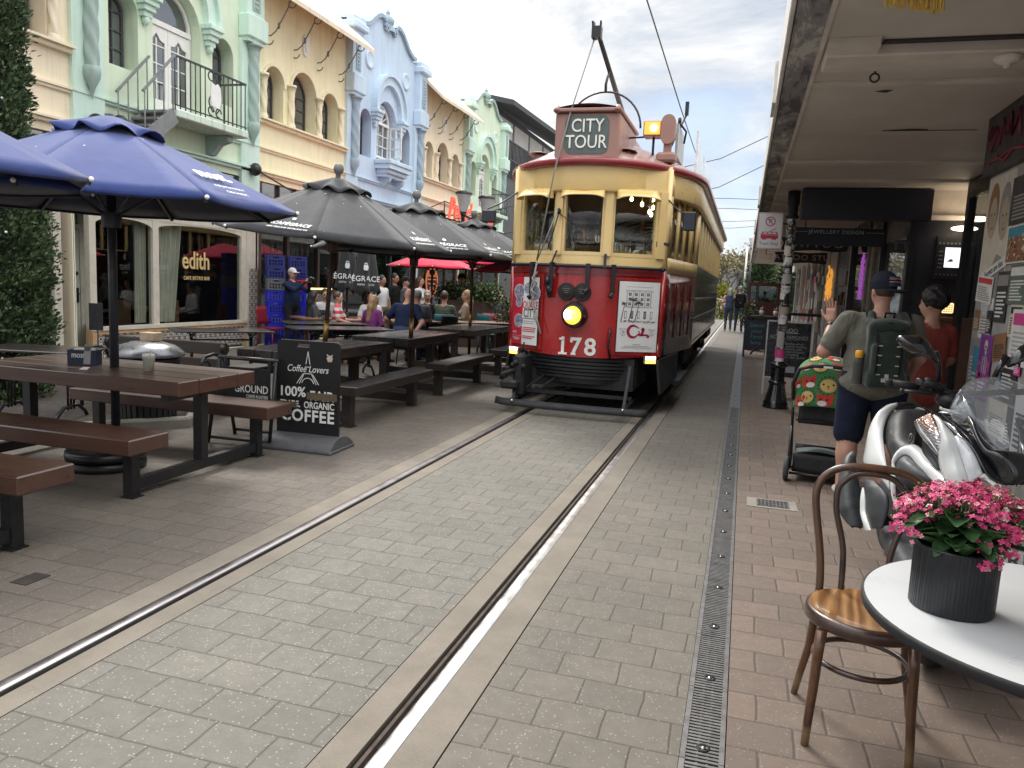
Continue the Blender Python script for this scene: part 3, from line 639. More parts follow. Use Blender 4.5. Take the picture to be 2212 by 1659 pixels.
b=MB();b.M=Matrix.Translation((-FXP,-38,0));b.b3(-11.6,-10.7,30.9,31.2,6.7,8.9);b.build('gable_end',M_roofd,t)
for y in(31.6,34.2,36.8,39.4):
 b=MB();b.M=Matrix.Translation((-FXP,-38,0));b.b3(-10.6,-10.52,y,y+2.3,6.9,8.6);b.build('pale_panel',M_panel,t)
b=MB();b.M=Matrix.Translation((-FXP,-38,0));b.bar((-9.95,31,7.5),(-9.95,46,7.5),.06,.05);b.bar((-9.95,31,6.75),(-9.95,46,6.75),.06,.05)
for i in range(76):b.b3(-9.97,-9.93,31+i*.2,31+i*.2+.05,6.0,7.5)
b.build('slat_railing',M_irong,t)
# ====== LEFT SHOPFRONTS
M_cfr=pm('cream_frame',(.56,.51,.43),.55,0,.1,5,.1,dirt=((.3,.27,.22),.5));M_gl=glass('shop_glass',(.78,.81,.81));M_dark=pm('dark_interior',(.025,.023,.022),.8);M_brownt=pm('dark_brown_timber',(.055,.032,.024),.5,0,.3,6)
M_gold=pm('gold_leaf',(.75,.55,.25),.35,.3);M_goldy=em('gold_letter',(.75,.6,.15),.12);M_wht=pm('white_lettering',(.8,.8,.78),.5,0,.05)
def tilem():
 s=NT('moorish_tile');v=s.mapp((1,1,1));sp=s.n('SeparateXYZ');s.l(v,sp.inputs[0]);T_=.145
 def fr(x):return s.math('SUBTRACT',s.math('FRACT',s.math('DIVIDE',x,T_)),.5)
 u,w2=fr(sp.outputs['Y']),fr(sp.outputs['Z']);r=s.math('SQRT',s.math('ADD',s.math('MULTIPLY',u,u),s.math('MULTIPLY',w2,w2)))
 au,aw=s.math('ABSOLUTE',u),s.math('ABSOLUTE',w2);cx=s.math('SUBTRACT',.5,au);cw=s.math('SUBTRACT',.5,aw);rcn=s.math('SQRT',s.math('ADD',s.math('MULTIPLY',cx,cx),s.math('MULTIPLY',cw,cw)))
 ring=s.ramp(r,[(.13,.05),(.15,.7),(.27,.7),(.29,.06),(.36,.06),(.38,.72)],'CONSTANT');cor=s.ramp(rcn,[(.1,.75),(.12,.05),(.24,.05),(.26,1)],'CONSTANT')
 c=s.mix(1.0,ring,cor,'MULTIPLY');c=s.mix(s.ramp(rcn,[(0,1.0),(.11,.0)],'CONSTANT'),c,(.6,.36,.2));c=s.mix(1.0,c,(.62,.58,.55),'MULTIPLY');s.l(c,s.b.inputs['Base Color']);s.setp(Roughness=.3);return s.m
M_tile=tilem();M_orange=pm('tile_border',(.5,.32,.17),.5);M_curt=pm('curtain_cloth',(.68,.64,.52),.9,0,.08,6)
t=thing('shopfront','cream cafe shopfront with gold edith lettering, curtains and patterned tile base','shopfront',(FXP,11.8,0))
def loc(o):return Matrix.Translation((-o[0],-o[1],-o[2]))
I=loc((FXP,11.8,0))
def nb():b=MB();b.M=I;return b
b=nb();X=FXP
b.b3(X-.12,X-.02,9.82,9.95,.5,3.1);b.b3(X-.12,X-.02,11.19,11.33,.5,2.42);b.b3(X-.12,X-.02,13.66,13.82,.5,3.1);b.b3(X-.14,X-.02,9.95,13.66,2.36,2.72);b.b3(X-.10,X+.03,9.82,13.82,.5,.56)
b.prism([(9.95,2.37),(9.95,2.2)]+arc(10.57,2.2,.62,180,0,12,.13)[1:-1]+[(11.19,2.2),(11.19,2.37)],FX((X-.03,0,0)),.06)
b.prism([(11.33,2.37),(11.33,2.24)]+arc(12.5,2.24,1.17,180,0,12,.1)[1:-1]+[(13.66,2.24),(13.66,2.37)],FX((X-.03,0,0)),.06)
b.b3(X-.12,X-.03,9.53,14.1,2.72,3.12);b.build('frame',M_cfr,t)
for a,e in((9.95,11.19),(11.33,13.66)):
 b=nb();b.b3(X-.08,X-.07,a,e,.56,2.36);b.build('window_pane',M_gl,t)
b=nb();b.b3(X-.12,X,9.9,11.22,.06,.44);b.b3(X-.12,X,11.32,13.7,.06,.44);b.build('stall_riser',M_tile,t)
b=nb();b.b3(X-.13,X+.012,9.82,13.8,.44,.5);b.b3(X-.13,X+.012,9.82,9.9,0,.44);b.b3(X-.13,X+.012,11.22,11.32,0,.44);b.b3(X-.13,X+.012,13.7,13.78,0,.44);b.build('riser_border',M_orange,t)
b=nb();b.b3(X-.12,X+.005,13.86,14.16,0,1.62);b.build('tiled_pier',M_tile,t);b=nb();b.b3(X-.12,X,13.82,14.2,1.62,3.1);b.b3(X-.12,X+.02,13.8,13.86,0,1.62);b.build('pier',M_cfr,t)
b=nb();b.b3(X-.1,X-.03,12.3,14.05,3.12,3.43)
b.build('transom_pane',M_win,t);b=nb();b.b3(X-.12,X-.02,9.53,12.3,3.12,3.43)
for y in(12.3,12.9,13.5,14.05):b.b3(X-.1,X-.01,y-.025,y+.025,3.12,3.43)
b.build('transom_frame',M_wfr,t)
b=nb();b.text('edith',FX((X-.05,12.33,1.70)),.46,.006,0,.012,sx=.82);b.build('gold_lettering',M_gold,t)
b=nb();b.text('CAFE BISTRO BAR',FX((X-.05,12.35,1.385)),.098,.004,0,.006,sx=.85,spacing=1.1);b.build('small_lettering',M_gold,t)
for a,e,top,pinch in((10.95,11.2,2.3,0),(11.35,11.8,2.3,.12),(11.62,12.1,2.3,-.16)):
 b=nb()
 def cf(u,v,a=a,e=e,pinch=pinch):z=.58+(2.33-.58)*v;w_=math.sin(math.pi*min(1,max(0,(z-.58)/1.7)))*.5;y=a+(e-a)*u;y=y+pinch*(1-v)*(1.2 if pinch<0 else .6);return(X-.22+.035*math.sin(u*26+v*1.5)+.01*math.sin(u*60),y,z)
 b.grid(cf,48,8);b.build('curtain',M_curt,t)
b=nb()
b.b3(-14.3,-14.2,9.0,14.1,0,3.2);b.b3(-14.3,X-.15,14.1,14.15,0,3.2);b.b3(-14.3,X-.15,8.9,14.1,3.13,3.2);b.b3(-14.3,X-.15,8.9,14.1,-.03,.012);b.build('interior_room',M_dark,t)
b=nb()
for(x,y)in((-11.0,12.4),(-11.4,13.2),(-11.2,11.2)):b.b3(x-.3,x+.3,y-.3,y+.3,.72,.76);b.cyl((x,y,0),(x,y,.72),.03)
for(x,y)in((-10.7,12.75),(-11.0,11.8),(-10.9,10.6)):
 b.b3(x-.2,x+.2,y-.2,y+.2,.43,.47);b.b3(x-.2,x-.17,y-.2,y+.2,.47,.92)
b.build('dining_furniture',pm('cafe_wood',(.28,.17,.09),.5),t)
b=nb();b.sph((-11.6,10.2,2.1),(.42,.42,.2),16);b.build('paper_lantern',pm('lantern_paper',(.55,.55,.52),.8),t)
b=nb();dx=-10.55;b.b3(dx-.05,dx,9.36,9.47,.1,2.75);b.b3(dx-.05,dx,10.25,10.36,.1,2.75);b.b3(dx-.05,dx,9.47,10.25,2.12,2.2);b.b3(dx-.05,dx,9.47,10.25,2.5,2.75);b.b3(dx-.1,dx-.02,9.47,10.25,.1,.14)
b.add([(dx,10.36,.1),(X-.1,9.86,.1),(X-.1,9.86,.6),(dx,10.36,.6)],[(0,1,2,3)])
b.build('door_frame',M_cfr,t)
b=nb();D=[(9.60,.28),(10.12,.28),(10.12,1.62),(10.04,1.66),(9.98,1.78),(9.86,1.83),(9.74,1.78),(9.68,1.66),(9.60,1.62)]
b.prism(rect(9.48,10.24,.12,2.11),FX((dx-.01,0,0)),.05,0,[D]);dr_=b.build('door',M_cfr,t)
b=nb();b.b3(dx-.045,dx-.035,9.55,10.15,.24,1.88);b.build('door_glass',M_gl,dr_);b=nb();b.b3(dx-.045,dx-.035,9.47,10.25,2.2,2.5);b.build('fanlight',M_win,t)
b=nb();b.b3(dx-.01,dx+.012,10.16,10.2,.92,1.16);b.tube([(dx+.012,10.18,1.06),(dx+.05,10.18,1.06),(dx+.05,10.08,1.06)],.011,6);b.lathe([(.03,0),(.03,.015),(0,.015)],M=frame((dx-.01,10.18,1.4),(0,1,0),(0,0,1)),n=10);b.build('door_handle',M_blk,dr_)
b=nb();b.b3(-14.2,X+.0,7.5,9.82,-.02,.09);b.build('entry_step',M_brownt,t)
# ---- cream unit at far left: plain shop glazing
def simple_front(nm,label,Y0,Y1,fm,extra=None,z1=3.05,sill=.5,mull=(.5,),riser=None):
 t=thing(nm,label,'shopfront',(FXP,(Y0+Y1)/2,0));I2=loc((FXP,(Y0+Y1)/2,0));b=MB();b.M=I2
 b.b3(X-.14,X-.02,Y0,Y0+.14,0,3.44);b.b3(X-.14,X-.02,Y1-.14,Y1,0,3.44);b.b3(X-.14,X-.01,Y0+.14,Y1-.14,z1-.35,z1);b.b3(X-.12,X-.02,Y0+.14,Y1-.14,z1,3.12)
 for f in mull:y=Y0+(Y1-Y0)*f;b.b3(X-.13,X-.03,y-.045,y+.045,sill,z1-.35)
 b.b3(X-.14,X+.01,Y0+.14,Y1-.14,sill-.06,sill)
 for f in[i/5 for i in range(6)]:y=Y0+.14+(Y1-Y0-.28)*f;b.b3(X-.11,X-.02,y-.02,y+.02,3.12,3.44)
 b.build('frame',fm,t);b=MB();b.M=I2;b.b3(X-.12,X-.04,Y0+.14,Y1-.14,.02,sill-.06);b.build('stall_riser',riser or fm,t)
 b=MB();b.M=I2;b.b3(X-.09,X-.08,Y0+.14,Y1-.14,sill,z1-.35);b.build('window_pane',M_gl,t);b=MB();b.M=I2;b.b3(X-.09,X-.08,Y0+.14,Y1-.14,3.12,3.44);b.build('transom_pane',M_win,t)
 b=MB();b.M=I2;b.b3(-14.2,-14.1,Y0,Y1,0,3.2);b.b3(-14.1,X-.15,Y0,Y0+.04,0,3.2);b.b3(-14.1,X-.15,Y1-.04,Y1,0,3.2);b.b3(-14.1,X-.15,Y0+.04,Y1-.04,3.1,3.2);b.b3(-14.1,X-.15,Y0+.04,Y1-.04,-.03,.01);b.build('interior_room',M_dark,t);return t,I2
simple_front('shopfront','plain cream shopfront in shade left of the cafe door behind the cypress',5.9,9.3,M_cfr)
M_gpan=pm('grey_panel',(.16,.16,.165),.6)
t,I2=simple_front('shopfront','dark timber bar shopfront under the yellow facade with grey panel base',14.2,17.74,M_brownt,None,2.95,1.2,(.33,.7),M_gpan)
b=MB();b.M=I2;b.b3(X-.06,X-.02,15.6,17.3,1.2,1.24);b.build('lit_shelf_edge',em('shelf_light',(1,.72,.25),1.2),t)
b=MB();b.M=I2;b.b3(-10.9,-10.6,14.8,17.3,.2,2.5)
b.build('back_bar',pm('bar_shelves',(.05,.045,.06),.4,0,.5,14),t);b=MB();b.M=I2
for i in range(60):
 y=14.9+rnd.random()*2.3;z=(1.3,1.65,2.0)[i%3];b.lathe([(.035,0),(.035,.16),(.012,.2),(.012,.27),(0,.27)],(-10.55,y,z),8,i%3)
b.build('bottles',[pm('bottle_green',(.03,.09,.04),.1),pm('bottle_brown',(.16,.07,.02),.1),pm('bottle_clear',(.3,.32,.34),.1)],t)['kind']='stuff'
t,I2=simple_front('shopfront','black bar shopfront with yellow capitals on its fascia under the blue gable',17.78,22.42,M_blkm,None,2.65,.9,(.3,.62),M_blkm)
b=MB();b.M=I2;b.b3(X-.01,X+.04,17.9,22.3,2.24,2.62);b.build('fascia',M_blkm,t)
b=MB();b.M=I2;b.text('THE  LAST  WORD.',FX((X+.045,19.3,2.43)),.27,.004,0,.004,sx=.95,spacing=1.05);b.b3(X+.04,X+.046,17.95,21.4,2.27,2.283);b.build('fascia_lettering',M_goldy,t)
t,I2=simple_front('shopfront','restaurant shopfront with oval orange window emblem under second cream facade',22.5,26.06,M_brownt,None,2.9,.8,(.25,.7))
b=MB();b.M=I2;b.prism(arc(23.75,1.5,.52,0,345,32,.5),FX((X-.02,0,0)),.02,0,[arc(23.75,1.5,.43,0,345,32,.41)])
b.b3(X-.04,X-.02,23.4,24.1,1.56,1.60);b.b3(X-.04,X-.02,23.45,24.05,1.42,1.46)
for i in range(9):b.b3(X-.04,X-.02,23.42+.075*i,23.46+.075*i,1.66-.0*i,1.78)
for i in range(4):b.b3(X-.04,X-.02,23.6+.08*i,23.65+.08*i,1.2,1.34)
b.build('oval_emblem',pm('orange_decal',(.75,.18,.05),.4),t)
simple_front('shopfront','far dark shopfront below second green gable',26.14,30.86,M_brownt,None,2.9,.8,(.3,.6))
b=MB();P=[(FXP+.02,3.14),(FXP+1.15,2.72),(FXP+1.15,2.66),(FXP+.02,3.08)];n=4
v=[(x+9.9,y-16,z)for y in(14.35,17.6)for x,z in P];b.add(v,[(3,2,1,0),(4,5,6,7)]+[(i,(i+1)%n,n+(i+1)%n,n+i)for i in range(n)])
tag(b.build('awning',pm('faded_red_canvas',(.42,.17,.17),.8,0,.12,6),loc=(-9.9,16,0)),'faded red canvas awning over the bar under the yellow facade','awning')
t=thing('script_sign','red script neon sign on a black rod frame above the far umbrellas','sign',(-9.3,25.6,3.75));b=MB()
b.text('Peter\u2019s',FX((0,-1.0,.12)),.95,.03,0,.012,.35,sx=.9);b.text('Att',FX((0,1.75,.0)),.95,.03,0,.012,.35,sx=.9);b.build('neon_script',em('neon_red',(.75,.10,.05),.35),t)
b=MB();b.tube([(-.05,-2.4,.3),(-.05,2.5,.2)],.02,6);b.tube([(-.05,-2.4,-.2),(-.05,2.5,-.25)],.02,6)
for y in(-2.4,-1,.6,2.5):b.tube([(-.05,y,.32),(-.05,y,-.4)],.02,6);b.tube([(-.05,y,0),(-.6,y,0)],.02,6)
b.tube([(-.05,-2.4,.3),(-.6,-3.4,-.2)],.015,6);b.build('sign_frame',M_blk,t)
M_lant=pm('frosted_lantern',(.5,.5,.5),.45,0,.15,6)
t=thing('street_lamp','black street lamp with two frosted tapered lanterns beside the red script sign','street lamp',(-8.5,23.6,0));b=MB();b.cyl((0,0,0),(0,0,3.7),.09,.06,12);b.cyl((0,0,0),(0,0,.8),.16,.13,12)
b.tube([(-.36,-.1,3.75),(-.2,0,3.6),(0,0,3.55),(.2,0,3.5),(.42,.1,3.6)],.035,8);b.build('post',M_blk,t)
for x,z in((-.36,3.75),(.42,3.62)):
 b=MB();b.lathe([(.05,-.15),(.1,0),(.13,.08),(.21,.5),(.25,.55),(.25,.6),(0,.66)],(x,0,z),14);lm=b.build('lantern',M_lant,t);b=MB();b.lathe([(.27,.56),(.28,.62),(.2,.66),(0,.70)],(x,0,z),14);b.lathe([(.06,-.5),(.06,-.15),(.11,0),(.11,.03)],(x,0,z),12);b.build('lantern_cap',M_blk,lm)
# ====== LEFT TERRACE FURNITURE
W_red=wood('table_wood_red',(.055,.022,.0145),(.088,.040,.026),.34,0,1.0,coat=.25);W_blk=wood('table_wood_black',(.016,.012,.011),(.036,.025,.022),.3,0,1.0,coat=.4);W_bl2=wood('bench_wood_black',(.016,.013,.012),(.04,.03,.026),.42,0,1.0,coat=.15)
W_rb=wood('table_wood_brown',(.14,.06,.035),(.21,.10,.06),.45,0,1.0);W_pine=wood('bench_pine',(.30,.17,.11),(.42,.27,.18),.5,0,1.0)
def picnic(label,L_,wt,wb,fr,loc,rz,group,z=.77,tw=.9,off=.75,bw=.36,th=.085,planks=4,fx=.17,bth=.09,leg=.075):
 """long axis local x; end frames inset fx"""
 t=thing('picnic_table',label,'picnic table',loc,rz,group);b=MB();pw=tw/planks
 for i in range(planks):b.box((0,-tw/2+pw*(i+.5),z-th/2),(L_,pw-.005,th),0,.006)
 b.build('tabletop',wt,t)
 for s in(-1,1):
  b=MB();b.box((0,s*off,.45-bth/2),(L_+.06,bw,bth),0,.008);b.build('bench_seat',wb,t)
 for s in(-1,1):
  x=s*(L_/2-fx);b=MB();y0=off-.05
  for yy in(-y0,y0):b.b3(x-leg/2,x+leg/2,yy-leg/2,yy+leg/2,.0,.45-bth);b.b3(x-leg*.7,x+leg*.7,yy-leg*.7,yy+leg*.7,0,.008)
  b.b3(x-leg*.38,x+leg*.38,-y0+leg/2,y0-leg/2,.05,.05+leg);b.b3(x-leg/2,x+leg/2,-leg/2,leg/2,.05+leg,z-th)
  b.b3(x-leg*.4,x+leg*.4,-tw/2+.06,tw/2-.06,z-th-.05,z-th-.001)
  b.build('end_frame',fr,t)
 return t
M_frame=pm('black_powder_coat',(.012,.012,.014),.35,0,.3,20,.06)
picnic('red brown picnic table nearest the camera with coffee cup and blue umbrella pole',2.0,W_red,W_red,M_frame,(-4.72,4.86,0),0,'red brown picnic tables',tw=.88,th=.105,bth=.105)
picnic('red brown picnic table at far left cut by the frame, only its bench end showing',2.0,W_red,W_red,M_frame,(-4.55,2.42,0),0,'red brown picnic tables',tw=.88,th=.105,bth=.105)
for(x,y,lb)in((-4.68,7.93,'black stained picnic table behind the coffee board'),(-4.74,10.55,'second black stained picnic table with umbrella pole at its near edge'),(-4.76,13.3,'third black stained picnic table beside the tram front')):
 picnic(lb,1.95,W_blk,W_bl2,W_bl2,(x,y,0),R_(90),'black picnic tables',z=.75,tw=.86,off=.86,bw=.30,th=.11,bth=.10,leg=.1)
def slat_table(label,loc,rz,L_=1.9,W_=.8,z=.74):
 t=thing('wooden_table',label,'table',loc,rz,'brown wooden terrace tables');b=MB()
 for i in range(5):b.box((0,-W_/2+W_/5*(i+.5),z-.02),(L_,W_/5-.008,.04),0,.005)
 b.build('tabletop',W_rb,t)
 for s in(-1,1):
  b=MB();b.bar((s*(L_/2-.25),-.3,0),(s*(L_/2-.25),.02,z-.05),.07,.05);b.bar((s*(L_/2-.25),.3,0),(s*(L_/2-.25),-.02,z-.05),.07,.05);b.b3(s*(L_/2-.25)-.04,s*(L_/2-.25)+.04,-.4,.4,0,.06);b.build('trestle_leg',W_rb,t)
 return t
slat_table('brown wooden table where the bald man in navy leans',(-6.55,14.1,0),R_(52));slat_table('brown wooden table right of the teal chair',(-5.35,15.25,0),R_(42));slat_table('brown wooden table with sitting people behind the striped shirt boy',(-7.7,13.6,0),R_(50),1.6)
def cafe_table(label,loc,rz,L_=1.2,W_=.7,z=.75,group='iron cafe tables'):
 t=thing('cafe_table',label,'table',loc,rz,group);b=MB();b.box((0,0,z-.012),(L_,W_,.024),0,.006);b.build('tabletop',W_blk,t)
 for s in(-1,1):
  b=MB();x=s*L_*.3
  for yy in(-.05,0,.05):b.tube([(x,yy,.12),(x,yy,z-.06)],.012,6)
  for q in(-1,1):b.tube([(x,0,.16),(x,q*.12,.15),(x,q*.24,.07),(x,q*.28,.0)],.018,6);b.tube([(x,0,z-.1),(x,q*.15,z-.07),(x,q*.3,z-.03)],.014,6)
  b.build('iron_leg',M_blk,t)
 b=MB();b.tube([(-L_*.3,0,z-.14),(L_*.3,0,z-.14)],.012,6);b.build('stretcher',M_blk,t);return t
cafe_table('empty dark cafe table in front of the tiled shop base',(-6.85,9.0,0),R_(48),1.3,.62)
cafe_table('dark cafe table behind the boy in striped shirt',(-6.95,11.9,0),R_(46),1.35,.7);cafe_table('dark cafe table in front of the striped shirt boy',(-6.05,10.85,0),R_(46),1.55,.7)
cafe_table('dark cafe table with cast iron star feet beside the cypress',(-6.6,5.9,0),R_(15),1.0,.6,.72)
def cloth(name,a,b_):
 s=NT(name);f=s.noise(4,5,.65);wv=s.noise(240,2,.5);c=s.ramp(f,[(.3,a),(.7,b_)]);s.l(c,s.b.inputs['Base Color']);s.setp(Roughness=.85);s.b.inputs['Specular IOR Level'].default_value=.2
 s.b.inputs['Sheen Weight'].default_value=.25;s.bump(s.math('ADD',s.math('MULTIPLY',wv,.2),s.noise(7,3,.5)),.25,.012);return s.m
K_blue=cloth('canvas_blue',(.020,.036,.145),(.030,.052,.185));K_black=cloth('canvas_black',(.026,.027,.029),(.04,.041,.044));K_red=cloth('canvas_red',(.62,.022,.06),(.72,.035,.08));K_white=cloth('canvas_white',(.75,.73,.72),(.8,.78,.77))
K_ushade=cloth('canvas_underside_shade',(.010,.013,.028),(.014,.018,.038));W_pole=wood('umbrella_pole_wood',(.05,.022,.014),(.085,.04,.026),.45,2,1.0);M_brass=pm('brass',(.55,.36,.13),.35,.9,.2,10)  # near-black canopy undersides: shade put into the cloth colour
def umbrella(label,loc,r,zr,zp,canvas,group,pole=W_pole,base=True,tilt=(0,0),rot=22.5,n=8,collar=True,valance=.0,knob=True,texts=(),sleeve=True,polecol=None,prad=.027,zb=0,spots=0,panels=None):
 t=thing('umbrella',label,'umbrella',loc,0,group);T=Matrix.Rotation(R_(tilt[0]),4,'Y')@Matrix.Rotation(R_(tilt[1]),4,'X')
 h=zp-zr
 def P(i,v,sag=.035):
  k=math.floor(i);f=i-k;a0,a1=R_(rot+360/n*k),R_(rot+360/n*(k+1));rr=r*v
  x=rr*((1-f)*math.cos(a0)+f*math.cos(a1));y=rr*((1-f)*math.sin(a0)+f*math.sin(a1));z=zp-.02-(h-.02)*(v**1.12)
  z-=sag*math.sin(math.pi*f)*v*(1-.5*v)*1.0;z+=(1-v)*v*.05*math.sin(math.pi*f)
  inw=1-.035*math.sin(math.pi*f)*v;return(x*inw,y*inw,z)
 b=MB();b.M=T;m=6;vs=9
 for k in range(n):
  mi=0 if panels is None else panels[k%len(panels)]
  b.grid(lambda u,v,k=k:P(k+(1-u)*.9999,.07+.93*v),m,vs,mi)
 for k in range(n):
  mi=0 if panels is None else panels[k%len(panels)]
  b.grid(lambda u,v,k=k:(lambda q:(q[0]*(1-.01*v),q[1]*(1-.01*v),q[2]-.022*v-valance*v))(P(k+(1-u)*.9999,1)),m,1,mi)
 cmats=canvas if isinstance(canvas,list)else[canvas]
 cn=b.build('canopy',cmats,t,thick=.006);md=cn.modifiers['thickness'];cn.data.materials.append(K_ushade);md.material_offset=len(cmats);md.offset=0
 if collar:
  b=MB();b.M=T
  def Cf(u,v):a=2*math.pi*u;q=P(((math.degrees(a)-rot)%360)/360*n,.05+.24*v);w_=1+.06*v*math.sin(a*9)+.03*math.sin(a*5);return(q[0]*w_,q[1]*w_,q[2]+.045+.03*v*math.sin(a*9+1)*v)
  b.grid(Cf,72,4,0,True,True);b.build('top_vent',cmats,t,thick=.005)
 b=MB();b.M=T
 for k in range(n):
  q0,q1=P(k,.08),P(k,1.0);b.bar((q0[0],q0[1],q0[2]-.03),(q1[0],q1[1],q1[2]-.025),.022,.03);qm=P(k,.5);b.bar((0,0,zr-.12),(qm[0],qm[1],qm[2]-.04),.018,.02)
 b.build('ribs',pole if polecol is None else polecol,t)
 b=MB();b.M=T;b.cyl((0,0,zb),(0,0,zp+.03),prad,None,14);b.lathe([(prad*2.1,-.07),(prad*2.3,0),(prad*2.1,.05)],(0,0,zr-.12),12);b.lathe([(prad*1.6,-.12),(prad*2.2,-.06),(prad*2,0)],(0,0,zp-.02),12);pl=b.build('pole',pole,t)
 if sleeve:b=MB();b.M=T;b.cyl((0,0,.75),(0,0,1.02),prad*1.15,None,14);b.build('brass_sleeve',M_brass,pl)
 if knob:b=MB();b.M=T;b.lathe([(.03,.02),(.028,.06),(.05,.08),(.062,.12),(.05,.165),(.02,.185),(0,.19)],(0,0,zp-.01),14);b.build('finial',pm('finial_grey',(.16,.155,.15),.6),t)
 b=MB();b.M=T
 for k in range(n):q=P(k,1.0);b.sph((q[0]*1.003,q[1]*1.003,q[2]-.005),.016,8)
 b.build('rib_caps',pm('cap_white',(.75,.74,.7),.4),t)
 if spots:
  b=MB();b.M=T;rr=random.Random(spots)
  for _ in range(spots):
   i=rr.random()*n;v=.25+.7*rr.random();q=Vector(P(i,v));q2=Vector(P(i,v+.02));q3=Vector(P((i+.02)%n,v));M=frame(q,q3-q,q-q2);s_=rr.uniform(.003,.008);b.add([M@Vector((s_*math.cos(a),s_*1.3*math.sin(a),.006))for a in[k*.9 for k in range(7)]],[tuple(range(7))])
  b.build('spots',pm('bird_lime',(.62,.6,.55),.7),t)['kind']='stuff'
 for(kf,lines)in texts:
  k=int(kf)
  b=MB();b.M=T
  for(s_,size,v,bold,sx,kw)in lines:
   q=Vector(P(kf+.5,v,.0));qa,qb=Vector(P(k,v)),Vector(P(k+.9999,v));up=Vector(P(kf+.5,v-.1))-Vector(P(kf+.5,v+.1));U=qb-qa
   M=frame(q,U,up)
   if s_=='@':b.prism(rrect(0,0,size*.6,size*.5,size*.15),M@Matrix.Translation((0,0,.016)),.004);b.prism(arc(0,size*.25,size*.2,-20,200,12),M@Matrix.Translation((0,0,.016)),.004,0,[arc(0,size*.25,size*.12,-20,200,12)])
   elif s_=='v':
    for j in range(6):b.box((-.12+j*.05,0,.014),(.03,.012,.003),0,0,M)
   else:b.text(s_,M@Matrix.Translation((0,0,.014)),size,.002,0,bold,kw.get('shear',0),sx=sx,spacing=kw.get('sp',1))
  b.build('lettering',M_wht,cn)
 return t
SG=lambda s=1:[('@',.075*s,.815,0,1,{}),('SCAP\u00c9GRACE',.085*s,.895,.012,1.0,dict(shear=.15,sp=1.05)),('NEW ZEALAND DISTILLING CO',.034*s,.950,.006,1.05,dict(shear=.1,sp=1.05))]
MO=[('most.',.20,.72,.016,.8,{}),('DELICIOUSLY',.038,.85,0,1.2,dict(sp=1.25)),('ORGANIC',.038,.905,0,1.2,dict(sp=1.25))]
M_alu=pm('pole_dark_blue',(.022,.025,.035),.4)
def ringbase(label,loc):
 t=thing('ballast_disc',label,'umbrella base',loc,0);b=MB()
 for z in(0,.075):b.lathe([(.09,z+.075),(.25,z+.07),(.285,z+.06),(.29,z+.03),(.285,z+.005),(0,z+.0)],n=40)
 b.lathe([(.12,.15),(.12,.17),(.05,.175),(.04,.3)],n=20);b.build('weight_disc',M_blk,t)
 b=MB()
 for i in range(6):a=i*1.047;b.lathe([(.022,.1475),(0,.148)],(.2*math.cos(a),.2*math.sin(a),0),10)
 b.build('lifting_hole',M_blkm,t)
BX,BY=-4.67,4.84
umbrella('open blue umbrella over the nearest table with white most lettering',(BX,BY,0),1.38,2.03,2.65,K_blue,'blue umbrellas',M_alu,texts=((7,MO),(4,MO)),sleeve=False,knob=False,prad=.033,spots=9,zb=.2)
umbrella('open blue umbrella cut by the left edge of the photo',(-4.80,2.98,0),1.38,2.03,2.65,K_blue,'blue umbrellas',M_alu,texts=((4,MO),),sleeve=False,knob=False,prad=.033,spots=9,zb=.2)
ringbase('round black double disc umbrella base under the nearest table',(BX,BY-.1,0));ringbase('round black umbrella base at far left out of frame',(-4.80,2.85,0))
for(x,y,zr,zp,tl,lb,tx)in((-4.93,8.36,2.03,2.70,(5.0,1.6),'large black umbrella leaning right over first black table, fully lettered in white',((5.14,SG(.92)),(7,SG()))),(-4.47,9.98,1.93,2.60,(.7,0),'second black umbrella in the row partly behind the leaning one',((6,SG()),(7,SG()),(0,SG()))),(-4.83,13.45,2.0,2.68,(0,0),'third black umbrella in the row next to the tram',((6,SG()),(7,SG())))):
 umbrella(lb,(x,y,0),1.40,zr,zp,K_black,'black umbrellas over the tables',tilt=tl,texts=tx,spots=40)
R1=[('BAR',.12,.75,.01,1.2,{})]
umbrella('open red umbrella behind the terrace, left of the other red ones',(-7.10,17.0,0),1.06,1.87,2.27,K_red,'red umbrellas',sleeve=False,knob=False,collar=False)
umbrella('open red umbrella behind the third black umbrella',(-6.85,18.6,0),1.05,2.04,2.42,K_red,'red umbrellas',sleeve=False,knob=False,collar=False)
umbrella('open red umbrella with white panels beside the tram side',(-4.22,14.6,0),1.0,1.80,2.14,[K_red,K_white],'red umbrellas',sleeve=False,knob=False,collar=False,panels=[0,0,1,0,0,0,1,0],rot=0)
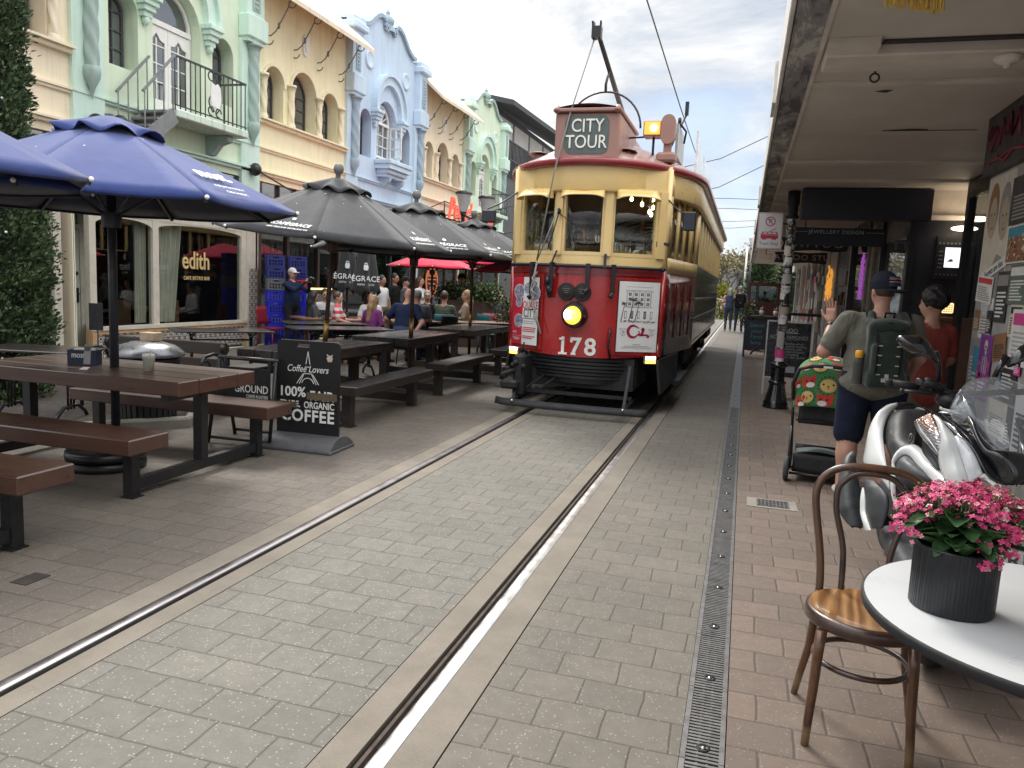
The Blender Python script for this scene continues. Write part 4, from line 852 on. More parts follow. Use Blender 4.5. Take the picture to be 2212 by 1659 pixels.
def folded(label,loc,z0,z1,r,txt=True):
 t=thing('folded_umbrella',label,'umbrella',loc,0,'folded black umbrellas');b=MB()
 def F(u,v):a=2*math.pi*u;rr=r*(.25+.75*v**.8)*(1+.16*math.cos(a*6)*v+.06*math.sin(a*11)*v);zz=z1-(z1-z0)*v+(.05*math.cos(a*6)if v>.99 else 0);return(rr*math.cos(a),rr*math.sin(a),zz)
 b.grid(F,72,12,0,True,True);cn=b.build('folded_canopy',K_black,t,thick=.006);b=MB();b.cyl((0,0,0),(0,0,z1+.08),.025,None,10);b.build('pole',W_pole,t)
 if txt:
  yaw=math.atan2(loc[0],-loc[1]);b=MB();Mx=Matrix.Rotation(math.atan2(-loc[0],loc[1]),4,'Z')@FYm((0,-r*1.02,0))
  b.text('\u00c9GRACE',Mx@Matrix.Translation((0,z0+.28,0)),.15,.003,0,.012,sx=.95,spacing=1.05);b.text('DISTILLING CO',Mx@Matrix.Translation((0,z0+.17,0)),.05,.003,0,.006,sx=.95);b.prism(rrect(0,z0+.5,.09,.11,.03),Mx,.004);b.prism(arc(0,z0+.56,.035,0,180,10),Mx,.004,0,[arc(0,z0+.56,.02,0,180,10)])
  b.build('lettering',M_wht,cn)
 return t
folded('folded black umbrella standing in front of the bar',(-7.22,13.9,0),1.24,2.6,.27);folded('second folded black umbrella tucked behind the first',(-7.85,14.3,0),1.27,2.5,.24)
t=thing('pavement_sign','black coffee board on a humped grey base with white stencil lettering','sign',(-3.70,6.07,0),R_(2));b=MB()
n_=14;prof=[(-.23+.46*i/n_,.10*math.sin(math.pi*i/n_)**.8+.028)for i in range(n_+1)];v=[];k=len(prof)
for x in(-.34,.34):v+=[(x,y,z)for y,z in prof]
b.add(v,[(i,i+1,k+i+1,k+i)for i in range(k-1)],0,True);b.box((0,0,.014),(.70,.47,.028),0,.008)
for sx_ in(0,k):b.add([v[sx_+i]for i in range(k)],[tuple(range(k))])
b.build('base',pm('moulded_grey',(.085,.085,.09),.42,0,.2,8),t)
BM=Matrix.Translation((0,0,0))@frame((0,-.015,0),(1,0,0),(0,.0,1));b=MB();b.prism(rrect(0,.535,.62,.87,.035),BM,.022,0,[rrect(-.05,.925,.13,.03,.014)]);bd=b.build('board',pm('blackboard',(.008,.008,.010),.5,0,.3,14,.05),t)
b=MB()
def ln(p,q,w_):b.bar(BM@Vector((p[0],p[1],.003)),BM@Vector((q[0],q[1],.003)),.002,w_)
BT=BM@Matrix.Translation((0,0,.002))
b.text('Coffee Lovers',BT@Matrix.Translation((-.005,.715,0)),.088,.001,0,.001,.25,sx=.82)
for p,q in(((0,.875),(-.02,.76)),((0,.875),(.02,.76)),((-.03,.735),(.03,.735)),((-.045,.675),(.045,.675)),((-.048,.67),(-.11,.58)),((-.038,.67),(-.085,.58)),((.048,.67),(.11,.58)),((.038,.67),(.085,.58))):ln(p,q,.006)
A=arc(0,.575,.06,12,168,10)
for p,q in zip(A,A[1:]):ln(p,q,.006)
b.text('100%',BT@Matrix.Translation((-.155,.50,0)),.125,.001,0,.02,fw=.25);b.text('FAIR',BT@Matrix.Translation((.14,.475,0)),.12,.001,0,.02,fw=.24)
b.text('TRADE,',BT@Matrix.Translation((-.175,.392,0)),.075,.001,0,.016,fw=.20);b.text('ORGANIC',BT@Matrix.Translation((.115,.388,0)),.085,.001,0,.016,fw=.30);b.text('COFFEE',BT@Matrix.Translation((0,.285,0)),.15,.001,0,.026,fw=.53,spacing=1.1)
b.build('lettering',M_wht,bd)
b=MB();
for x in(-.20,):b.box((x,.285,.006),(.006,.14,.002),0,0,BM)
b.build('stencil_gaps',pm('blackboard2',(.008,.008,.010),.5),bd)
b=MB();b.box((.145,.475,.008),(.30,.065,.003),0,0,BM);b.box((-.2,.385,.008),(.19,.055,.003),0,0,BM);b.build('brown_tape',pm('parcel_tape',(.13,.10,.065),.35,0,.25,12),bd)
b=MB();b.prism([(-.03,.035),(-.022,.01),(-.03,-.005),(-.018,-.035),(.018,-.035),(.03,-.005),(.022,.01),(.03,.035),(.012,.022),(-.012,.022)],BM@Matrix.Translation((.215,.83,.004)),.003);b.build('crest_sticker',pm('crest',(.55,.45,.38),.5,0,.5,60),bd)
t=thing('folding_sign','black metal folding sign reading ground coffee roasters behind the nearest bench','sign',(-4.28,6.0,0),R_(3));b=MB()
for s in(-1,1):
 b.tube([(s*.31,-.16,0),(s*.29,-.02,.76)],.017,8);b.tube([(s*.31,.26,0),(s*.29,.04,.76)],.017,8)
b.tube([(-.31,0,.77),(.31,0,.77)],.019,8);b.tube([(-.31,-.15,.05),(.31,-.15,.05)],.014,8);b.tube([(-.31,.25,.05),(.31,.25,.05)],.014,8)
for x in(-.22,.22):b.b3(x-.015,x+.015,-.02,.02,.69,.77)
b.build('frame',M_blk,t);b=MB();b.box((0,-.045,.53),(.50,.012,.33),0,.004);pn=b.build('panel',M_blkm,t)
b=MB();b.text('GROUND',FYm((.06,-.052,.50)),.098,.001,0,.01,fw=.34);b.text('COFFEE ROASTERS',FYm((.12,-.052,.435)),.041,.001,0,0,fw=.22);b.build('lettering',M_wht,pn)
t=thing('litter_bin','dark slatted litter bin with shiny grey domed lid behind the nearest table','bin',(-5.62,6.25,0));b=MB()
for i in range(28):a=i*2*math.pi/28;b.bar((.25*math.cos(a),.25*math.sin(a),.04),(.29*math.cos(a),.29*math.sin(a),.66),.045,.012,up=(math.cos(a),math.sin(a),.05))
b.lathe([(.24,.03),(.245,.65)],n=28);b.lathe([(.26,.03),(.27,.05),(.26,.07)],n=28);b.lathe([(.295,.63),(.305,.65),(.295,.67)],n=28);b.build('body',M_blk,t)
b=MB();b.lathe([(.34,.69),(.345,.70),(.33,.735),(.26,.79),(.15,.825),(0,.84)],n=40);b.lathe([(.34,.69),(.2,.70),(0,.70)],n=40);b.build('lid',pm('lid_grey',(.20,.20,.21),.28,.5,.15,5),t)
b=MB();b.box((.0,.05,.875),(.17,.13,.08),0,.004);b.build('cardboard_box',pm('cardboard',(.45,.33,.22),.8),None,(-5.62,6.25,0));tag(bpy.data.objects['cardboard_box'],'small cardboard takeaway box on top of the bin lid','box')
t=thing('park_bench','iron scroll arm bench with dark back rail and light timber seat near the bin','bench',(-6.15,6.95,0),R_(6));b=MB();b.box((0,.18,.70),(1.5,.045,.14),0,.02);b.box((0,.2,.53),(1.5,.035,.1),0,.01);b.build('backrest',W_bl2,t)
b=MB()
for i in range(4):b.box((0,-.22+i*.11,.43),(1.45,.09,.03),0,.005)
b.build('seat',W_pine,t)
for s in(-1,1):
 b=MB();x=s*.72;b.tube([(x,.2,.72),(x,.17,.45),(x,.26,0)],.02,8);b.tube([(x,-.26,0),(x,-.22,.4),(x,-.28,.55),(x,-.2,.64),(x,-.02,.66),(x,.12,.62),(x,.17,.55)],.02,8)
 b.tube([(x,-.17+.07*math.cos(q),.52+.07*math.sin(q))for q in[i*.5 for i in range(12)]],.014,6);b.tube([(x,-.22,.42),(x,.18,.42)],.018,8);b.lathe([(.06,-.02),(.06,.02),(0,.02)],M=frame((x,.19,.70),(0,1,0),(0,0,1)),n=14);b.build('iron_arm',M_blk,t)
t=thing('menu_holder','small dark blue caddy lettered mo on the nearest table','holder',(-4.98,4.86,.77),R_(20));b=MB();b.b3(-.11,.11,-.05,-.043,0,.115);b.b3(-.11,.11,.043,.05,0,.115);b.b3(-.11,-.103,-.043,.043,0,.115);b.b3(.103,.11,-.043,.043,0,.115);b.b3(-.103,.103,-.043,.043,0,.01);b.build('box',pm('navy_box',(.012,.022,.06),.4),t);b=MB();b.text('most.',FYm((-.02,-.051,.075)),.065,.001,0,.012,sx=.8);b.build('lettering',M_wht,t)
b=MB();b.box((.0,0,.10),(.15,.07,.05),0,.01);b.build('napkins',pm('napkin',(.6,.57,.45),.9),t)
t=thing('table_number','bent metal table number 57 card stand with white foot','number stand',(-4.74,4.64,.77),R_(16));b=MB();b.box((0,.0,.11),(.052,.003,.15),0,0,Matrix.Rotation(R_(-8),4,'X'));pl=b.build('plate',pm('dull_metal',(.22,.21,.2),.4,.6),t);b=MB();b.box((0,-.035,.012),(.052,.075,.004),0,0,Matrix.Rotation(R_(14),4,'X'));b.build('foot',M_white,t)
b=MB();b.text('57',FYm((0,.012,.15)),.045,.001,0,.01);b.build('numerals',M_blk,pl)
t=thing('plastic_cup','clear plastic cup with pale drink and striped straw on the nearest table','cup',(-4.30,4.79,.77));b=MB();b.lathe([(0,.002),(.034,.002),(.045,.11),(.047,.112),(.046,.114),(.043,.11)],n=24);b.build('cup',pm('cup_plastic',(.50,.51,.44),.25),t);b=MB();b.lathe([(0,.004),(.033,.004),(.0405,.075),(0,.075)],n=20);b.build('drink',pm('pale_drink',(.5,.5,.36),.3),t);b=MB();b.tube([(0,0,.01),(.02,.0,.17)],.0045,6);b.build('straw',pm('straw',(.5,.48,.35),.5,0,.9,60),t)
t=thing('paper_cup','white lidded paper cup with dark sleeve behind the clear cup','cup',(-4.42,4.92,.77));b=MB();b.lathe([(0,0),(.032,0),(.042,.10)],n=24);b.build('cup',pm('cup_sleeve',(.10,.085,.07),.6,0,.6,30),t);b=MB();b.lathe([(.044,.098),(.046,.104),(.043,.116),(.036,.118),(0,.116)],n=24);b.build('lid',M_white,t)
t=thing('sign_stake','small dark menu card on a thin stake left of the cafe window','sign',(-6.9,6.9,0));b=MB();b.box((0,0,.98),(.19,.012,.3),0,.01);b.build('card',M_blkm,t);b=MB();b.tube([(0,.02,0),(0,.02,.85)],.008,6);b.build('stake',M_rust,t)
CR={'b':pm('crate_blue',(.012,.02,.46),.35,0,.12,4,.05),'d':pm('crate_navy',(.015,.022,.16),.4,0,.15,4,.05),'g':pm('crate_grey',(.11,.115,.13),.5),'r':pm('crate_red',(.50,.02,.03),.4)}
def crate_mesh():
 b=MB();Lx,Ly,h,th=.36,.30,.235,.014
 for s in(-1,1):
  hol=[]
  for i in range(5):hol.append(rect(-.135+i*.058,-.10+i*.058,.03,.075));hol.append(rect(-.135+i*.058,-.10+i*.058,.09,.135))
  hol.append(rect(-.06,.06,.17,.205))
  b.prism(rect(-Lx/2,Lx/2,0,h),frame((0,s*Ly/2+(0 if s<0 else th),0),(1,0,0),(0,0,1)),th if s<0 else th,0,hol)
  hol2=[rect(-.11+i*.058,-.075+i*.058,.03,.075)for i in range(4)]+[rect(-.11+i*.058,-.075+i*.058,.09,.135)for i in range(4)]+[rect(-.05,.05,.17,.205)]
  b.prism(rect(-Ly/2+th,Ly/2-th,0,h),frame((s*Lx/2-(th if s<0 else 0)+0,0,0),(0,1,0),(0,0,1)),th,0,hol2)
 b.b3(-Lx/2+th,Lx/2-th,-Ly/2+th,Ly/2-th,.0,.012);b.b3(-Lx/2-.006,Lx/2+.006,-Ly/2-.006,Ly/2+.006,h-.035,h-.028);return b
cm={}
for k,m in CR.items():
 o=crate_mesh().build('crate',m);cm[k]=o.data;bpy.data.objects.remove(o)
lv=['lowest','second','third','fourth','fifth','sixth','seventh','topmost']
for(x,y,seq,nm_)in((-9.42,14.12,'bbbbbgdd','left'),(-9.16,14.53,'bbbbbrdd','right')):
 for i,k in enumerate(seq):
  o=bpy.data.objects.new('crate',cm[k]);C_.objects.link(o);o.location=(x+rnd.uniform(-.01,.01),y+rnd.uniform(-.01,.01),i*.241+.001);o.rotation_euler=(0,0,R_(38+rnd.uniform(-1.5,1.5)))
  tag(o,'%s %s plastic bottle crate, %s of the %s stack by the tiled pier'%({'b':'blue','d':'navy','g':'grey','r':'red'}[k],'open slotted',lv[i],nm_),'crate','stacked bottle crates')
for i in range(2):
 o=bpy.data.objects.new('crate',cm['b']);C_.objects.link(o);o.location=(-8.85,14.5,i*.241+.001);o.rotation_euler=(0,0,R_(30+i*6));tag(o,('upper' if i else 'lower')+' blue crate of the low pair in front of the tall stacks','crate','stacked bottle crates')
def chair(label,loc,rz,m,group,seat_h=.45):
 t=thing('chair',label,'chair',loc,rz,group);b=MB();b.box((0,0,seat_h-.02),(.42,.42,.03),0,.012);b.build('seat',m,t)
 b=MB();b.grid(lambda u,v:((u-.5)*.42,.20+.05*v+.03*(1-(2*u-1)**2),seat_h+.05+.37*v),8,4);b.build('backrest',m,t,thick=.015)
 for(sx,sy)in((-1,-1),(1,-1),(-1,1),(1,1)):b=MB();b.tube([(sx*.18,sy*.18,seat_h-.02),(sx*.21,sy*.22,0)],.014,6);b.build('leg',m,t)
 return t
M_teal=pm('teal_metal',(.03,.17,.19),.45);M_redc=pm('red_metal',(.20,.012,.018),.45)
chair('teal metal chair back where the green striped jacket sits',(-6.0,15.1,0),R_(200),M_teal,'metal terrace chairs');chair('teal metal chair at the right end of the brown table',(-5.35,16.3,0),R_(150),M_teal,'metal terrace chairs');chair('red metal chair beside the man photographing',(-9.25,13.75,0),R_(80),M_redc,'metal terrace chairs');chair('dark metal chair under the boy in stripes',(-6.95,12.35,0),R_(112),M_blk,'metal terrace chairs',.42);chair('small red metal chair beside the woman in beige',(-5.5,16.6,0),R_(10),M_redc,'metal terrace chairs')
for i,(x,y)in enumerate(((-8.05,13.4),(-7.75,14.6),(-7.0,13.3),(-5.85,13.15),(-5.75,14.35))):chair(('dark chair under the woman with long black hair','dark chair under the man in white shirt','dark chair under the girl in purple','dark stool chair under the bald man in navy','dark chair under the man in blue cap')[i],(x,y,0),R_(60*i),M_blk,'metal terrace chairs')
# ====== TRAM
def gloss(name,col,rough=.22,var=.08,coat=.6,dirt=None):
 return pm(name,col,rough,0,var,2.2,.05,7,coat,.5,dirt)
T_red=gloss('tram_red',(.36,.018,.018),.25,.12,dirt=((.12,.012,.012),.35));T_dred=gloss('tram_dark_red',(.105,.006,.012),.16);T_yel=gloss('tram_yellow',(.79,.575,.255),.34,.05,.3);T_yel2=gloss('tram_yellow_shade',(.73,.54,.25),.3)
T_roof=pm('tram_roof',(.36,.225,.19),.32,0,.10,2.5,.05,12,.3,dirt=((.25,.15,.13),.5));T_roofd=pm('tram_roof_box',(.33,.18,.145),.45,0,.08,3,.05,12);T_corn=gloss('tram_cornice_red',(.25,.022,.028),.35);T_lower=gloss('tram_lower_dark',(.022,.010,.009),.18,.3,.4)
T_gl=glass('tram_glass',(.80,.83,.82),.015,1.45);T_int=wood('tram_wood',(.10,.05,.025),(.16,.085,.045),.5,2,.8);T_ceil=pm('tram_ceiling',(.30,.22,.14),.6);T_bulb=em('bulb_glow',(1.0,.72,.38),14);T_head=None
TC=(-1.945,9.30)
tram=thing('tram','red and yellow vintage tram number 178 coming down the street','tram',(TC[0],TC[1],0))
def yf(x):return .40*(abs(x)/.955)**2.0-.0
FW=.955;LB=14.6
def fcurve(z,off=0,n=24,w=FW):
 P=[]
 for i in range(n+1):
  x=-w+2*w*i/n;d=Vector((2*.40*x/.955**2,-1)).normalized()*off;P.append((x+d.x,yf(x)+d.y,z))
 return P
def fgrid(b,z0,z1,off,x0=-FW,x1=FW,m=0,n=24,k=1):
 def g(u,v):
  x=x0+(x1-x0)*u;d=Vector((2*.40*x/.955**2,-1)).normalized()*off;z=(z0(x)if callable(z0)else z0)*(1-v)+(z1(x)if callable(z1)else z1)*v;return(x+d.x,yf(x)+d.y,z)
 b.grid(g,n,k,m)
def fplate(b,z0,z1,x0,x1,off,th,m=0,n=16):
 """curved plate of thickness th standing off the front"""
 fgrid(b,z0,z1,off+th,x0,x1,m,n)
 def P(x,z,o):d=Vector((2*.40*x/.955**2,-1)).normalized()*o;return(x+d.x,yf(x)+d.y,z)
 Z0=z0 if callable(z0)else(lambda x:z0);Z1=z1 if callable(z1)else(lambda x:z1)
 for zf in(Z0,Z1):b.grid(lambda u,v:P(x0+(x1-x0)*u,zf(x0+(x1-x0)*u),off+th*v),n,1,m)
 for x in(x0,x1):b.add([P(x,Z0(x),off),P(x,Z0(x),off+th),P(x,Z1(x),off+th),P(x,Z1(x),off)],[(0,1,2,3)],m)
zb=lambda x:.70+.05*(abs(x)/.955)**2
b=MB();fplate(b,zb,1.765,-FW,FW,-.03,.03);b.build('front_panel',T_red,tram)
b=MB();fplate(b,1.765,1.815,-FW,FW,-.03,.034);fplate(b,1.72,1.765,-FW,FW,-.03,.05);b.build('waist_moulding',T_corn,tram)
b=MB();fplate(b,1.815,1.945,-FW,FW,-.03,.032);fplate(b,2.74,3.05,-FW,FW,-.03,.03)
posts=[(-.955,-.86),(-.345,-.255),(.255,.345),(.86,.955)]
for a,e in posts:fplate(b,1.945,2.74,a,e,-.06,.09,0,4)
b.build('front_frame',T_yel,tram)
WN=[(-.86,-.345),(-.255,.255),(.345,.86)]
for i,(a,e)in enumerate(WN):
 b=MB()
 for(z0,z1,x0,x1)in((1.945,1.99,a,e),(2.68,2.74,a,e),(1.99,2.68,a,a+.03),(1.99,2.68,e-.03,e)):fplate(b,z0,z1,x0,x1,-.05,.055,0,6)
 w_=b.build('front_window',T_yel2,tram);b=MB();fgrid(b,1.97,2.70,-.03,a+.01,e-.01,0,10);b.build('pane',T_gl,w_,thick=.004)
 b=MB();c_=(a+e)/2;d=Vector((2*.40*c_/.955**2,-1)).normalized();U=Vector((-d.y,d.x,0));o=Vector((c_,yf(c_),0));D=Vector((d.x,d.y,0));hw=(e-a)/2
 def hd(u,v):s_=(u-.5)*2;return o+U*(s_*hw*(.97+.05*v))+D*(.02+.13*v)+Vector((0,0,2.755-.105*v-.035*v*s_**4))
 b.grid(hd,12,4)
 for s_ in(0,1):q0,q1=hd(s_,0),hd(s_,1);b.add([q0,q1,q1-D*.10+Vector((0,0,-.0)),o+U*((s_-.5)*2*hw*.97)+D*.02+Vector((0,0,2.62))],[(0,1,2,3)])
 b.build('window_hood',gloss('tram_hood_yellow',(.74,.53,.20),.3),tram,thick=.008)
b=MB();b.tube([(-.30,-.02,2.46),(-.30,-.03,2.44),(-.36,-.03,2.2),(-.42,-.02,2.0)],.008,6);b.tube([(-.29,-.02,2.43),(-.18,-.02,2.36),(-.14,-.02,2.05)],.006,6);b.sph((-.30,-.03,2.46),(.025,.03,.04),10);b.build('wiper',M_blk,tram)
def side_line(y):return .955+(1.215-.955)*min(1,max(0,(y-.40)/2.1))
for s in(-1,1):
 b=MB();Q=[(.40,2.5)]
 def sp(y0,y1,z0,z1,off=0,m=0,n=6):b.grid(lambda u,v:(s*(side_line(y0+(y1-y0)*u)+off),y0+(y1-y0)*u,z0+(z1-z0)*v),n,1,m)
 sp(.40,2.5,.74,1.78,0,0);sp(.40,2.5,1.78,1.97,.003,1);sp(.40,2.5,2.72,3.05,.003,1)
 for y0,y1 in((.40,.62),(1.0,1.1),(1.42,1.52),(1.85,2.05),(2.3,2.5)):sp(y0,y1,1.97,2.72,.004,1,2)
 b.build('cab_side',[T_dred,T_yel],tram,thick=.03)
 b=MB();b.grid(lambda u,v:(s*(side_line(.5+2*u)-.03),.5+2*u,1.97+.75*v),6,1);b.build('side_pane',T_gl,tram,thick=.004)
 b=MB();b.cyl((s*.962,.40,1.80),(s*.962,.40,3.02),.035,None,10);b.cyl((s*.962,.40,.74),(s*.962,.40,1.80),.035,None,10,1);b.build('corner_post',[T_yel,T_red],tram)
 b=MB()
 for yy in(.75,1.25,1.7,2.2):b.grid(lambda u,v:(s*(side_line(yy+.3*(u-.5))+.012),yy+.3*(u-.5),.95+.7*v),2,1)
 b.build('door_panel',gloss('tram_door_red',(.075,.005,.009),.12),tram,thick=.01)
 b=MB();b.add([(s*.96,.35,.70),(s*1.14,1.1,.76),(s*1.14,1.1,.42),(s*1.02,.35,.28)],[(0,1,2,3)]);b.b3(s*1.0,s*1.2,.9,2.4,.36,.40);b.build('step_guard',M_blkm,tram,thick=.03)
S0,S1=2.5,LB-2.5
for s in(-1,1):
 b=MB();x=s*1.215;xi=s*1.185
 b.b3(xi,x,S0,S1,.76,1.93,0);b.build('saloon_side',T_lower,tram)
 b=MB();b.b3(x,x+s*.018,S0,S1,1.88,1.955,0,.006);b.b3(x,x+s*.022,S0,S1,1.44,1.475,0,.006);b.b3(x,x+s*.022,S0,S1,1.14,1.175,0,.006);b.b3(x,x+s*.014,S0,S1,.78,.81,0);b.build('rubbing_strips',T_lower,tram)
 n=11;pw=(S1-S0)/n
 b=MB();b.b3(xi,x,S0,S1,1.93,1.99);b.b3(xi,x+s*.004,S0,S1,2.78,3.05)
 for i in range(n+1):y=S0+pw*i;b.b3(xi,x+s*.012,y-.045,y+.045,1.99,2.78);b.b3(xi,x-s*.005,y+pw/2-.016,y+pw/2+.016,1.99,2.78)if i<n else None
 b.b3(x-s*.01,x+s*.03,S0,S1,2.76,2.80);b.build('saloon_frame',T_yel,tram)
 b=MB();b.b3(xi+s*.01,xi+s*.014,S0,S1,1.99,2.78);b.build('saloon_pane',T_gl,tram)
 b=MB();b.b3(x+s*.004,x+s*.008,S0,S1,2.83,3.0)
 b.build('letterboard_lights',gloss('letterboard',(.55,.5,.42),.1),tram)
b=MB();b.b3(-.95,.95,LB-.15,LB-.1,.75,1.97,0);b.b3(-1.2,1.2,LB-2.5,LB-2.46,.75,1.9,0);b.build('rear_panel',T_red,tram)
b=MB()
for x in(-.9,-.3,.3,.9):b.b3(x-.05,x+.05,LB-.16,LB-.09,1.97,2.75)
b.b3(-.95,.95,LB-.16,LB-.09,2.7,3.05);b.build('rear_frame',T_yel,tram)
b=MB();b.b3(-1.18,1.18,2.5,LB-2.5,.72,.80);b.b3(-.9,.9,.42,2.5,.76,.80);b.build('floor',T_int,tram)
b=MB()
for y in(2.55,LB-2.6):
 b.b3(-1.15,-.35,y,y+.05,.8,1.96);b.b3(.35,1.15,y,y+.05,.8,1.96);b.b3(-1.15,1.15,y,y+.05,2.62,3.0)
 for x in(-1.12,-.38,.38,1.12,-.75,.75):b.b3(x-.03,x+.03,y,y+.05,1.96,2.62)
b.build('bulkhead',T_int,tram)
b=MB()
for i in range(9):
 y=3.2+i*1.0
 for s in(-1,1):b.b3(s*.35,s*1.1,y,y+.08,.8,1.75);b.b3(s*.35,s*1.1,y-.3,y,1.15,1.22)
b.build('seats',T_int,tram)
b=MB();b.grid(lambda u,v:(1.13*math.cos(math.pi*u),1.3+(LB-2.6)*v,2.92+.30*math.sin(math.pi*u)),16,1);
b.build('ceiling',T_ceil,tram)
b=MB()
for i in range(13):b.tube([(1.10*math.cos(math.pi*u/12),1.4+i*.9,2.88+.30*math.sin(math.pi*u/12))for u in range(13)],.02,6)
b.build('ceiling_ribs',T_int,tram)
for i,(x,y,z)in enumerate(((.36,1.4,2.78),(.52,1.3,2.70),(.60,1.5,2.62),(.66,1.2,2.56),(.58,2.0,2.84),(.62,1.7,2.70))):
 b=MB();b.sph((x,y,z),(.022,.022,.032),10);bl=b.build('bulb',T_bulb,tram);b=MB();b.tube([(x,y,z+.03),(x,y,3.05)],.006,6);b.build('bulb_stem',M_brass,bl)
b=MB();b.cyl((-.45,.75,.8),(-.45,.75,1.75),.16,None,16);b.cyl((-.45,.75,1.75),(-.45,.75,1.85),.1,.08,12);b.tube([(-.45,.75,1.87),(-.28,.65,1.9)],.02,8);b.b3(-.75,-.55,.55,.7,1.85,2.1);b.build('controller',M_brass,tram)
RW=1.335
def rplan(off=0,n=20):
 P=[]
 w_=RW+off
 for i in range(n+1):a=math.pi*i/n;P.append((-w_*math.cos(a),1.85-(2.02+off)*math.sin(a)))
 P+=[(w_*math.cos(a),LB-1.85+(2.02+off)*math.sin(a))for a in[math.pi*i/n for i in range(n+1)]]
 return P
def loft(b,rings,m=0,cap=True):
 n=len(rings[0][0]);v=[(x,y,z)for P,z in rings for x,y in P]
 b.add(v,[(k*n+i,k*n+(i+1)%n,(k+1)*n+(i+1)%n,(k+1)*n+i)for k in range(len(rings)-1)for i in range(n)],m,True)
 if cap:b.add([(x,y,rings[-1][1])for x,y in rings[-1][0]],[tuple(range(n))],m)
b=MB();loft(b,[(rplan(-.14),2.99),(rplan(-.01),2.99),(rplan(.012),3.0),(rplan(.02),3.05),(rplan(.01),3.075),(rplan(-.03),3.085)],0,False);b.build('cornice',T_corn,tram)
b=MB();loft(b,[(rplan(-.10),2.70),(rplan(-.075),2.70),(rplan(-.06),2.72),(rplan(-.06),3.0)],0,False);b.build('letterboard',T_yel,tram)
b=MB();loft(b,[(rplan(-.03),3.08),(rplan(-.12),3.13),(rplan(-.30),3.22),(rplan(-.55),3.33),(rplan(-.85),3.44),(rplan(-1.15),3.47)]);b.build('roof',T_roof,tram)
b=MB();b.b3(-.55,.55,3.2,LB-3.2,3.36,3.62,0,.08);b.b3(-.25,.25,2.2,6,3.62,3.72,0,.02);b.build('clerestory',T_roof,tram)
b=MB();b.b3(-.385,.385,-.09,1.3,3.06,3.60,0,.02);b.b3(-.41,.41,-.14,1.35,3.60,3.645,0,.02);b.grid(lambda u,v:(-.40+.8*u,-.13+1.46*v,3.645+.05*math.sin(math.pi*u)),12,1);dbx=b.build('destination_box',T_roofd,tram)
b=MB();b.prism(rrect(-.0,3.345,.53,.44,.09),FYm((0,-.097,0)),.01);b.build('blind',pm('blind_grey_green',(.095,.12,.115),.35),dbx)
b=MB();b.text('CITY',FYm((.01,-.108,3.44)),.215,.003,0,.004,sx=.85);b.text('TOUR',FYm((0,-.108,3.255)),.215,.003,0,.004,sx=.85);b.build('blind_lettering',pm('blind_white',(.8,.78,.7),.5),dbx)
b=MB()
for x in(-.36,.36):b.cyl((x,-.15,3.60),(x,-.11,3.66),.03,None,10)
b.build('box_lugs',T_roofd,dbx)
for x,y in((-.72,.45),(.42,.25)):b=MB();b.b3(x-.06,x+.06,y,y+.12,3.14,3.21,0,.01);b.grid(lambda u,v:(x-.13+.26*u,y-.06+.24*v,3.21+.035*math.sin(math.pi*u)*math.sin(math.pi*min(1,v+.2))),8,6);b.build('roof_vent',T_roofd,tram,thick=.008)
b=MB();h0=Vector((.02,.08,4.57));b0=Vector((.02,2.8,3.98));b.tube([b0,h0],[.04,.026],10);b.tube([(.02,2.8,3.98),(.02,3.0,3.8),(.02,3.2,3.7)],.06,10);b.lathe([(.2,3.66),(.2,3.72),(.1,3.8),(0,3.82)],(.02,3.2,0),16);b.build('trolley_pole',M_blk,tram)
b=MB()
for s in(-1,1):b.add([(.02+s*.035,.06,4.46),(.02+s*.05,.02,4.66),(.02+s*.04,.1,4.66),(.02+s*.03,.16,4.48)],[(0,1,2,3)])
b.b3(-.03,.07,.03,.12,4.48,4.60);b.build('trolley_head',M_blk,tram,thick=.02)
b=MB();b.tube([(.48*math.cos(a),.95,3.62+.46*math.sin(a))for a in[math.pi*i/20 for i in range(21)]],.013,6);b.tube([(0,.95,4.08),(0,.93,4.17),(.02,1.0,4.36)],.018,6);b.build('pole_hoop',M_blk,tram)
M_rope=pm('rope',(.28,.27,.25),.9,0,.2,40)
b=MB();b.tube([(.0,.08,4.5),(-.2,-.12,3.6),(-.36,-.13,2.9),(-.56,.02,1.86)],.010,6);b.tube([(-.30,-.10,2.46),(-.56,.03,1.86)],.008,6)
for dx in(0,.03):b.tube([(-.56,.03,1.84),(-.60-dx,.05,1.5),(-.57+dx,.04,1.2),(-.46+dx*.3,-.01,.96)],.008,6)
b.tube([(-.57+.03*math.cos(i*.8),.05+.03*math.sin(i*.8)-.06,1.72-.018*i)for i in range(20)],.008,6);b.build('rope',M_rope,tram)
b=MB();b.b3(.58,.80,.5,.75,3.44,3.62,0,.01);lb_=b.build('roof_lamp',T_roofd,tram);b=MB();b.b3(.595,.785,.492,.50,3.455,3.605);b.build('lamp_lens',em('amber_lens',(1,.42,.06),.45),lb_);b=MB();b.sph((.71,.49,3.53),(.05,.015,.05),12);b.build('lamp_glow',em('amber_bulb',(1,.5,.1),5),lb_)
b=MB();M=FYm((.885,.46,0));b.prism(arc(0,3.60,.085,0,180,10)+arc(0,3.42,.085,180,360,10),M,.12);b.b3(.84,.93,.5,.6,3.12,3.36);b.b3(.76,1.0,.45,.65,3.12,3.24,0,.03);b.build('roof_plate',T_roofd,tram)
b=MB();b.tube([(.7,.62,3.2),(.7,.62,3.45)],.015,6);b.tube([(.35,.7,3.45),(.6,.68,3.46)],.012,6);b.tube([(1.0,.7,3.62),(1.05,1.1,3.6),(1.03,1.1,3.45)],.014,6);b.build('lamp_bracket',M_blk,tram)
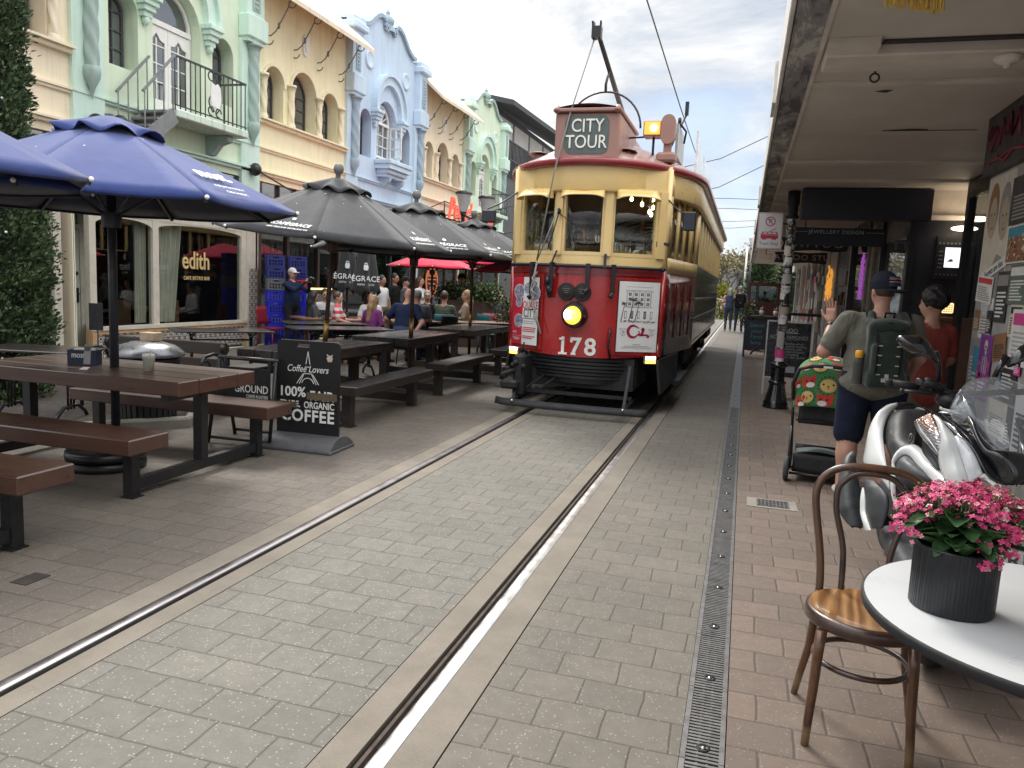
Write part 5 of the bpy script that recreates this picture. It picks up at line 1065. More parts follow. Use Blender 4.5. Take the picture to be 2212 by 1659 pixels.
b=MB();b.b3(.97,1.0,.6,1.5,3.22,3.6);b.build('side_board',pm('board_grey',(.36,.36,.35),.4),tram)
b=MB()
for k,(y,h)in enumerate(((1.9,.42),(3.6,.36),(5.6,.3))):b.add([(1.14,y,3.1),(1.14,y,3.1+h+.25),(1.20,y+1.6,3.1+.12),(1.20,y+1.6,3.0)],[(0,1,2,3)])
b.build('roof_advert_panel',pm('advert_white',(.62,.65,.68),.25),tram,thick=.03)
b=MB();P=fcurve(1.815,.055,24,.92);b.tube(P,.021,8)
for x in(-.80,-.15,.8):d=Vector((2*.40*x/.955**2,-1)).normalized();b.tube([(x,yf(x),1.815),(x+d.x*.055,yf(x)+d.y*.055,1.815)],.018,6)
b.sph(P[0],.034,8);b.sph(P[-1],.034,8);b.build('hand_bar',M_blk,tram)
def strap(x,z0,hook=True):
 d=Vector((2*.40*x/.955**2,-1)).normalized();U=Vector((-d.y,d.x,0));D=Vector((d.x,d.y,0));o=Vector((x,yf(x),0));b=MB()
 b.M=None;q=lambda u,z,k:o+U*u+D*k+Vector((0,0,z))
 b.add([q(-.026,1.84,.085),q(.026,1.84,.085),q(.026,z0,.075),q(-.026,z0,.075)],[(0,1,2,3)]);b.add([q(-.026,1.84,.085),q(.026,1.84,.085),q(.026,1.84,.03),q(-.026,1.84,.03)],[(0,1,2,3)])
 b.tube([q(0,z0,.075),q(-.02,z0-.05,.08),q(-.035,z0-.02,.08)],.02,6);b.build('bracket_strap',M_blk,tram,thick=.012)
strap(-.60,1.44);strap(-.335,1.52);strap(.10,1.54);strap(.385,1.50)
for x in(-.155,.045):
 b=MB();b.lathe([(.105,0),(.108,.025),(.098,.035),(.09,.028),(.085,.03),(0,.03)],M=frame((x,yf(x)-.005,1.50),(1,0,0),(0,0,1)),n=28);pl=b.build('round_plate',pm('cast_black',(.02,.019,.018),.45,.3,.4,20,.5,40),tram);b=MB()
 for k in range(3):b.box((x,yf(x)-.036,1.535-.025*k),(.09-.02*k,.003,.006))
 b.build('cast_lines',pm('worn_metal',(.25,.22,.18),.4,.6),pl)
def headm():
 s=NT('headlamp_lens');r=s.n('VectorMath',operation='LENGTH');tcn=s.co('Object');sub=s.n('VectorMath',operation='SUBTRACT');s.l(tcn,sub.inputs[0]);sub.inputs[1].default_value=(-.045,-.16,1.222);s.l(sub.outputs[0],r.inputs[0])
 c=s.ramp(r.outputs['Value'],[(0,(1,.78,.3)),(.05,(1,.72,.12)),(.10,(1,.55,.03))]);s.l(c,s.b.inputs['Emission Color']);s.l(c,s.b.inputs['Base Color']);s.setp(Roughness=.2);s.b.inputs['Emission Strength'].default_value=1.25;return s.m
b=MB();Mh=frame((-.03,-.0,1.218),(1,0,0),(0,0,1));b.lathe([(.155,0),(.16,.06),(.15,.12),(.125,.155),(.122,.165),(.112,.16),(.11,.13),(0,.10)],M=Mh,n=32);b.b3(-.08,.0,-.10,-.02,1.36,1.39);b.b3(.1,.13,-.16,0,1.2,1.23);hl=b.build('head_lamp',M_blk,tram)
b=MB();b.lathe([(.112,.135),(.08,.15),(.04,.157),(0,.158)],M=frame((-.045,-.0,1.218),(1,0,0),(0,0,1)),n=32);b.build('lens',headm(),hl)
b=MB();b.sph((-.09,-.155,1.225),(.055,.012,.06),14);b.build('lamp_filament',em('filament',(1,.95,.75),9),hl);b=MB();b.lathe([(.022,.155),(.02,.17),(0,.172)],M=frame((-.025,0,1.218),(1,0,0),(0,0,1)),n=12);b.build('lens_boss',em('boss',(1,.6,.1),.5),hl)
b=MB()
for ch,x,sx_ in(('1',-.17,.95),('7',-.005,1.0),('8',.175,1.08)):b.text(ch,FYm((x,yf(x)-.006,.825)),.295,.003,0,.022,sx=sx_*.95)
for(x,z,w_)in((-.165,.725,.11),(-.03,.725,.06)):b.b3(x-w_/2,x+w_/2,-.008,.003,z,z+.026)
b.b3(-.215,-.17,-.008,.006,.905,.93);b.b3(-.075,-.045,-.008,.003,.88,.935)
b.build('fleet_number',pm('number_white',(.78,.76,.72),.5),tram)
b=MB();b.tube([(-.40,.03,1.68),(-.41,.0,1.6),(-.39,.02,1.5),(-.36,.0,1.42)],.03,8);b.sph((-.40,-.02,1.62),(.035,.04,.05),8);b.sph((-.38,-.02,1.52),(.03,.04,.04),8);b.build('tap_lever',M_blk,tram)
b=MB();b.tube([(.42,.05,.72),(.40,-.01,.85),(.405,.0,1.02),(.40,.03,1.08)],.014,6);b.build('air_hose',M_blk,tram)
def poster(x0,x1,z0,z1,mats,fn):
 b=MB();fplate(b,z0-.045,z1+.045,x0-.04,x1+.04,.0,.022,0,8);fr_=b.build('poster_frame',T_red,tram)
 a,e=Vector((x0,yf(x0),0)),Vector((x1,yf(x1),0));U=(e-a).normalized();d=Vector((U.y,-U.x,0));o=a+d*.045+Vector((0,0,z0));W_,H_=(e-a).length,z1-z0;M=frame(o,U,(0,0,1));b=MB()
 b.box((W_/2,H_/2,-.006),(W_+.016,H_+.016,.012),1,0,M);b.box((W_/2,H_/2,.001),(W_,H_,.003),0,0,M);fn(b,M@Matrix.Translation((0,0,.0035)),W_,H_)
 b.build('poster',mats,tram);return fr_
PW=pm('poster_white',(.74,.73,.71),.35,0,.04);PK=pm('poster_black',(.03,.03,.035),.5);PR=pm('poster_red',(.52,.02,.045),.4);PG=pm('poster_grey',(.3,.29,.3),.5);PB=pm('photo_mix',(.25,.26,.32),.4,0,.9,26);PC=pm('poster_crimson',(.36,.012,.055),.4)
def rfill(b,M,x0,x1,y0,y1,m):b.add([(x0,y0,0),(x1,y0,0),(x1,y1,0),(x0,y1,0)],[(0,1,2,3)],m,False,M)
def disc(b,M,x,y,r,m,ry=None):b.add([(x+r*math.cos(a),y+(ry or r)*math.sin(a),0)for a in[i*math.pi/14 for i in range(28)]],[tuple(range(28))],m,False,M)
Z=lambda M,k:M@Matrix.Translation((0,0,.0008*k))
def pq(b,M,W_,H_):
 rfill(b,M,0,W_*.40,0,H_,3)
 for(x,y,r)in((.24,.78,.20),(.58,.84,.155),(.86,.77,.20),(.24,.62,.125),(.26,.35,.18)):disc(b,Z(M,1),x*W_,y*H_,r*W_*1.02,0);disc(b,Z(M,2),x*W_,y*H_,r*W_*.95,5)
 b.text('QUAKE',Z(M,3)@Matrix.Translation((W_*.70,H_*.585,0)),.135,.0004,3,.006,sx=.62);b.text('CITY',Z(M,3)@Matrix.Translation((W_*.68,H_*.465,0)),.155,.0004,2,.006,sx=.68)
 rfill(b,Z(M,3),W_*.43,W_*.93,H_*.385,H_*.395,2)
 for k in range(2):rfill(b,Z(M,3),W_*.46,W_*(.90-.06*k),H_*(.345-.03*k),H_*(.353-.03*k),4)
 for k in range(3):rfill(b,Z(M,3),W_*.43,W_*(.95-.02*k),H_*(.25-.028*k),H_*(.262-.028*k),3)
 for k in range(2):rfill(b,Z(M,3),W_*.43,W_*(.93-.1*k),H_*(.12-.026*k),H_*(.133-.026*k),3)
 b.text('SOC',Z(M,3)@Matrix.Translation((W_*.13,H_*.175,0)),.036,.0004,0,.006);b.text('Canterbury',Z(M,3)@Matrix.Translation((W_*.2,H_*.095,0)),.028,.0004,0,0);b.text('Museum',Z(M,3)@Matrix.Translation((W_*.2,H_*.07,0)),.028,.0004,0,0);rfill(b,Z(M,3),W_*.04,W_*.40,H_*.122,H_*.125,0)
def pc(b,M,W_,H_):
 x0,x1,y0,y1=W_*.16,W_*.84,H_*.44,H_*.92
 for(a,e,c_,d_)in((.17,.83,.875,.882),(.17,.83,.925,.93),(.15,.85,.86,.866),(.19,.81,.645,.65),(.13,.87,.635,.641)):rfill(b,M,a*W_,e*W_,c_*H_,d_*H_,4)
 for i in range(5):x=W_*(.185+.148*i);rfill(b,M,x,x+W_*.012,H_*.65,H_*.86,4);rfill(b,M,x+W_*.02,x+W_*.026,H_*.65,H_*.86,4)
 for r in range(3):
  for i in range(4):x=W_*(.235+.15*i);y=H_*(.665+.068*r);rfill(b,M,x,x+W_*.07,y,y+H_*.042,2);rfill(b,Z(M,1),x+W_*.032,x+W_*.038,y,y+H_*.042,0);rfill(b,Z(M,1),x,x+W_*.07,y+H_*.02,y+H_*.023,0)
 for i in range(5):x=W_*(.15+.16*i);rfill(b,M,x,x+W_*.065,H_*.475,H_*.585,2 if i%2 else 4);rfill(b,Z(M,1),x+W_*.02,x+W_*.05,H_*.49,H_*.57,0 if i%2==0 else 4)
 rr=random.Random(5)
 for k,(tx,ty,lean)in enumerate(((.14,.68,.02),(.36,.74,.05),(.50,.70,.04))):
  bx0=tx-.05-lean;b.add([(W_*bx0,H_*.44,0),(W_*(bx0+.022),H_*.44,0),(W_*(tx+.012),H_*ty,0),(W_*tx,H_*ty,0)],[(0,1,2,3)],2,False,Z(M,2))
  for j in range(26):a=rr.uniform(-.6,3.7);L_=rr.uniform(.05,.11)*W_;q=(W_*tx,H_*ty);e_=(q[0]+L_*math.cos(a),q[1]+L_*math.sin(a)*.9);nx,ny=-math.sin(a)*.004,math.cos(a)*.004;b.add([(q[0]-nx,q[1]-ny,0),(q[0]+nx,q[1]+ny,0),(e_[0],e_[1],0)],[(0,1,2)],2 if j%3 else 4,False,Z(M,3))
 for j in range(60):x=rr.uniform(.04,.9)*W_;L_=rr.uniform(.02,.07)*W_;y=rr.uniform(.418,.452)*H_;rfill(b,Z(M,2),x,x+L_,y,y+H_*.005,2 if j%2 else 4)
 def sw(P,w_):
  for i in range(len(P)-1):p,q=Vector(P[i]),Vector(P[i+1]);d=(q-p).normalized();nn=Vector((-d.y,d.x))*w_(i/(len(P)-1));nn2=Vector((-d.y,d.x))*w_((i+1)/(len(P)-1));b.add([(p.x+nn.x,p.y+nn.y,0),(p.x-nn.x,p.y-nn.y,0),(q.x-nn2.x-d.x*-.002,q.y-nn2.y,0),(q.x+nn2.x,q.y+nn2.y,0)],[(0,1,2,3)],6,False,Z(M,3))
 cx,cy,r=W_*.40,H_*.295,W_*.135
 sw([(cx+r*1.05,cy+r*.55),(cx+r*.8,cy+r*.75)]+[(cx+r*.95*math.cos(R_(a)),cy+r*1.0*math.sin(R_(a)))for a in range(60,330,9)]+[(cx+r*1.2,cy-r*.25),(cx+r*1.15,cy+r*.0),(cx+r*.9,cy-r*.02)],lambda t:.006+.013*math.sin(math.pi*min(1,t*1.05)))
 sw([(W_*.60,H_*.315),(W_*.655,H_*.345),(W_*.64,H_*.30),(W_*.615,H_*.25),(W_*.56,H_*.245)],lambda t:.010+.012*t*(1-t)*3);sw([(W_*.53,H_*.25),(W_*.60,H_*.242),(W_*.70,H_*.25),(W_*.78,H_*.243),(W_*.80,H_*.222),(W_*.76,H_*.215),(W_*.74,H_*.228)],lambda t:.012-.004*t)
 disc(b,Z(M,3),W_*.15,H_*.265,W_*.058,2);disc(b,Z(M,4),W_*.15,H_*.265,W_*.052,0);b.text('7',Z(M,5)@Matrix.Translation((W_*.15,H_*.263,0)),.055,.0004,2)
 b.text('TRAM STOP',Z(M,3)@Matrix.Translation((W_*.15,H_*.325,0)),.022,.0004,4,0)
 for k,s_ in enumerate(('ESPRESSO','BAR','HIGH ST','CAFE')):b.text(s_,Z(M,3)@Matrix.Translation((W_*.86,H_*(.325-.027*k),0)),.022,.0004,4,0)
 for k,w_ in enumerate((.18,.62,.76)):rfill(b,Z(M,3),W_*(.5-w_/2),W_*(.5+w_/2),H_*(.105-.024*k),H_*(.111-.024*k),4)
PM=[PW,PK,PK,PR,PG,PB,PC]
poster(-.90,-.50,.80,1.655,PM,pq);poster(.46,.915,.80,1.655,PM,pc)
for x,s in((-.90,-1),(.885,1)):
 d=Vector((2*.40*x/.955**2*.6,-1,0)).normalized();M=frame(Vector((x,yf(x)-.03,.70)),(-d.y,d.x,0),(0,0,1));b=MB();b.box((0,0,-.03),(.165,.105,.05),0,.012,M);mk=b.build('marker_lamp',pm('lamp_grey',(.28,.28,.27),.35,.3),tram);b=MB()
 for i in range(6):b.box((-.055+i*.022,.026,0),(.016,.036,.008),0,0,M);b.box((-.055+i*.022,-.024,0),(.016,.032,.008),1,0,M)
 b.build('led_rows',[em('led_white',(1,.93,.78),5),em('led_amber',(1,.50,.06),2.6)],mk)
b=MB()
for k in range(6):z=.655-.045*k;fplate(b,z,z+.03,-.66,.66,-.10+.02*math.sin(k),.055,0,16)
fplate(b,.36,.70,-.80,.80,-.16,.03);b.build('slatted_bumper',M_blk,tram)
b=MB();b.b3(-.7,.7,.2,1.6,.30,.70);b.b3(-.95,.95,1.5,12.8,.45,.72);b.build('underframe',M_blkm,tram)
b=MB();
def gb(u,v):x=-.90+1.86*u;return(x-.0,-.38+.06*abs(x)**2+.0*v-.05*(1-v),.09+.075*v+(.03*max(0,-x-.8)/.2))
b.grid(gb,20,2);b.build('fender_blade',M_blkm,tram,thick=.015)
b=MB()
for x in(-.68,.68):b.bar((x,-.35,.12),(x,.05,.62),.035,.05);b.bar((x,-.33,.14),(x,.55,.16),.03,.03)
b.bar((-.72,.0,.24),(.72,.0,.24),.03,.04)
b.bar((-.72,-.28,.135),(.72,-.28,.135),.02,.03)
for i in range(7):x=-.55+i*.17;b.bar((x,-.2,.30),(x+.12,.15,.42),.02,.02)if i<2 else None
for i in range(8):x=-.6+i*.17;b.bar((x,.02,.22),(x,.6,.12),.03,.012)
b.build('life_guard',M_blkm,tram)
b=MB()
for x in(-.68,.68):b.lathe([(.018,0),(.014,.012),(0,.014)],M=frame((x,-.385,.15),(1,0,0),(0,0,1)),n=10)
b.build('guard_bolts',pm('bolt_zinc',(.6,.6,.62),.3,1),tram)
b=MB();b.b3(-.74,-.60,-.20,.25,.18,.70,0,.03);b.b3(-.86,-.64,-.34,-.12,.28,.39,0,.03);b.b3(-.93,-.84,-.36,-.30,.30,.315,0,.01);b.tube([(-.85,-.3,.40),(-.84,-.32,.46),(-.72,-.2,.5)],.03,8);b.tube([(-.62,.0,.70),(-.66,-.1,.78)],.014,6);b.tube([(-.66,-.1,.72),(-.63,-.12,.85)],.01,6)
for k in range(5):b.sph((-.80+.05*k,-.22+.06*(k%2),.52+.04*(k%3)),(.035,.04,.035),8)
b.build('coupler',M_blkm,tram)
for y in(2.6,4.4,10.2,12.0):
 for s in(-1,1):
  b=MB();b.lathe([(.32,-.06),(.36,-.05),(.34,.04),(.32,.06),(.28,.05),(.1,.03),(0,.05)],M=frame((s*.76,y,.35),(0,1,0),(0,0,s)),n=24);b.build('wheel',M_rust,tram)
for y in(3.5,11.1):
 for s in(-1,1):b=MB();b.b3(s*.88,s*1.0,y-1.4,y+1.4,.30,.48,0,.03);b.b3(s*.86,s*1.02,y-.35,y+.35,.18,.38,0,.02);b.b3(s*1.02,s*1.12,y-.8,y+1.2,.45,.72,0,.02);b.build('bogie_frame',M_blkm,tram)
for s,rot in((-1,-35),(1,20)):
 xx=s*.985
 b=MB()
 if s>0:b.tube([(.96,.38,2.66),(1.1,.2,2.52),(1.24,.12,2.44)],.010,6);c_=(1.25,.06,2.38)
 else:b.tube([(-.95,.36,2.72),(-1.10,.1,2.55),(-1.24,-.02,2.46),(-1.25,-.04,2.40)],.010,6);c_=(-1.18,-.06,2.38)
 b.box(c_,(.15,.05,.22)if s>0 else(.18,.06,.16),0,.025,None);b.build('mirror',pm('mirror_shell',(.022,.025,.032),.45),tram)
b=MB();b.box((.93,.37,2.13),(.16,.04,.035),0,.008);b.box((.86,.34,2.12),(.03,.05,.07),0,.006);b.build('door_latch',M_blk,tram)
b=MB();b.bar((-.335,-.02,1.85),(-.37,-.02,1.84),.02,.02);b.bar((-.30,-.03,1.99),(-.36,-.05,1.82),.03,.02);b.bar((.30,-.01,1.97),(.30,-.03,1.80),.03,.02);b.build('window_stays',M_blk,tram)
M_wire=pm('wire',(.06,.06,.065),.6)
def wire(nm,label,pts,r=.008,cat='wire',group='overhead wires'):
 b=MB();o=Vector(pts[0]);b.tube([Vector(p)-o for p in pts],r,5);tag(b.build(nm,M_wire,loc=o),label,cat,group)
wire('overhead_wire','tram contact wire running above the tram roof to the top of the photo',[(-1.75,-4,5.6),(-1.6,6,5.5),(-1.52,11,5.25),(-1.35,14,4.75),(-1.6,22,5.3),(-1.8,60,5.6)],.011)
b=MB();o=Vector((-1.22,14,4.7));b.b3(-.03,.03,-.04,.04,-.12,.1);b.tube([(0,0,-.1),(-.2,-.3,-.7)],.02,6);b.build('trolley_wheel',M_blk,None,o);tag(bpy.data.objects['trolley_wheel'],'raised rear trolley wheel on the contact wire above the tram','trolley')
b=MB();b.tube([(-.1,-.1,-.2),(-.35,2.5,-.9)],.03,8);b.build('pole',M_blk,bpy.data.objects['trolley_wheel'])
for i,(y,z0,z1,lb)in enumerate(((21,5.0,5.9,'steepest span wire rising right beside the tram roof'),(21.5,4.35,5.3,'span wire just below the steepest one'),(30,5.05,5.0,'upper level span wire across the street gap'),(33,5.0,4.95,'second level span wire across the street gap'),(36,4.75,4.85,'third level span wire across the street gap'),(39,4.7,4.9,'lowest level span wire across the street gap'))):
 wire('span_wire',lb,[(-9.5,y,z0 if i>1 else z0-2.0),(-.9,y,z0),(2.6,y,z1+(z1-z0)*.9)],.012)
# ====== RIGHT SIDE: veranda, shops, posters
def soffm():
 s=NT('soffit_paint');f=s.noise(1.1,7,.7);g=s.noise(.45,8,.75,dist=.8);c=s.ramp(f,[(.3,(.52,.475,.42)),(.7,(.64,.59,.53))]);c=s.mix(s.ramp(g,[(.55,.0),(.75,.6)]),c,(.44,.38,.32));s.l(c,s.b.inputs['Base Color']);s.setp(Roughness=.6);s.bump(s.noise(2.5,5,.6),.12,.02);return s.m
def peelm():
 s=NT('peeling_fascia');v=s.mapp((3,.7,3));f=s.noise(1.6,9,.72,v,.8);f2=s.noise(6,6,.7,v);c=s.ramp(s.math('ADD',f,s.math('MULTIPLY',s.math('SUBTRACT',f2,.5),.3)),[(.40,(.10,.095,.10)),(.45,(.24,.23,.24)),(.53,(.30,.295,.30)),(.57,(.50,.48,.45)),(.75,(.60,.58,.55))]);s.l(c,s.b.inputs['Base Color']);s.setp(Roughness=.75);s.bump(f,.6,.012);return s.m
M_soff=soffm();M_peel=peelm();M_sofd=pm('soffit_batten',(.66,.60,.53),.6,0,.15,3);M_edge=pm('fascia_edge',(.66,.64,.60),.6,0,.2,3,.3,dirt=((.2,.17,.15),.7))
VZ=3.0
ver=thing('veranda_building','cream painted veranda with peeling fascia over the right footpath and shops','building',(1.2,12,0));IV=loc((1.2,12,0))
def vb():b=MB();b.M=IV;return b
b=vb();b.b3(.30,4.2,-4,37,VZ,VZ+.05);b.build('soffit',M_soff,ver)
b=vb();b.b3(.13,.30,-4,10.9,VZ-.005,VZ+.04);b.b3(.125,.16,-4,37,VZ+.03,VZ+.30);b.b3(.16,.30,10.9,37,VZ-.002,VZ+.04);b.build('fascia',M_peel,ver)
b=vb();b.b3(.098,.124,-4,37,VZ-.012,VZ+.34,0,.006)
for y in(6.3,13.2,19):b.b3(.075,.098,y,y+.5,VZ+.0,VZ+.3);
b.build('fascia_edge',M_edge,ver)
b=vb();b.b3(.29,.315,-4,37,VZ-.02,VZ-.002);b.b3(.315,2.4,5.72,5.80,VZ-.014,VZ-.001);b.b3(.315,2.4,5.84,5.86,VZ-.008,VZ-.001)
b.b3(.315,2.4,8.9,9.05,VZ-.02,VZ-.001);b.b3(.315,2.4,10.25,10.36,VZ-.03,VZ-.001)
for i in range(20):b.b3(.315,2.2,11.6+i*1.25,11.7+i*1.25,VZ-.02,VZ-.001)
for y in(3.9,2.6,1.2):b.b3(.315,2.4,y,y+.05,VZ-.012,VZ-.001)
b.build('soffit_battens',M_sofd,ver)
b=vb();b.b3(.33,2.4,4.92,5.25,VZ-.07,VZ-.001,0,.01);b.b3(.33,.60,4.80,4.92,VZ-.055,VZ-.001);b.build('dropped_beam',M_sofd,ver)
b=vb();b.b3(.62,2.4,4.86,4.915,VZ-.012,VZ-.002);b.b3(1.0,1.72,7.37,7.385,VZ-.004,VZ+.002);b.build('soffit_crack',pm('crack_dark',(.05,.042,.04),.9),ver);b=vb();b.add([(1.02,7.36,VZ-.003),(1.2,7.30,VZ-.003),(1.34,7.32,VZ-.003),(1.36,7.38,VZ-.003),(1.1,7.39,VZ-.003)],[(0,1,2,3,4)]);b.build('soffit_chip',pm('crack_dark',(.05,.042,.04),.9),ver);b=vb();b.add([(.74,6.02,VZ-.003),(.80,5.98,VZ-.003),(.86,5.99,VZ-.003),(.82,6.06,VZ-.003)],[(0,1,2,3)]);b.build('soffit_chip',pm('crack_dark',(.05,.042,.04),.9),ver)
b=vb();b.b3(2.42,14,-4,46,VZ+.06,4.1,0);b.b3(.12,2.42,-4,37,VZ+.30,VZ+.36);b.build('upper_storey',plaster('plaster_upper',(.42,.40,.37)),ver)
t=tag(MB().lathe([(.02,0),(.03,-.004),(.03,-.008),(.006,-.01),(.006,-.035)],(0,0,0),12).tube([(.026*math.sin(q),0,-.062-.026*math.cos(q))for q in[math.pi+i*.45 for i in range(15)]],.006,6).build('eye_bolt',M_blk,None,(.66,5.42,VZ-.001)),'dark ring eye bolt hanging from the soffit','hook')
tag(MB().lathe([(.07,0),(.075,-.012),(.05,-.035),(.02,-.04),(.02,-.06),(0,-.06)],(0,0,0),20).build('smoke_detector',M_sofd,None,(1.28,5.02,VZ-.072)),'round cream fitting on the soffit near the right edge','ceiling fitting')
b=MB();rr=random.Random(3)
for i in range(150):
 u=rr.random();x=.0+.235*u;b.tube([(x*.97,rr.uniform(-.02,.02),.20),(x+rr.uniform(-.006,.006),rr.uniform(-.03,.03),.0-.045*u+rr.uniform(-.006,.012))],[.004,.0035],5)
t=thing('broom_head','yellow straw fringe hanging from the veranda at the top of the photo','broom',(.485,3.9,2.86));b.build('bristles',pm('yellow_straw',(.72,.50,.13),.7,0,.25,40),t);b=MB();b.b3(-.01,.25,-.04,.04,.20,.26,0,.01);b.build('block',W_rb,t)
# ---- poster covered wall
WX=1.75
pw_=thing('poster_wall','white shop wall covered with layered posters and flyers at the right','wall',(WX,5,0));IP=loc((WX,5,0))
b=MB();b.M=IP;b.b3(WX,2.4,.5,6.93,0,2.55);b.b3(WX-.01,WX,.5,6.94,0,.35);b.build('wall',pm('white_wall_grime',(.36,.345,.33),.7,0,.2,4,.3,dirt=((.2,.18,.16),.7)),pw_)
b=MB();b.M=IP;b.b3(WX-.05,2.4,.5,6.97,2.55,VZ-.002);fs=b.build('fascia_sign',pm('fascia_black',(.022,.02,.027),.5,0,.5,4),pw_)
b=MB();b.M=IP;rr=random.Random(11);Mw=FXm((WX-.052,0,0))
def scr(x0,y0,w_,h_,n):
 P=[(x0+w_*i/n,y0+h_*(.5+.5*math.sin(i*2.3+rr.uniform(-.4,.4))))for i in range(n+1)];b.tube([Mw@Vector((p[0],p[1],.002))for p in P],.011,5)
scr(-6.9,2.72,.75,.22,13);scr(-6.8,2.6,.9,.06,5);scr(-6.0,2.68,.7,.24,11);scr(-6.85,2.66,.8,-.03,3);b.build('scribble_lettering',pm('crimson_paint',(.20,.02,.045),.5),fs)
CO={k:pm('paper_'+k,v,.6,0,.12,9)for k,v in dict(white=(.68,.67,.64),cream=(.60,.55,.45),black=(.03,.03,.033),grey=(.26,.25,.25),purple=(.19,.04,.28),pink=(.62,.06,.26),brown=(.27,.13,.06),green=(.10,.15,.12),red=(.55,.04,.05),teal=(.05,.24,.33),tan=(.42,.34,.25),mid=(.40,.39,.38)).items()}
CK=list(CO);CM=[CO[k]for k in CK];CI={k:i for i,k in enumerate(CK)}
def flyer(label,y0,y1,z0,z1,fn,k=0,rot=0,x=None):
 """sheet of paper on the wall facing the street; u runs towards the camera"""
 X0=(WX if x is None else x)-.004-.003*k;Y_=max(y0,y1);W_,H_=abs(y1-y0),z1-z0;o=Vector((X0,Y_,z0));M0=FXm((0,0,0))@Matrix.Rotation(R_(rot),4,'Z');b=MB()
 fn(b,M0,W_,H_);return tag(b.build('poster',CM,None,o),label,'poster','posters on the shop wall')
def R4(b,M,x0,x1,y0,y1,c,k=0):rfill(b,Z(M,k),x0,x1,y0,y1,CI[c])
def lines(b,M,x0,x1,y0,y1,n,c,k=1,frac=.5):
 for i in range(n):y=y0+(y1-y0)*(i+.25)/n;R4(b,M,x0,x0+(x1-x0)*rr.uniform(.6,1),y,y+(y1-y0)/n*frac,c,k)
def doc(bg,fg,hd=None):
 def f(b,M,W_,H_):
  b.box((W_/2,H_/2,-.001),(W_,H_,.0018),CI[bg],0,M);lines(b,M,W_*.1,W_*.9,H_*.08,H_*.62,7,fg);
  if hd:R4(b,M,W_*.06,W_*.94,H_*.72,H_*.93,hd,1)
 return f
def faces(b,M,W_,H_):
 b.box((W_/2,H_/2,-.001),(W_,H_,.0018),CI['cream'],0,M)
 for(cx,cy)in((.28,.66),(.72,.63)):
  disc(b,Z(M,1),W_*cx,H_*(cy+.07),W_*.20,CI['brown' if cx<.5 else 'grey'],H_*.22);disc(b,Z(M,2),W_*(cx+.02),H_*cy,W_*.15,CI['tan'],H_*.17)
  for s in(-1,1):disc(b,Z(M,3),W_*(cx+.02+s*.06),H_*(cy+.03),W_*.02,CI['black'],H_*.012)
  R4(b,M,W_*(cx-.02),W_*(cx+.07),H_*(cy-.09),H_*(cy-.075),'brown',3);R4(b,M,W_*(cx+.01),W_*(cx+.03),H_*(cy-.05),H_*(cy+.02),'grey',3)
 b.add([(0,0,0),(W_,0,0),(W_*.95,H_*.3,0),(W_*.6,H_*.36,0),(W_*.5,H_*.28,0)],[(0,1,2,3,4)],CI['grey'],False,Z(M,1))
flyer('large cream poster of two sketched faces on the shop wall',6.92,6.28,1.62,2.53,faces,0)
def ban(b,M,W_,H_):b.box((W_/2,H_/2,-.001),(W_,H_,.0018),CI['white'],0,M);b.text('Secrets are fun.',Z(M,1)@Matrix.Translation((W_*.52,H_*.5,0)),H_*.85,.0004,CI['black'],.01)
flyer('white slanted banner reading secrets are fun across the faces poster',6.83,6.24,1.73,1.81,ban,2,12)
flyer('curled red edged white flyer at the wall corner',6.9,6.5,1.60,1.80,doc('white','grey','red'),3,-4)
flyer('narrow black and white flyer under the banner',6.40,6.14,1.45,1.81,doc('black','white','grey'),2)
flyer('thin black flyer strip low on the wall edge',6.54,6.42,1.36,1.53,doc('black','white'),3)
flyer('dark green flyer with white lines',6.14,5.78,1.58,1.85,doc('green','white','white'),2)
def colp(b,M,W_,H_):
 b.box((W_/2,H_/2,-.001),(W_,H_,.0018),CI['white'],0,M);R4(b,M,W_*.04,W_*.96,H_*.04,H_*.96,'brown',1);R4(b,M,W_*.04,W_*.96,H_*.68,H_*.96,'teal',2)
 for i in range(60):x,y=rr.uniform(.08,.92)*W_,rr.uniform(.08,.72)*H_;disc(b,Z(M,3+i%3),x,y,rr.uniform(.01,.045)*W_,CI[rr.choice(['cream','tan','red','white','black','brown'])],rr.uniform(.01,.06)*H_)
flyer('colourful crowd picture poster with teal sky',6.29,5.86,1.86,2.12,colp,3)
flyer('dark poster high on the wall under the fascia',6.33,5.8,2.13,2.46,doc('black','grey'),1)
def skel(b,M,W_,H_):
 b.box((W_/2,H_/2,-.001),(W_,H_,.0018),CI['purple'],0,M)
 for i in range(26):disc(b,Z(M,1),rr.uniform(.05,.95)*W_,rr.uniform(.05,.6)*H_,rr.uniform(.02,.09)*W_,CI['pink'])
 disc(b,Z(M,2),W_*.55,H_*.84,W_*.14,CI['cream'],H_*.085);disc(b,Z(M,2),W_*.57,H_*.745,W_*.09,CI['cream'],H_*.045)
 for s in(-1,1):disc(b,Z(M,3),W_*(.56+s*.05),H_*.82,W_*.032,CI['black'])
 R4(b,M,W_*.53,W_*.58,H_*.40,H_*.73,'cream',2)
 for i in range(7):
  y=H_*(.66-.037*i);w_=W_*(.20+.02*i-.003*i*i)
  for s in(-1,1):b.add([(W_*.555,y,0),(W_*.555+s*w_*.7,y+H_*.012,0),(W_*.555+s*w_,y-H_*.025,0),(W_*.555+s*w_*.9,y-H_*.028,0),(W_*.555+s*w_*.65,y-H_*.002,0)],[(0,1,2,3,4)],CI['white'],False,Z(M,3))
 lines(b,M,W_*.2,W_*.85,H_*.05,H_*.30,4,'white',4,.55)
flyer('purple skeleton gig poster low on the wall',6.62,6.32,.86,1.35,skel,3)
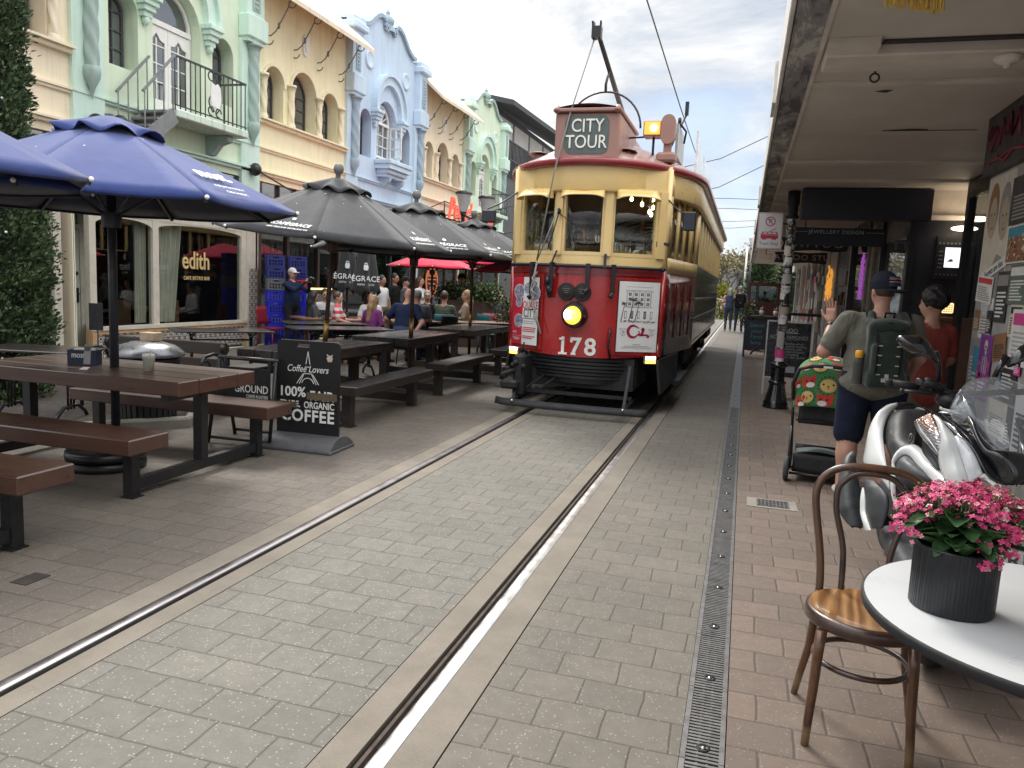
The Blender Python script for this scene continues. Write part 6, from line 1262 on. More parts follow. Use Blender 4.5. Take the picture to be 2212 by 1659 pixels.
flyer('brown flyer beside the purple skeleton poster',6.31,6.03,1.17,1.36,doc('brown','black'),2,6)
flyer('black and white text poster low on the wall',6.06,5.74,.92,1.24,doc('black','white','white'),3)
flyer('torn white poster with pink streaks at the right edge',5.95,5.45,1.18,1.55,doc('white','mid','pink'),4)
flyer('teal and cream striped flyer at the foot of the wall',6.8,6.6,.75,1.25,doc('teal','cream'),1)
for i,(y,z,w_,h_,c,f)in enumerate(((6.75,1.32,.3,.3,'white','grey'),(6.25,.66,.4,.25,'cream','grey'),(5.7,.62,.35,.45,'white','black'),(5.4,1.6,.4,.5,'grey','white'),(5.35,1.0,.4,.55,'white','mid'),(5.4,2.15,.5,.32,'tan','black'),(6.0,.62,.3,.28,'black','white'))):
 flyer(('plain white flyer beside the thin black strip','cream flyer at the bottom below the purple poster','white text flyer behind the scooter screen','grey flyer right of the green one','white flyer at the far right edge, lower','tan poster at the far right edge, upper','small black flyer low behind the scooter screen')[i],y,y-w_,z,z+h_,doc(c,f),i%3)
for i,(y,z,w_,h_,c,f,hd,k,lb)in enumerate(((6.9,.95,.26,.36,'grey','white',None,0,'grey flyer half hidden behind the purple skeleton poster'),(6.05,1.36,.26,.22,'cream','black','black',1,'cream flyer with black heading above the brown one'),(6.72,1.48,.2,.16,'mid','white',None,1,'small grey flyer left of the thin black strip'),(5.78,1.87,.34,.30,'black','white','red',1,'black poster with red heading beside the colourful one'),(5.02,1.3,.45,.6,'black','mid','white',2,'tall black poster nearest the camera, upper'),(5.05,.7,.5,.5,'red','white','white',1,'red flyer low on the wall nearest the camera'),(6.12,.92,.10,.2,'teal','white',None,3,'narrow teal strip between the low posters'),(5.8,1.12,.12,.16,'pink','white',None,4,'small pink scrap on the torn white poster'),(6.9,1.37,.16,.16,'brown','cream',None,0,'small brown scrap at the wall corner below the red edged flyer'))):
 flyer(lb,y,y-w_,z,z+h_,doc(c,f,hd),k)
# ---- glazed corner shop and jewellery front
M_shfr=pm('shop_frame_black',(.012,.012,.016),.4);M_navy=pm('navy_panel',(.012,.014,.024),.45,0,.3,3);M_wood2=W_pine
js=thing('shopfront','dark glazed corner shop with hanging screen behind the boy in red','shopfront',(2.3,9.5,0));IJ=loc((2.3,9.5,0))
def jb():b=MB();b.M=IJ;return b
b=jb();b.b3(2.37,2.45,10.14,10.26,0,VZ-.01);b.b3(2.37,2.45,6.94,7.02,0,VZ-.01);b.b3(2.37,2.45,7.02,10.14,2.78,VZ-.01);b.b3(2.37,2.45,7.02,10.14,0,.25);b.b3(1.97,2.05,11.16,11.26,0,2.75);b.build('frame',M_shfr,js)
b=jb();b.b3(2.405,2.41,7.02,10.14,.25,2.78);b.build('pane',M_gl,js)
b=jb();b.b3(2.05,5,11.2,11.3,0,2.62);b.build('inner_wall',M_navy,js)
b=jb();b.b3(2.0,5,11.12,11.3,2.62,2.68);b.b3(2.0,5,11.2,11.3,2.68,VZ);b.build('inner_cornice',M_sofd,js)
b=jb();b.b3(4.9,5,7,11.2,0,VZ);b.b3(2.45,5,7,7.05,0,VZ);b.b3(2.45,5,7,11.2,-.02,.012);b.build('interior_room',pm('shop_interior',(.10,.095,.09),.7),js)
b=jb();b.b3(2.3,2.78,11.16,11.2,1.88,2.42);sc=b.build('display_frame',M_blk,js);b=jb();b.b3(2.405,2.68,11.15,11.158,2.03,2.28);b.build('lit_screen',em('screen_white',(.75,.82,.95),.75),sc)
b=jb()
for i in range(9):b.b3(2.32+.045*i,2.345+.045*i,11.15,11.158,2.32,2.345);b.b3(2.32+.045*i,2.335+.045*i,11.15,11.158,1.93,1.945)
for i in range(5):b.b3(2.33,2.38,11.15,11.158,2.02+.05*i,2.035+.05*i)
b.add([(2.43,11.147,2.10),(2.50,11.147,2.10),(2.50,11.147,2.13),(2.47,11.147,2.14),(2.45,11.147,2.12)],[(0,1,2,3,4)]);b.build('screen_marks',pm('screen_grey',(.16,.18,.22),.5),sc)
b=jb();b.b3(2.05,3.2,10.75,11.19,1.36,1.40);b.b3(2.05,3.2,10.8,11.19,.1,1.36);b.build('counter',W_rb,js)
b=jb();b.b3(2.40,2.53,10.95,11.0,1.45,1.58,0,.015);b.build('lit_sign',em('sign_warm',(1,.62,.28),.9),js);b=jb()
for i in range(4):
 for j in range(4):b.b3(2.415+.027*i,2.435+.027*i,10.945,10.949,1.465+.027*j,1.475+.027*j)
b.build('sign_rows',pm('sign_dark',(.16,.06,.02),.6),js)
for(x,z)in((2.66,2.62),(2.53,2.50)):
 b=jb();b.sph((x,10.9,z),(.15,.12,.032),18);b.build('ceiling_lamp',em('tube_light',(1,.84,.62),3.2),js)
FR=thing('shopfront','dark timber jewellery shopfront with reflecting glass under the hanging black sign','shopfront',(2.0,14,0));IF=loc((2.0,14,0))
def fb():b=MB();b.M=IF;return b
M_lr=NT('street_glass');M_lr.b.inputs['Base Color'].default_value=(.03,.035,.035,1);M_lr.setp(Roughness=.03);M_lr.b.inputs['Specular IOR Level'].default_value=1.0;M_lr.setp(IOR=2.1);M_lr.bump(M_lr.noise(2,2),.03,.01);M_lr=M_lr.m
b=fb();b.b3(2.02,2.06,11.26,13.4,2.45,VZ)
for y in(11.26,13.35,14.7,16.95):b.b3(1.97,2.06,y,y+.08,0,VZ-.02)
b.b3(2.0,2.06,11.3,17,0,.35);b.b3(2.0,2.06,14.7,17,2.62,VZ);b.build('frame',M_shfr,FR)
b=fb();b.b3(2.04,2.05,11.34,13.35,.35,2.45);b.build('slat_window',M_gl,FR);b=fb()
for i in range(24):b.b3(2.3,2.34,11.36+i*.083,11.40+i*.083,.4,2.45)
b.build('timber_slats',wood('slat_timber',(.16,.10,.06),(.26,.17,.10),.5,2,1.0),FR)
b=fb();b.b3(2.0,2.06,13.43,14.7,0,VZ-.02);b.build('dark_pier',pm('pier_grey',(.10,.10,.09),.6),FR);b=fb();b.b3(1.96,2.0,14.0,14.25,0,2.8);b.b3(1.96,2.0,14.55,14.69,0,2.8);b.build('door_post',pm('post_cream',(.30,.28,.24),.6),FR)
b=fb();b.b3(2.03,2.04,14.78,16.95,.35,2.62);b.build('street_pane',M_lr,FR)
b=fb();rr=random.Random(21)
P=[(0,0)]
for k,(y,dz)in enumerate(((15.25,0),(15.4,.05),(15.55,-.03))):
 b.tube([(1.995,y+.05*math.sin(i*1.9+k),1.58+(.78+dz)*i/22)for i in range(23)],.012,5)
b.build('purple_neon',em('neon_purple',(.38,.09,.46),.35),FR)
T2=thing('shopfront','white framed tattoo studio shopfront plastered with small pictures and orange scribble','shopfront',(2.0,24,0));IT=loc((2.0,24,0))
def tb():b=MB();b.M=IT;return b
M_whd=pm('white_frame_old',(.50,.49,.46),.6,0,.12,4,.2,dirt=((.22,.2,.18),.6))
b=tb();b.b3(2.0,2.08,17.05,17.4,0,VZ-.02);b.b3(2.0,2.08,19.7,22.1,0,2.9);b.b3(2.0,2.08,24.0,25.0,0,2.9);b.b3(1.97,2.02,21.2,22.1,0,2.75);b.b3(2.0,2.08,17.4,46,2.7,VZ-.02)
for y in(26.5,28.5,31,34):b.b3(1.96,2.06,y,y+.5,0,2.75)
b.b3(2.03,2.1,25,46,0,.8);b.build('frame',M_whd,T2)
b=tb();b.b3(2.04,2.08,17.4,19.7,0,2.7);b.build('dark_display',M_navy,T2);b=tb();b.b3(2.06,2.12,22.1,24.0,0,2.7);b.b3(2.06,2.1,25,46,.8,2.7);b.build('window_pane',M_lr,T2)
b=tb()
for i in range(4):y=17.6+i*.5;b.b3(2.0,2.04,17.5,19.6,.5+i*.45,.53+i*.45)
for i in range(14):y=rnd.uniform(17.5,19.4);z=rnd.choice((.53,.98,1.43,1.88));b.b3(1.99,2.03,y,y+.2,z,z+rnd.uniform(.1,.3))
b.build('display_goods',pm('goods',(.16,.07,.05),.5,0,.9,6),T2)
b=tb();rr=random.Random(8)
for k in range(5):b.tube([(1.965,20.2+k*.28+.1*math.sin(i*1.3+k*2),1.52+.14*(k%2)+(.72-.1*(k%3))*i/16)for i in range(17)],.022,5)
b.build('orange_scribble',em('neon_orange',(.80,.36,.05),.4),T2)  # orange neon scribble, weakly glowing
b=MB();b.M=IT
for i in range(46):
 y=rnd.uniform(21.3,33);z=rnd.uniform(.55,2.4);h_=rnd.uniform(.15,.38);w_=rnd.uniform(.3,.8);b.b3(1.952-.003*(i%5),1.957-.003*(i%5),y,y+w_,z,z+h_,rnd.randrange(len(CM)))
b.build('pinned_pictures',CM,T2)['kind']='stuff'
def hang(label,x0,x1,y,z0,z1,mat,txt=None,size=.1,d=.1,tm=None,under=False,wave=False):
 t=thing('hanging_sign',label,'sign',((x0+x1)/2,y,z0),0);w_,h_=x1-x0,z1-z0;b=MB()
 if wave:b.prism([(-w_/2,.02),(-w_*.3,0),(0,.03),(w_*.3,0),(w_/2-.04,.02),(w_/2,h_*.5),(w_/2-.04,h_-.02),(w_*.25,h_),(0,h_-.03),(-w_*.25,h_),(-w_/2,h_-.02),(-w_/2+.05,h_*.5)],FYm((0,0,0)),d)
 else:b.box((0,d/2,h_/2),(w_,d,h_),0,.006)
 bo=b.build('board',mat,t)
 if txt:b=MB();b.text(txt,FYm((0,-.002,h_*.5)),size,.002,0,.004,sx=1.15,spacing=1.12);b.build('lettering',tm,bo)
 b=MB()
 for s in(-1,1):b.tube([(s*w_*.35,d/2,h_),(s*w_*.35,d/2,VZ-z0)],.008,5)
 if z1<VZ-.05:b.build('hanger',M_blk,t)
 return t,bo
M_slate=pm('sign_slate',(.03,.035,.048),.55);M_sil=pm('sign_silver',(.45,.47,.50),.45)
hang('large blank black box sign hanging under the veranda',.62,2.17,11.0,2.60,2.985,M_navy,d=.28)
t,bo=hang('narrow black sign reading jewellery design below the black box',.57,1.84,12.2,2.33,2.58,M_navy,d=.06);b=MB();b.text('JEWELLERY DESIGN',FYm((-.02,-.002,.19)),.075,.002,0,.002,sx=1.05,spacing=1.1);b.b3(-.60,-.40,-.003,.001,.188,.193);b.b3(.38,.62,-.003,.001,.188,.193);b.build('lettering',M_sil,bo)
hang('wavy edged dark sign reading tattoo',.62,1.92,17.0,2.50,2.80,M_slate,'TATTOO',.22,.05,M_sil,wave=True);hang('wider dark sign reading tattoo studio further on',.66,2.34,22.0,2.45,2.76,M_slate,'TATTOO STUDIO',.20,.05,M_sil,wave=True)
# ---- lamp post with stickers
def stickm():
 s=NT('sticker_layers');v=s.mapp((1,1,1));n=s.n('TexVoronoi',distance='CHEBYCHEV');n.inputs['Scale'].default_value=15;n.inputs['Randomness'].default_value=1;s.l(v,n.inputs['Vector'])
 sp=s.n('SeparateColor');s.l(n.outputs['Color'],sp.inputs[0]);base=s.ramp(sp.outputs[0],[(0,(.02,.02,.022)),(.50,(.46,.45,.43)),(.62,(.05,.05,.055)),(.68,(.32,.32,.32)),(.74,(.09,.022,.025)),(.80,(.65,.64,.62)),(.90,(.02,.02,.022)),(.96,(.35,.04,.06))],'CONSTANT')
 f=s.noise(45,4,.7);c=s.mix(s.ramp(f,[(.52,.0),(.55,.85)]),base,s.ramp(sp.outputs[1],[(0,(.6,.59,.57)),(.5,(.02,.02,.02))],'CONSTANT'));s.l(c,s.b.inputs['Base Color']);s.setp(Roughness=.5);return s.m
t=thing('lamp_post','black fluted lamp post layered with stickers carrying the tram stop sign','lamp post',(.53,11.4,0));b=MB()
flt=lambda a,z:1+.035*math.cos(12*a)
b.lathe([(0,0),(.175,0),(.18,.02),(.165,.05),(.17,.07),(.15,.10)],n=32);b.lathe([(.15,.10),(.135,.16),(.115,.24),(.10,.33)],n=48,wob=flt);b.lathe([(.10,.33),(.118,.345),(.122,.36),(.118,.375),(.095,.39)],n=32);b.lathe([(.092,.39),(.088,.48),(.092,.57)],n=48,wob=flt);b.lathe([(.095,.57),(.12,.59),(.125,.605),(.115,.625),(.085,.64),(.07,.66)],n=32);b.build('pedestal',pm('gloss_black',(.012,.012,.014),.22,0,.2,10,.05,30,.5),t)
b=MB();b.lathe([(.07,.64),(.068,1.2),(.063,2.0),(.062,2.62)],n=24);b.build('shaft',stickm(),t)
b=MB();b.lathe([(.062,2.62),(.085,2.64),(.085,2.66),(.066,2.68),(.066,2.80),(.08,2.82),(.08,2.99),(0,2.99)],n=24);b.build('cap',M_blkm,t)
def stick(z,h_,a0,a1,mt,txt=None,tmt=None):
 r=.0715;b=MB();b.grid(lambda u,v:(r*math.cos(R_(a0+(a1-a0)*u)),r*math.sin(R_(a0+(a1-a0)*u)),z+h_*v),10,1)
 o=b.build('sticker',mt,t)
 if txt:b=MB();am=(a0+a1)/2;b.text(txt,FYm((0,0,0)),h_*.5,.0003,0,.01,warp=lambda x,y,q:(x,y,q));b.v=[(.0722*math.cos(R_(am)+p[0]/.0722),.0722*math.sin(R_(am)+p[0]/.0722),z+h_/2+p[2])for p in b.v];b.build('sticker_text',tmt,o)
for a in((.70,.13,200,330,CO['pink']),(.66,.05,220,320,CO['white']),(.86,.22,215,300,CO['mid']),(1.18,.08,210,300,CO['white']),(1.32,.10,230,330,CO['tan']),(1.52,.09,205,260,CO['white']),(1.74,.13,215,320,CO['mid']),(2.0,.10,225,310,CO['white']),(2.13,.12,200,280,CO['cream'])):stick(*a)
stick(1.23,.07,232,312,CO['white'],'GO',CO['black']);stick(1.62,.09,220,320,CO['white'],'STEP',CO['black']);stick(1.95,.08,240,330,CO['black'],'BOY',CO['white'])
ts=thing('tram_stop_sign','white red bordered tram stop sign plate fixed to the lamp post','sign',(.25,11.32,2.45));b=MB();b.prism(rrect(0,0,.325,.49,.02),FYm((0,0,0)),.004);pl=b.build('plate',pm('sign_white',(.62,.61,.62),.35,0,.05),ts)
M_sred=pm('sign_red',(.42,.02,.045),.4);M_ink=pm('sign_ink',(.05,.05,.055),.5);b=MB();Ms=FYm((0,-.001,0));b.prism(rrect(0,0,.313,.478,.018),Ms,.001,0,[rrect(0,0,.303,.468,.015)]);b.prism(arc(0,.125,.066,0,345,30),Ms,.0012,0,[arc(0,.125,.053,0,345,30)])
b.box((0,.125,0),(.115,.011,.002),0,0,Ms@Matrix.Translation((0,0,0))@Matrix.Translation((0,.125,0))@Matrix.Rotation(R_(-45),4,'Z')@Matrix.Translation((0,-.125,0)))
for(x0,x1,y0,y1)in((-.115,.115,-.105,-.06),(-.12,.12,-.055,-.045),(-.105,.105,-.022,-.015),(-.10,-.085,-.05,-.02),(.085,.10,-.05,-.02),(-.035,-.025,-.05,-.02),(.025,.035,-.05,-.02)):b.b3(x0,x1,-.0025,.0,y0,y1)
for x in(-.08,-.05,.05,.08):b.prism(arc(x,-.108,.016,0,330,10),Ms,.0014)
b.bar((-.01,-.001,-.018),(.085,-.001,.035),.002,.009);b.build('red_emblem',M_sred,pl)
b=MB();b.text('P',FYm((.0,-.0015,.125)),.085,.0004,0,.004);b.text('Tram Stop',FYm((0,-.0015,-.175)),.062,.0004,0,.001,sx=.88,spacing=1.08);b.build('sign_text',M_ink,pl)
b=MB();b.tube([(-.02,.02,-.2),(-.02,.02,-.33)],.006,5);b.tube([(.1,.02,.1),(.26,.06,.1)],.012,6);b.tube([(.1,.02,-.1),(.26,.06,-.1)],.012,6);b.build('bracket',M_blk,ts)
# ---- pavement boards and far furniture
t=thing('pavement_sign','white framed black jewellery board behind the lamp post','sign',(.72,12.9,0),R_(0));b=MB();
for x in(-.335,.335):b.bar((x,-.06,.0),(x,.1,1.17),.022,.022)
b.bar((-.345,.1,1.17),(.345,.1,1.17),.022,.022);b.bar((-.33,-.035,.28),(.33,-.035,.28),.022,.022)
for x in(-.33,.33):b.bar((x,.32,0),(x,.11,1.15),.02,.02)
b.build('frame',pm('white_frame_sign',(.62,.62,.62),.4),t);MBd=frame((0,-.05,0),(1,0,0),(0,.135,1));b=MB();b.prism(rect(-.325,.325,.29,1.16),MBd@Matrix.Translation((0,0,.012)),.012);pn=b.build('panel',pm('panel_charcoal',(.02,.022,.027),.3,0,.5,5),t)
b=MB();MT=MBd@Matrix.Translation((0,0,.014));b.text('GOLD DIAMONDS',MT@Matrix.Translation((.0,.93,0)),.072,.001,0,0,spacing=1.05,sx=.92);b.box((.02,.895,0),(.5,.004,.002),0,0,MT)
for k,s_ in enumerate(('Designed Jewellery','Engagement & Wedding','Anniversary Gifts','Alterations & Repairs','Remodelling','Superior - Best Quality')):b.text(s_,MT@Matrix.Translation((.05,.83-.043*k,0)),.045,.001,0,0,.1)
for x in(-.07,.0,.07):b.prism(arc(x+.02,1.04,.032,0,345,16),MT,.001,0,[arc(x+.02,1.04,.022,0,345,16)])
b.box((.02,1.0,0),(.24,.012,.002),0,0,MT);b.box((.02,.42,0),(.2,.1,.001),0,0,MT);b.build('lettering',pm('board_silver',(.42,.43,.46),.5),pn)
t=thing('pavement_sign','far dark chalkboard sign with faint blue chalk writing beside the drain','sign',(.34,20.6,0));b=MB()
for s in(-1,1):b.bar((s*.27,-.14,0),(s*.27,.05,1.02),.05,.03);b.bar((s*.27,.3,0),(s*.27,.08,1.0),.05,.03)
b.bar((-.27,.05,1.0),(.27,.05,1.0),.05,.04);b.build('frame',W_bl2,t);b=MB();Mc=frame((0,-.13,0),(1,0,0),(0,.185,1));b.prism(rect(-.25,.25,.2,.98),Mc,.02);pn=b.build('panel',M_slate,t);b=MB()
for k,s_ in enumerate(('Special','your','Tarot','here')):b.text(s_,Mc@Matrix.Translation((.0,.82-.15*k,.003)),.14,.001,0,0,.2)
b.build('chalk_writing',pm('chalk_blue',(.12,.30,.38),.9),pn)
t=thing('windbreak_screen','dark red timber windbreak with glass strip at the footpath edge','screen',(.56,25,0));b=MB();b.b3(-.46,.46,-.03,.03,.1,1.35);b.b3(-.46,.46,-.03,.03,1.85,1.95);b.b3(-.46,-.40,-.03,.03,1.35,1.85);b.b3(.38,.46,-.03,.03,1.35,1.85);b.b3(-.46,-.38,-.1,.1,0,.1);b.b3(.38,.46,-.1,.1,0,.1);b.build('panel',pm('maroon_timber',(.085,.022,.022),.5),t);b=MB();b.b3(-.40,.38,-.005,.005,1.35,1.85);b.build('glass_strip',M_gl,t)
t=thing('bar_table','tall black bar table outside the tattoo studio','table',(1.62,22.2,0));b=MB();b.b3(-.48,.48,-.3,.3,1.07,1.14);b.build('top',M_blk,t)
for x in(-.42,.42):
 for y in(-.24,.24):b=MB();b.b3(x-.03,x+.03,y-.03,y+.03,0,1.07);b.build('leg',M_blk,t)
t=thing('bar_table','dark folding table with cups near the chalkboard','table',(.55,21.6,0));b=MB();b.b3(-.38,.38,-.3,.3,.98,1.03);b.build('top',M_blk,t);b=MB();b.bar((-.3,-.2,0),(.3,.2,.98),.04,.04);b.bar((.3,-.2,0),(-.3,.2,.98),.04,.04);b.build('crossed_legs',M_blk,t)
for x,lb in((-.1,'small white jar with cutlery on the far folding table'),(.25,'second small white jar on the far folding table')):b=MB();b.lathe([(0,0),(.05,0),(.055,.14),(.05,.14)],n=12);b.tube([(0,0,.05),(.02,0,.24)],.006,5);b.tube([(.01,0,.05),(-.03,.01,.22)],.006,5);tag(b.build('cutlery_jar',M_white,None,(.55+x,21.5,1.03)),lb,'jar')
t=thing('street_lamp','small far lantern on a post at the end of the veranda','street lamp',(.12,38.5,0));b=MB();b.cyl((0,0,0),(0,0,3.75),.06,.05,10);b.build('post',M_blk,t);b=MB();b.lathe([(.07,3.75),(.17,4.22),(.1,4.3),(0,4.34)],n=10);b.build('lantern',M_lant,t)
b=MB();b.cyl((0,0,0),(0,0,4.1),.05,None,8);tag(b.build('white_pole',M_white,None,(-.1,44,0)),'thin white pole beyond the walking couple','pole')
# ====== PEOPLE
def cl(name,col,var=.12,bump=.25,rough=.9):return pm('cloth_'+name,col,rough,0,var,14,bump,30,spec=.2)
SK={'fair':pm('skin_fair',(.46,.25,.18),.5,0,.08,14,.05),'tan':pm('skin_tan',(.33,.17,.11),.5,0,.08,14,.05)}
HA={'black':pm('hair_black',(.008,.007,.007),.5,0,.4,40,.6,120),'brown':pm('hair_brown',(.05,.026,.015),.5,0,.4,40,.6,120),'blond':pm('hair_blond',(.25,.15,.07),.5,0,.4,40,.6,120),'grey':pm('hair_grey',(.22,.21,.20),.6,0,.3,40,.6,120)}
M_eye=pm('eye_dark',(.02,.015,.012),.3);M_lip=pm('lip',(.30,.10,.08),.5)
_FC=frame
def person(label,loc,rz,H=1.72,skin='fair',top=None,bottom=None,shoe=None,sit=False,sleeve='short',lean=0,head=(0,0),arms=None,legs=None,w=1.0,belly=0,hair=None,hairst='short',cap=None,capyaw=0,res=.017,seat=.47,group=None,female=False,extra=(),hands=True,bare=False,top_len=.0,legskin=None):
 t=thing('person',label,'person',loc,R_(rz),group);s=H/1.75;V=lambda x,y,z:np.array((x*s,y*s,z*s))
 hip=(seat+.09)if sit else .95*s
 Rl=rotm(lean,0,0)
 def U(x,y,z):
  q=np.array((x,y,z-.95))*s;return Rl@q+np.array((0,0,hip))
 nk=U(0,.005,1.47);Hm=Rl@rotm(0,0,head[0])@rotm(head[1],0,0)
 def Hd(x,y,z):return nk+Hm@(np.array((x,y,z-1.47))*s)
 RH=Hm;P=[]
 T,B,K,S=1,2,0,3
 P.append(el(U(0,.0,.97),(.165*s*w,.12*s*w+belly*.4,.13*s),B if not top_len else T,.05,Rl));P.append(el(U(0,-.0-belly*.3,1.10),(.155*s*w+belly*.6,.115*s*w+belly,.17*s),T,.06,Rl));P.append(el(U(0,.005,1.28),(.175*s*w,.118*s*w,.18*s),T,.06,Rl));P.append(rc(U(-.145*w,.01,1.41),U(.145*w,.01,1.41),.062*s,.062*s,T,.06))
 if female:P+=[el(U(.07,-.10,1.27),(.06*s,.055*s,.06*s),T,.04),el(U(-.07,-.10,1.27),(.06*s,.055*s,.06*s),T,.04)]
 if top_len:P.append(el(U(0,.0,.95-top_len*.3),(.172*s*w+belly*.5,.13*s*w+belly*.8,.12*s),T,.05,Rl))
 P.append(rc(U(0,.02,1.43),Hd(0,.012,1.56),.058*s*(1+.12*(w-1)),.052*s,K,.03))
 P+=[el(Hd(0,.006,1.652),(.074*s,.094*s,.108*s),K,.02,RH),el(Hd(0,-.028,1.592),(.057*s,.064*s,.062*s),K,.03,RH),el(Hd(0,-.098,1.618),(.015*s,.022*s,.024*s),K,.012,RH),el(Hd(.076,.012,1.632),(.012*s,.022*s,.032*s),K,.01,RH),el(Hd(-.076,.012,1.632),(.012*s,.022*s,.032*s),K,.01,RH),el(Hd(0,-.075,1.665),(.05*s,.02*s,.014*s),K,.015,RH)]
 P+=[el(Hd(.03,-.086,1.645),(.013*s,.008*s,.008*s),4,.003,RH),el(Hd(-.03,-.086,1.645),(.013*s,.008*s,.008*s),4,.003,RH),el(Hd(0,-.088,1.575),(.024*s,.008*s,.008*s),5,.004,RH)]
 dl=dict(L=((.235*w,.02,1.17),(.25*w,-.05,.93)),R=((-.235*w,.02,1.17),(-.25*w,-.05,.93)))
 if sit:dl=dict(L=((.24*w,-.03,1.17),(.13,-.27,1.10)),R=((-.24*w,-.03,1.17),(-.13,-.27,1.10)))
 if arms:dl.update(arms)
 for k,sg in(('L',1),('R',-1)):
  sh=U(sg*.172*w,.01,1.40);e=U(*dl[k][0]);wr=U(*dl[k][1]);am=T if sleeve in('short','long')else K;fm=T if sleeve=='long' else K
  if sleeve=='short':mid=sh+(e-sh)*.72;P.append(rc(sh,mid,.064*s*w,.060*s*w,T,.03));P.append(rc(mid,e,.047*s*w,.040*s*w,K,.008))
  else:P.append(rc(sh,e,.060*s*w,.046*s*w,am,.03))
  P.append(rc(e,wr,.041*s*w**.7,.029*s,fm,.02))
  d=(wr-e)/max(1e-6,np.linalg.norm(wr-e));
  if hands:P.append(rc(wr,wr+d*.07*s,.028*s,.034*s,K,.02));P.append(rc(wr+d*.07*s,wr+d*.15*s,.03*s,.016*s,K,.02));side=np.cross(d,np.array((0,0,1.0)));side=side/max(1e-6,np.linalg.norm(side));P.append(rc(wr+d*.04*s,wr+d*.09*s+side*.035*s*sg,.014*s,.011*s,K,.01))
 if sit:LG=dict(L=((.11,-.44*s,seat+.05),(.12,-.44*s,.09),(.12,-.60*s,.05)),R=((-.11,-.44*s,seat+.05),(-.12,-.42*s,.09),(-.12,-.58*s,.05)))
 else:LG=dict(L=((.10*s*w,-.015,.50*s),(.11*s*w,.03,.09*s),(.125*s*w,-.13*s,.04)),R=((-.10*s*w,-.015,.50*s),(-.11*s*w,.03,.09*s),(-.125*s*w,-.13*s,.04)))
 if legs:LG.update(legs)
 for k,sg in(('L',1),('R',-1)):
  hp=np.array((sg*.095*s*w,0,hip-.03));kn,an,to=[np.array(q,float)for q in LG[k]]
  if legskin:md=hp+(kn-hp)*.92;P.append(rc(hp,md,.098*s*w,.086*s*w,B,.04));P.append(rc(kn,an,.058*s*w,.040*s*w,K,.012));c_=kn+(an-kn)*.3;P.append(el(c_+np.array((0,.02,0)),(.058*s*w,.062*s*w,.13*s),K,.03))
  else:P.append(rc(hp,kn,.092*s*w,.064*s*w,B,.04));P.append(rc(kn,an,.060*s*w,.046*s,B,.02))
  P.append(rc(an+np.array((0,.02,-.025)),to,.045*s,.035*s,S,.02))
 P+=[dict(p)for p in extra]
 top=top or cl('grey',(.2,.2,.2));bottom=bottom or cl('jeans',(.035,.045,.07));shoe=shoe or cl('shoe',(.03,.03,.03))
 body=sdf_mesh(P,res,'body',[SK[skin],top,bottom,shoe,M_eye,M_lip],t)
 if hair:
  Q=[];hm=HA[hair]
  if hairst!='bald':
   Q+=[el(Hd(0,.018,1.672),(.083*s,.098*s,.106*s),0,.02,RH),el(Hd(0,-.095,1.625),(.066*s,.075*s,.085*s),0,.025,RH,sub=True),el(Hd(0,-.03,1.50),(.11*s,.10*s,.09*s),0,.03,RH,sub=True)]
  if hairst=='bushy':rr=random.Random(3);Q[:1]=[el(Hd(0,.022,1.685),(.088*s,.104*s,.112*s),0,.02,RH)]+[el(Hd(.085*math.sin(a)*math.cos(q),.02+.10*math.cos(a)*math.cos(q),1.685+.105*math.sin(q)),(.021*s,)*3,0,.008)for a,q in[(rr.uniform(0,6.28),rr.uniform(-.6,1.5))for _ in range(150)]]
  if hairst in('long','tail','bob'):
   L_={'long':1.22,'tail':1.36,'bob':1.46}[hairst]
   Q+=[rc(Hd(0,.07,1.62),Hd(0,.085,1.50),.075*s,.07*s,0,.04),rc(Hd(0,.085,1.50),U(0,.11,L_),.075*s,.05*s,0,.04)]
   if hairst!='tail':Q+=[rc(Hd(sg*.072,.02,1.64),U(sg*.085,.04,max(L_,1.38)),.03*s,.03*s,0,.03)for sg in(-1,1)]
  if Q:sdf_mesh(Q,res*.8,'hair',hm,t)
 if cap:
  Rc=RH@rotm(0,0,capyaw);cc=lambda x,y,z:nk+Hm@(np.array((0,.005,1.685-1.47))*s+rotm(0,0,capyaw)@(np.array((x,y,z))*s))
  Q=[el(cc(0,.0,.0),(.084*s,.104*s,.092*s),0,.02,Rc),bx(cc(0,0,-.10),(.14*s,.16*s,.08*s),0,.01,.001,Rc,sub=True),el(cc(0,-.115,-.022),(.068*s,.085*s,.012*s),0,.012,Rc)]
  sdf_mesh(Q,res*.7,'cap',cap,t)
 t['_U']=0;del t['_U'];return t,U,Hd,s
GS='people on the terrace'
C_navy=cl('navy',(.014,.022,.055));C_white=cl('white',(.62,.61,.60));C_black=cl('black',(.012,.012,.013));C_grey=cl('grey',(.13,.13,.14));C_dgrey=cl('dark_grey',(.055,.058,.065));C_purp=cl('purple',(.17,.035,.16));C_beige=cl('beige',(.30,.23,.17));C_jean=cl('jeans',(.05,.075,.14));C_dj=cl('dark_trousers',(.016,.018,.024));C_cap=cl('cap_white',(.55,.54,.52));C_tealcap=cl('cap_teal',(.05,.09,.12))
def stripem(name,a,b_,k,axis='Z'):
 s=NT(name);sp=s.n('SeparateXYZ');s.l(s.co(),sp.inputs[0]);f=s.math('FRACT',s.math('MULTIPLY',sp.outputs[axis],k));s.l(s.ramp(f,[(0,a),(.5,b_)],'CONSTANT'),s.b.inputs['Base Color']);s.setp(Roughness=.9);return s.m
C_str=stripem('cloth_red_stripe',(.58,.05,.07),(.62,.56,.55),9.0);C_pad=stripem('cloth_green_pad',(.06,.075,.05),(.085,.10,.065),12.0)
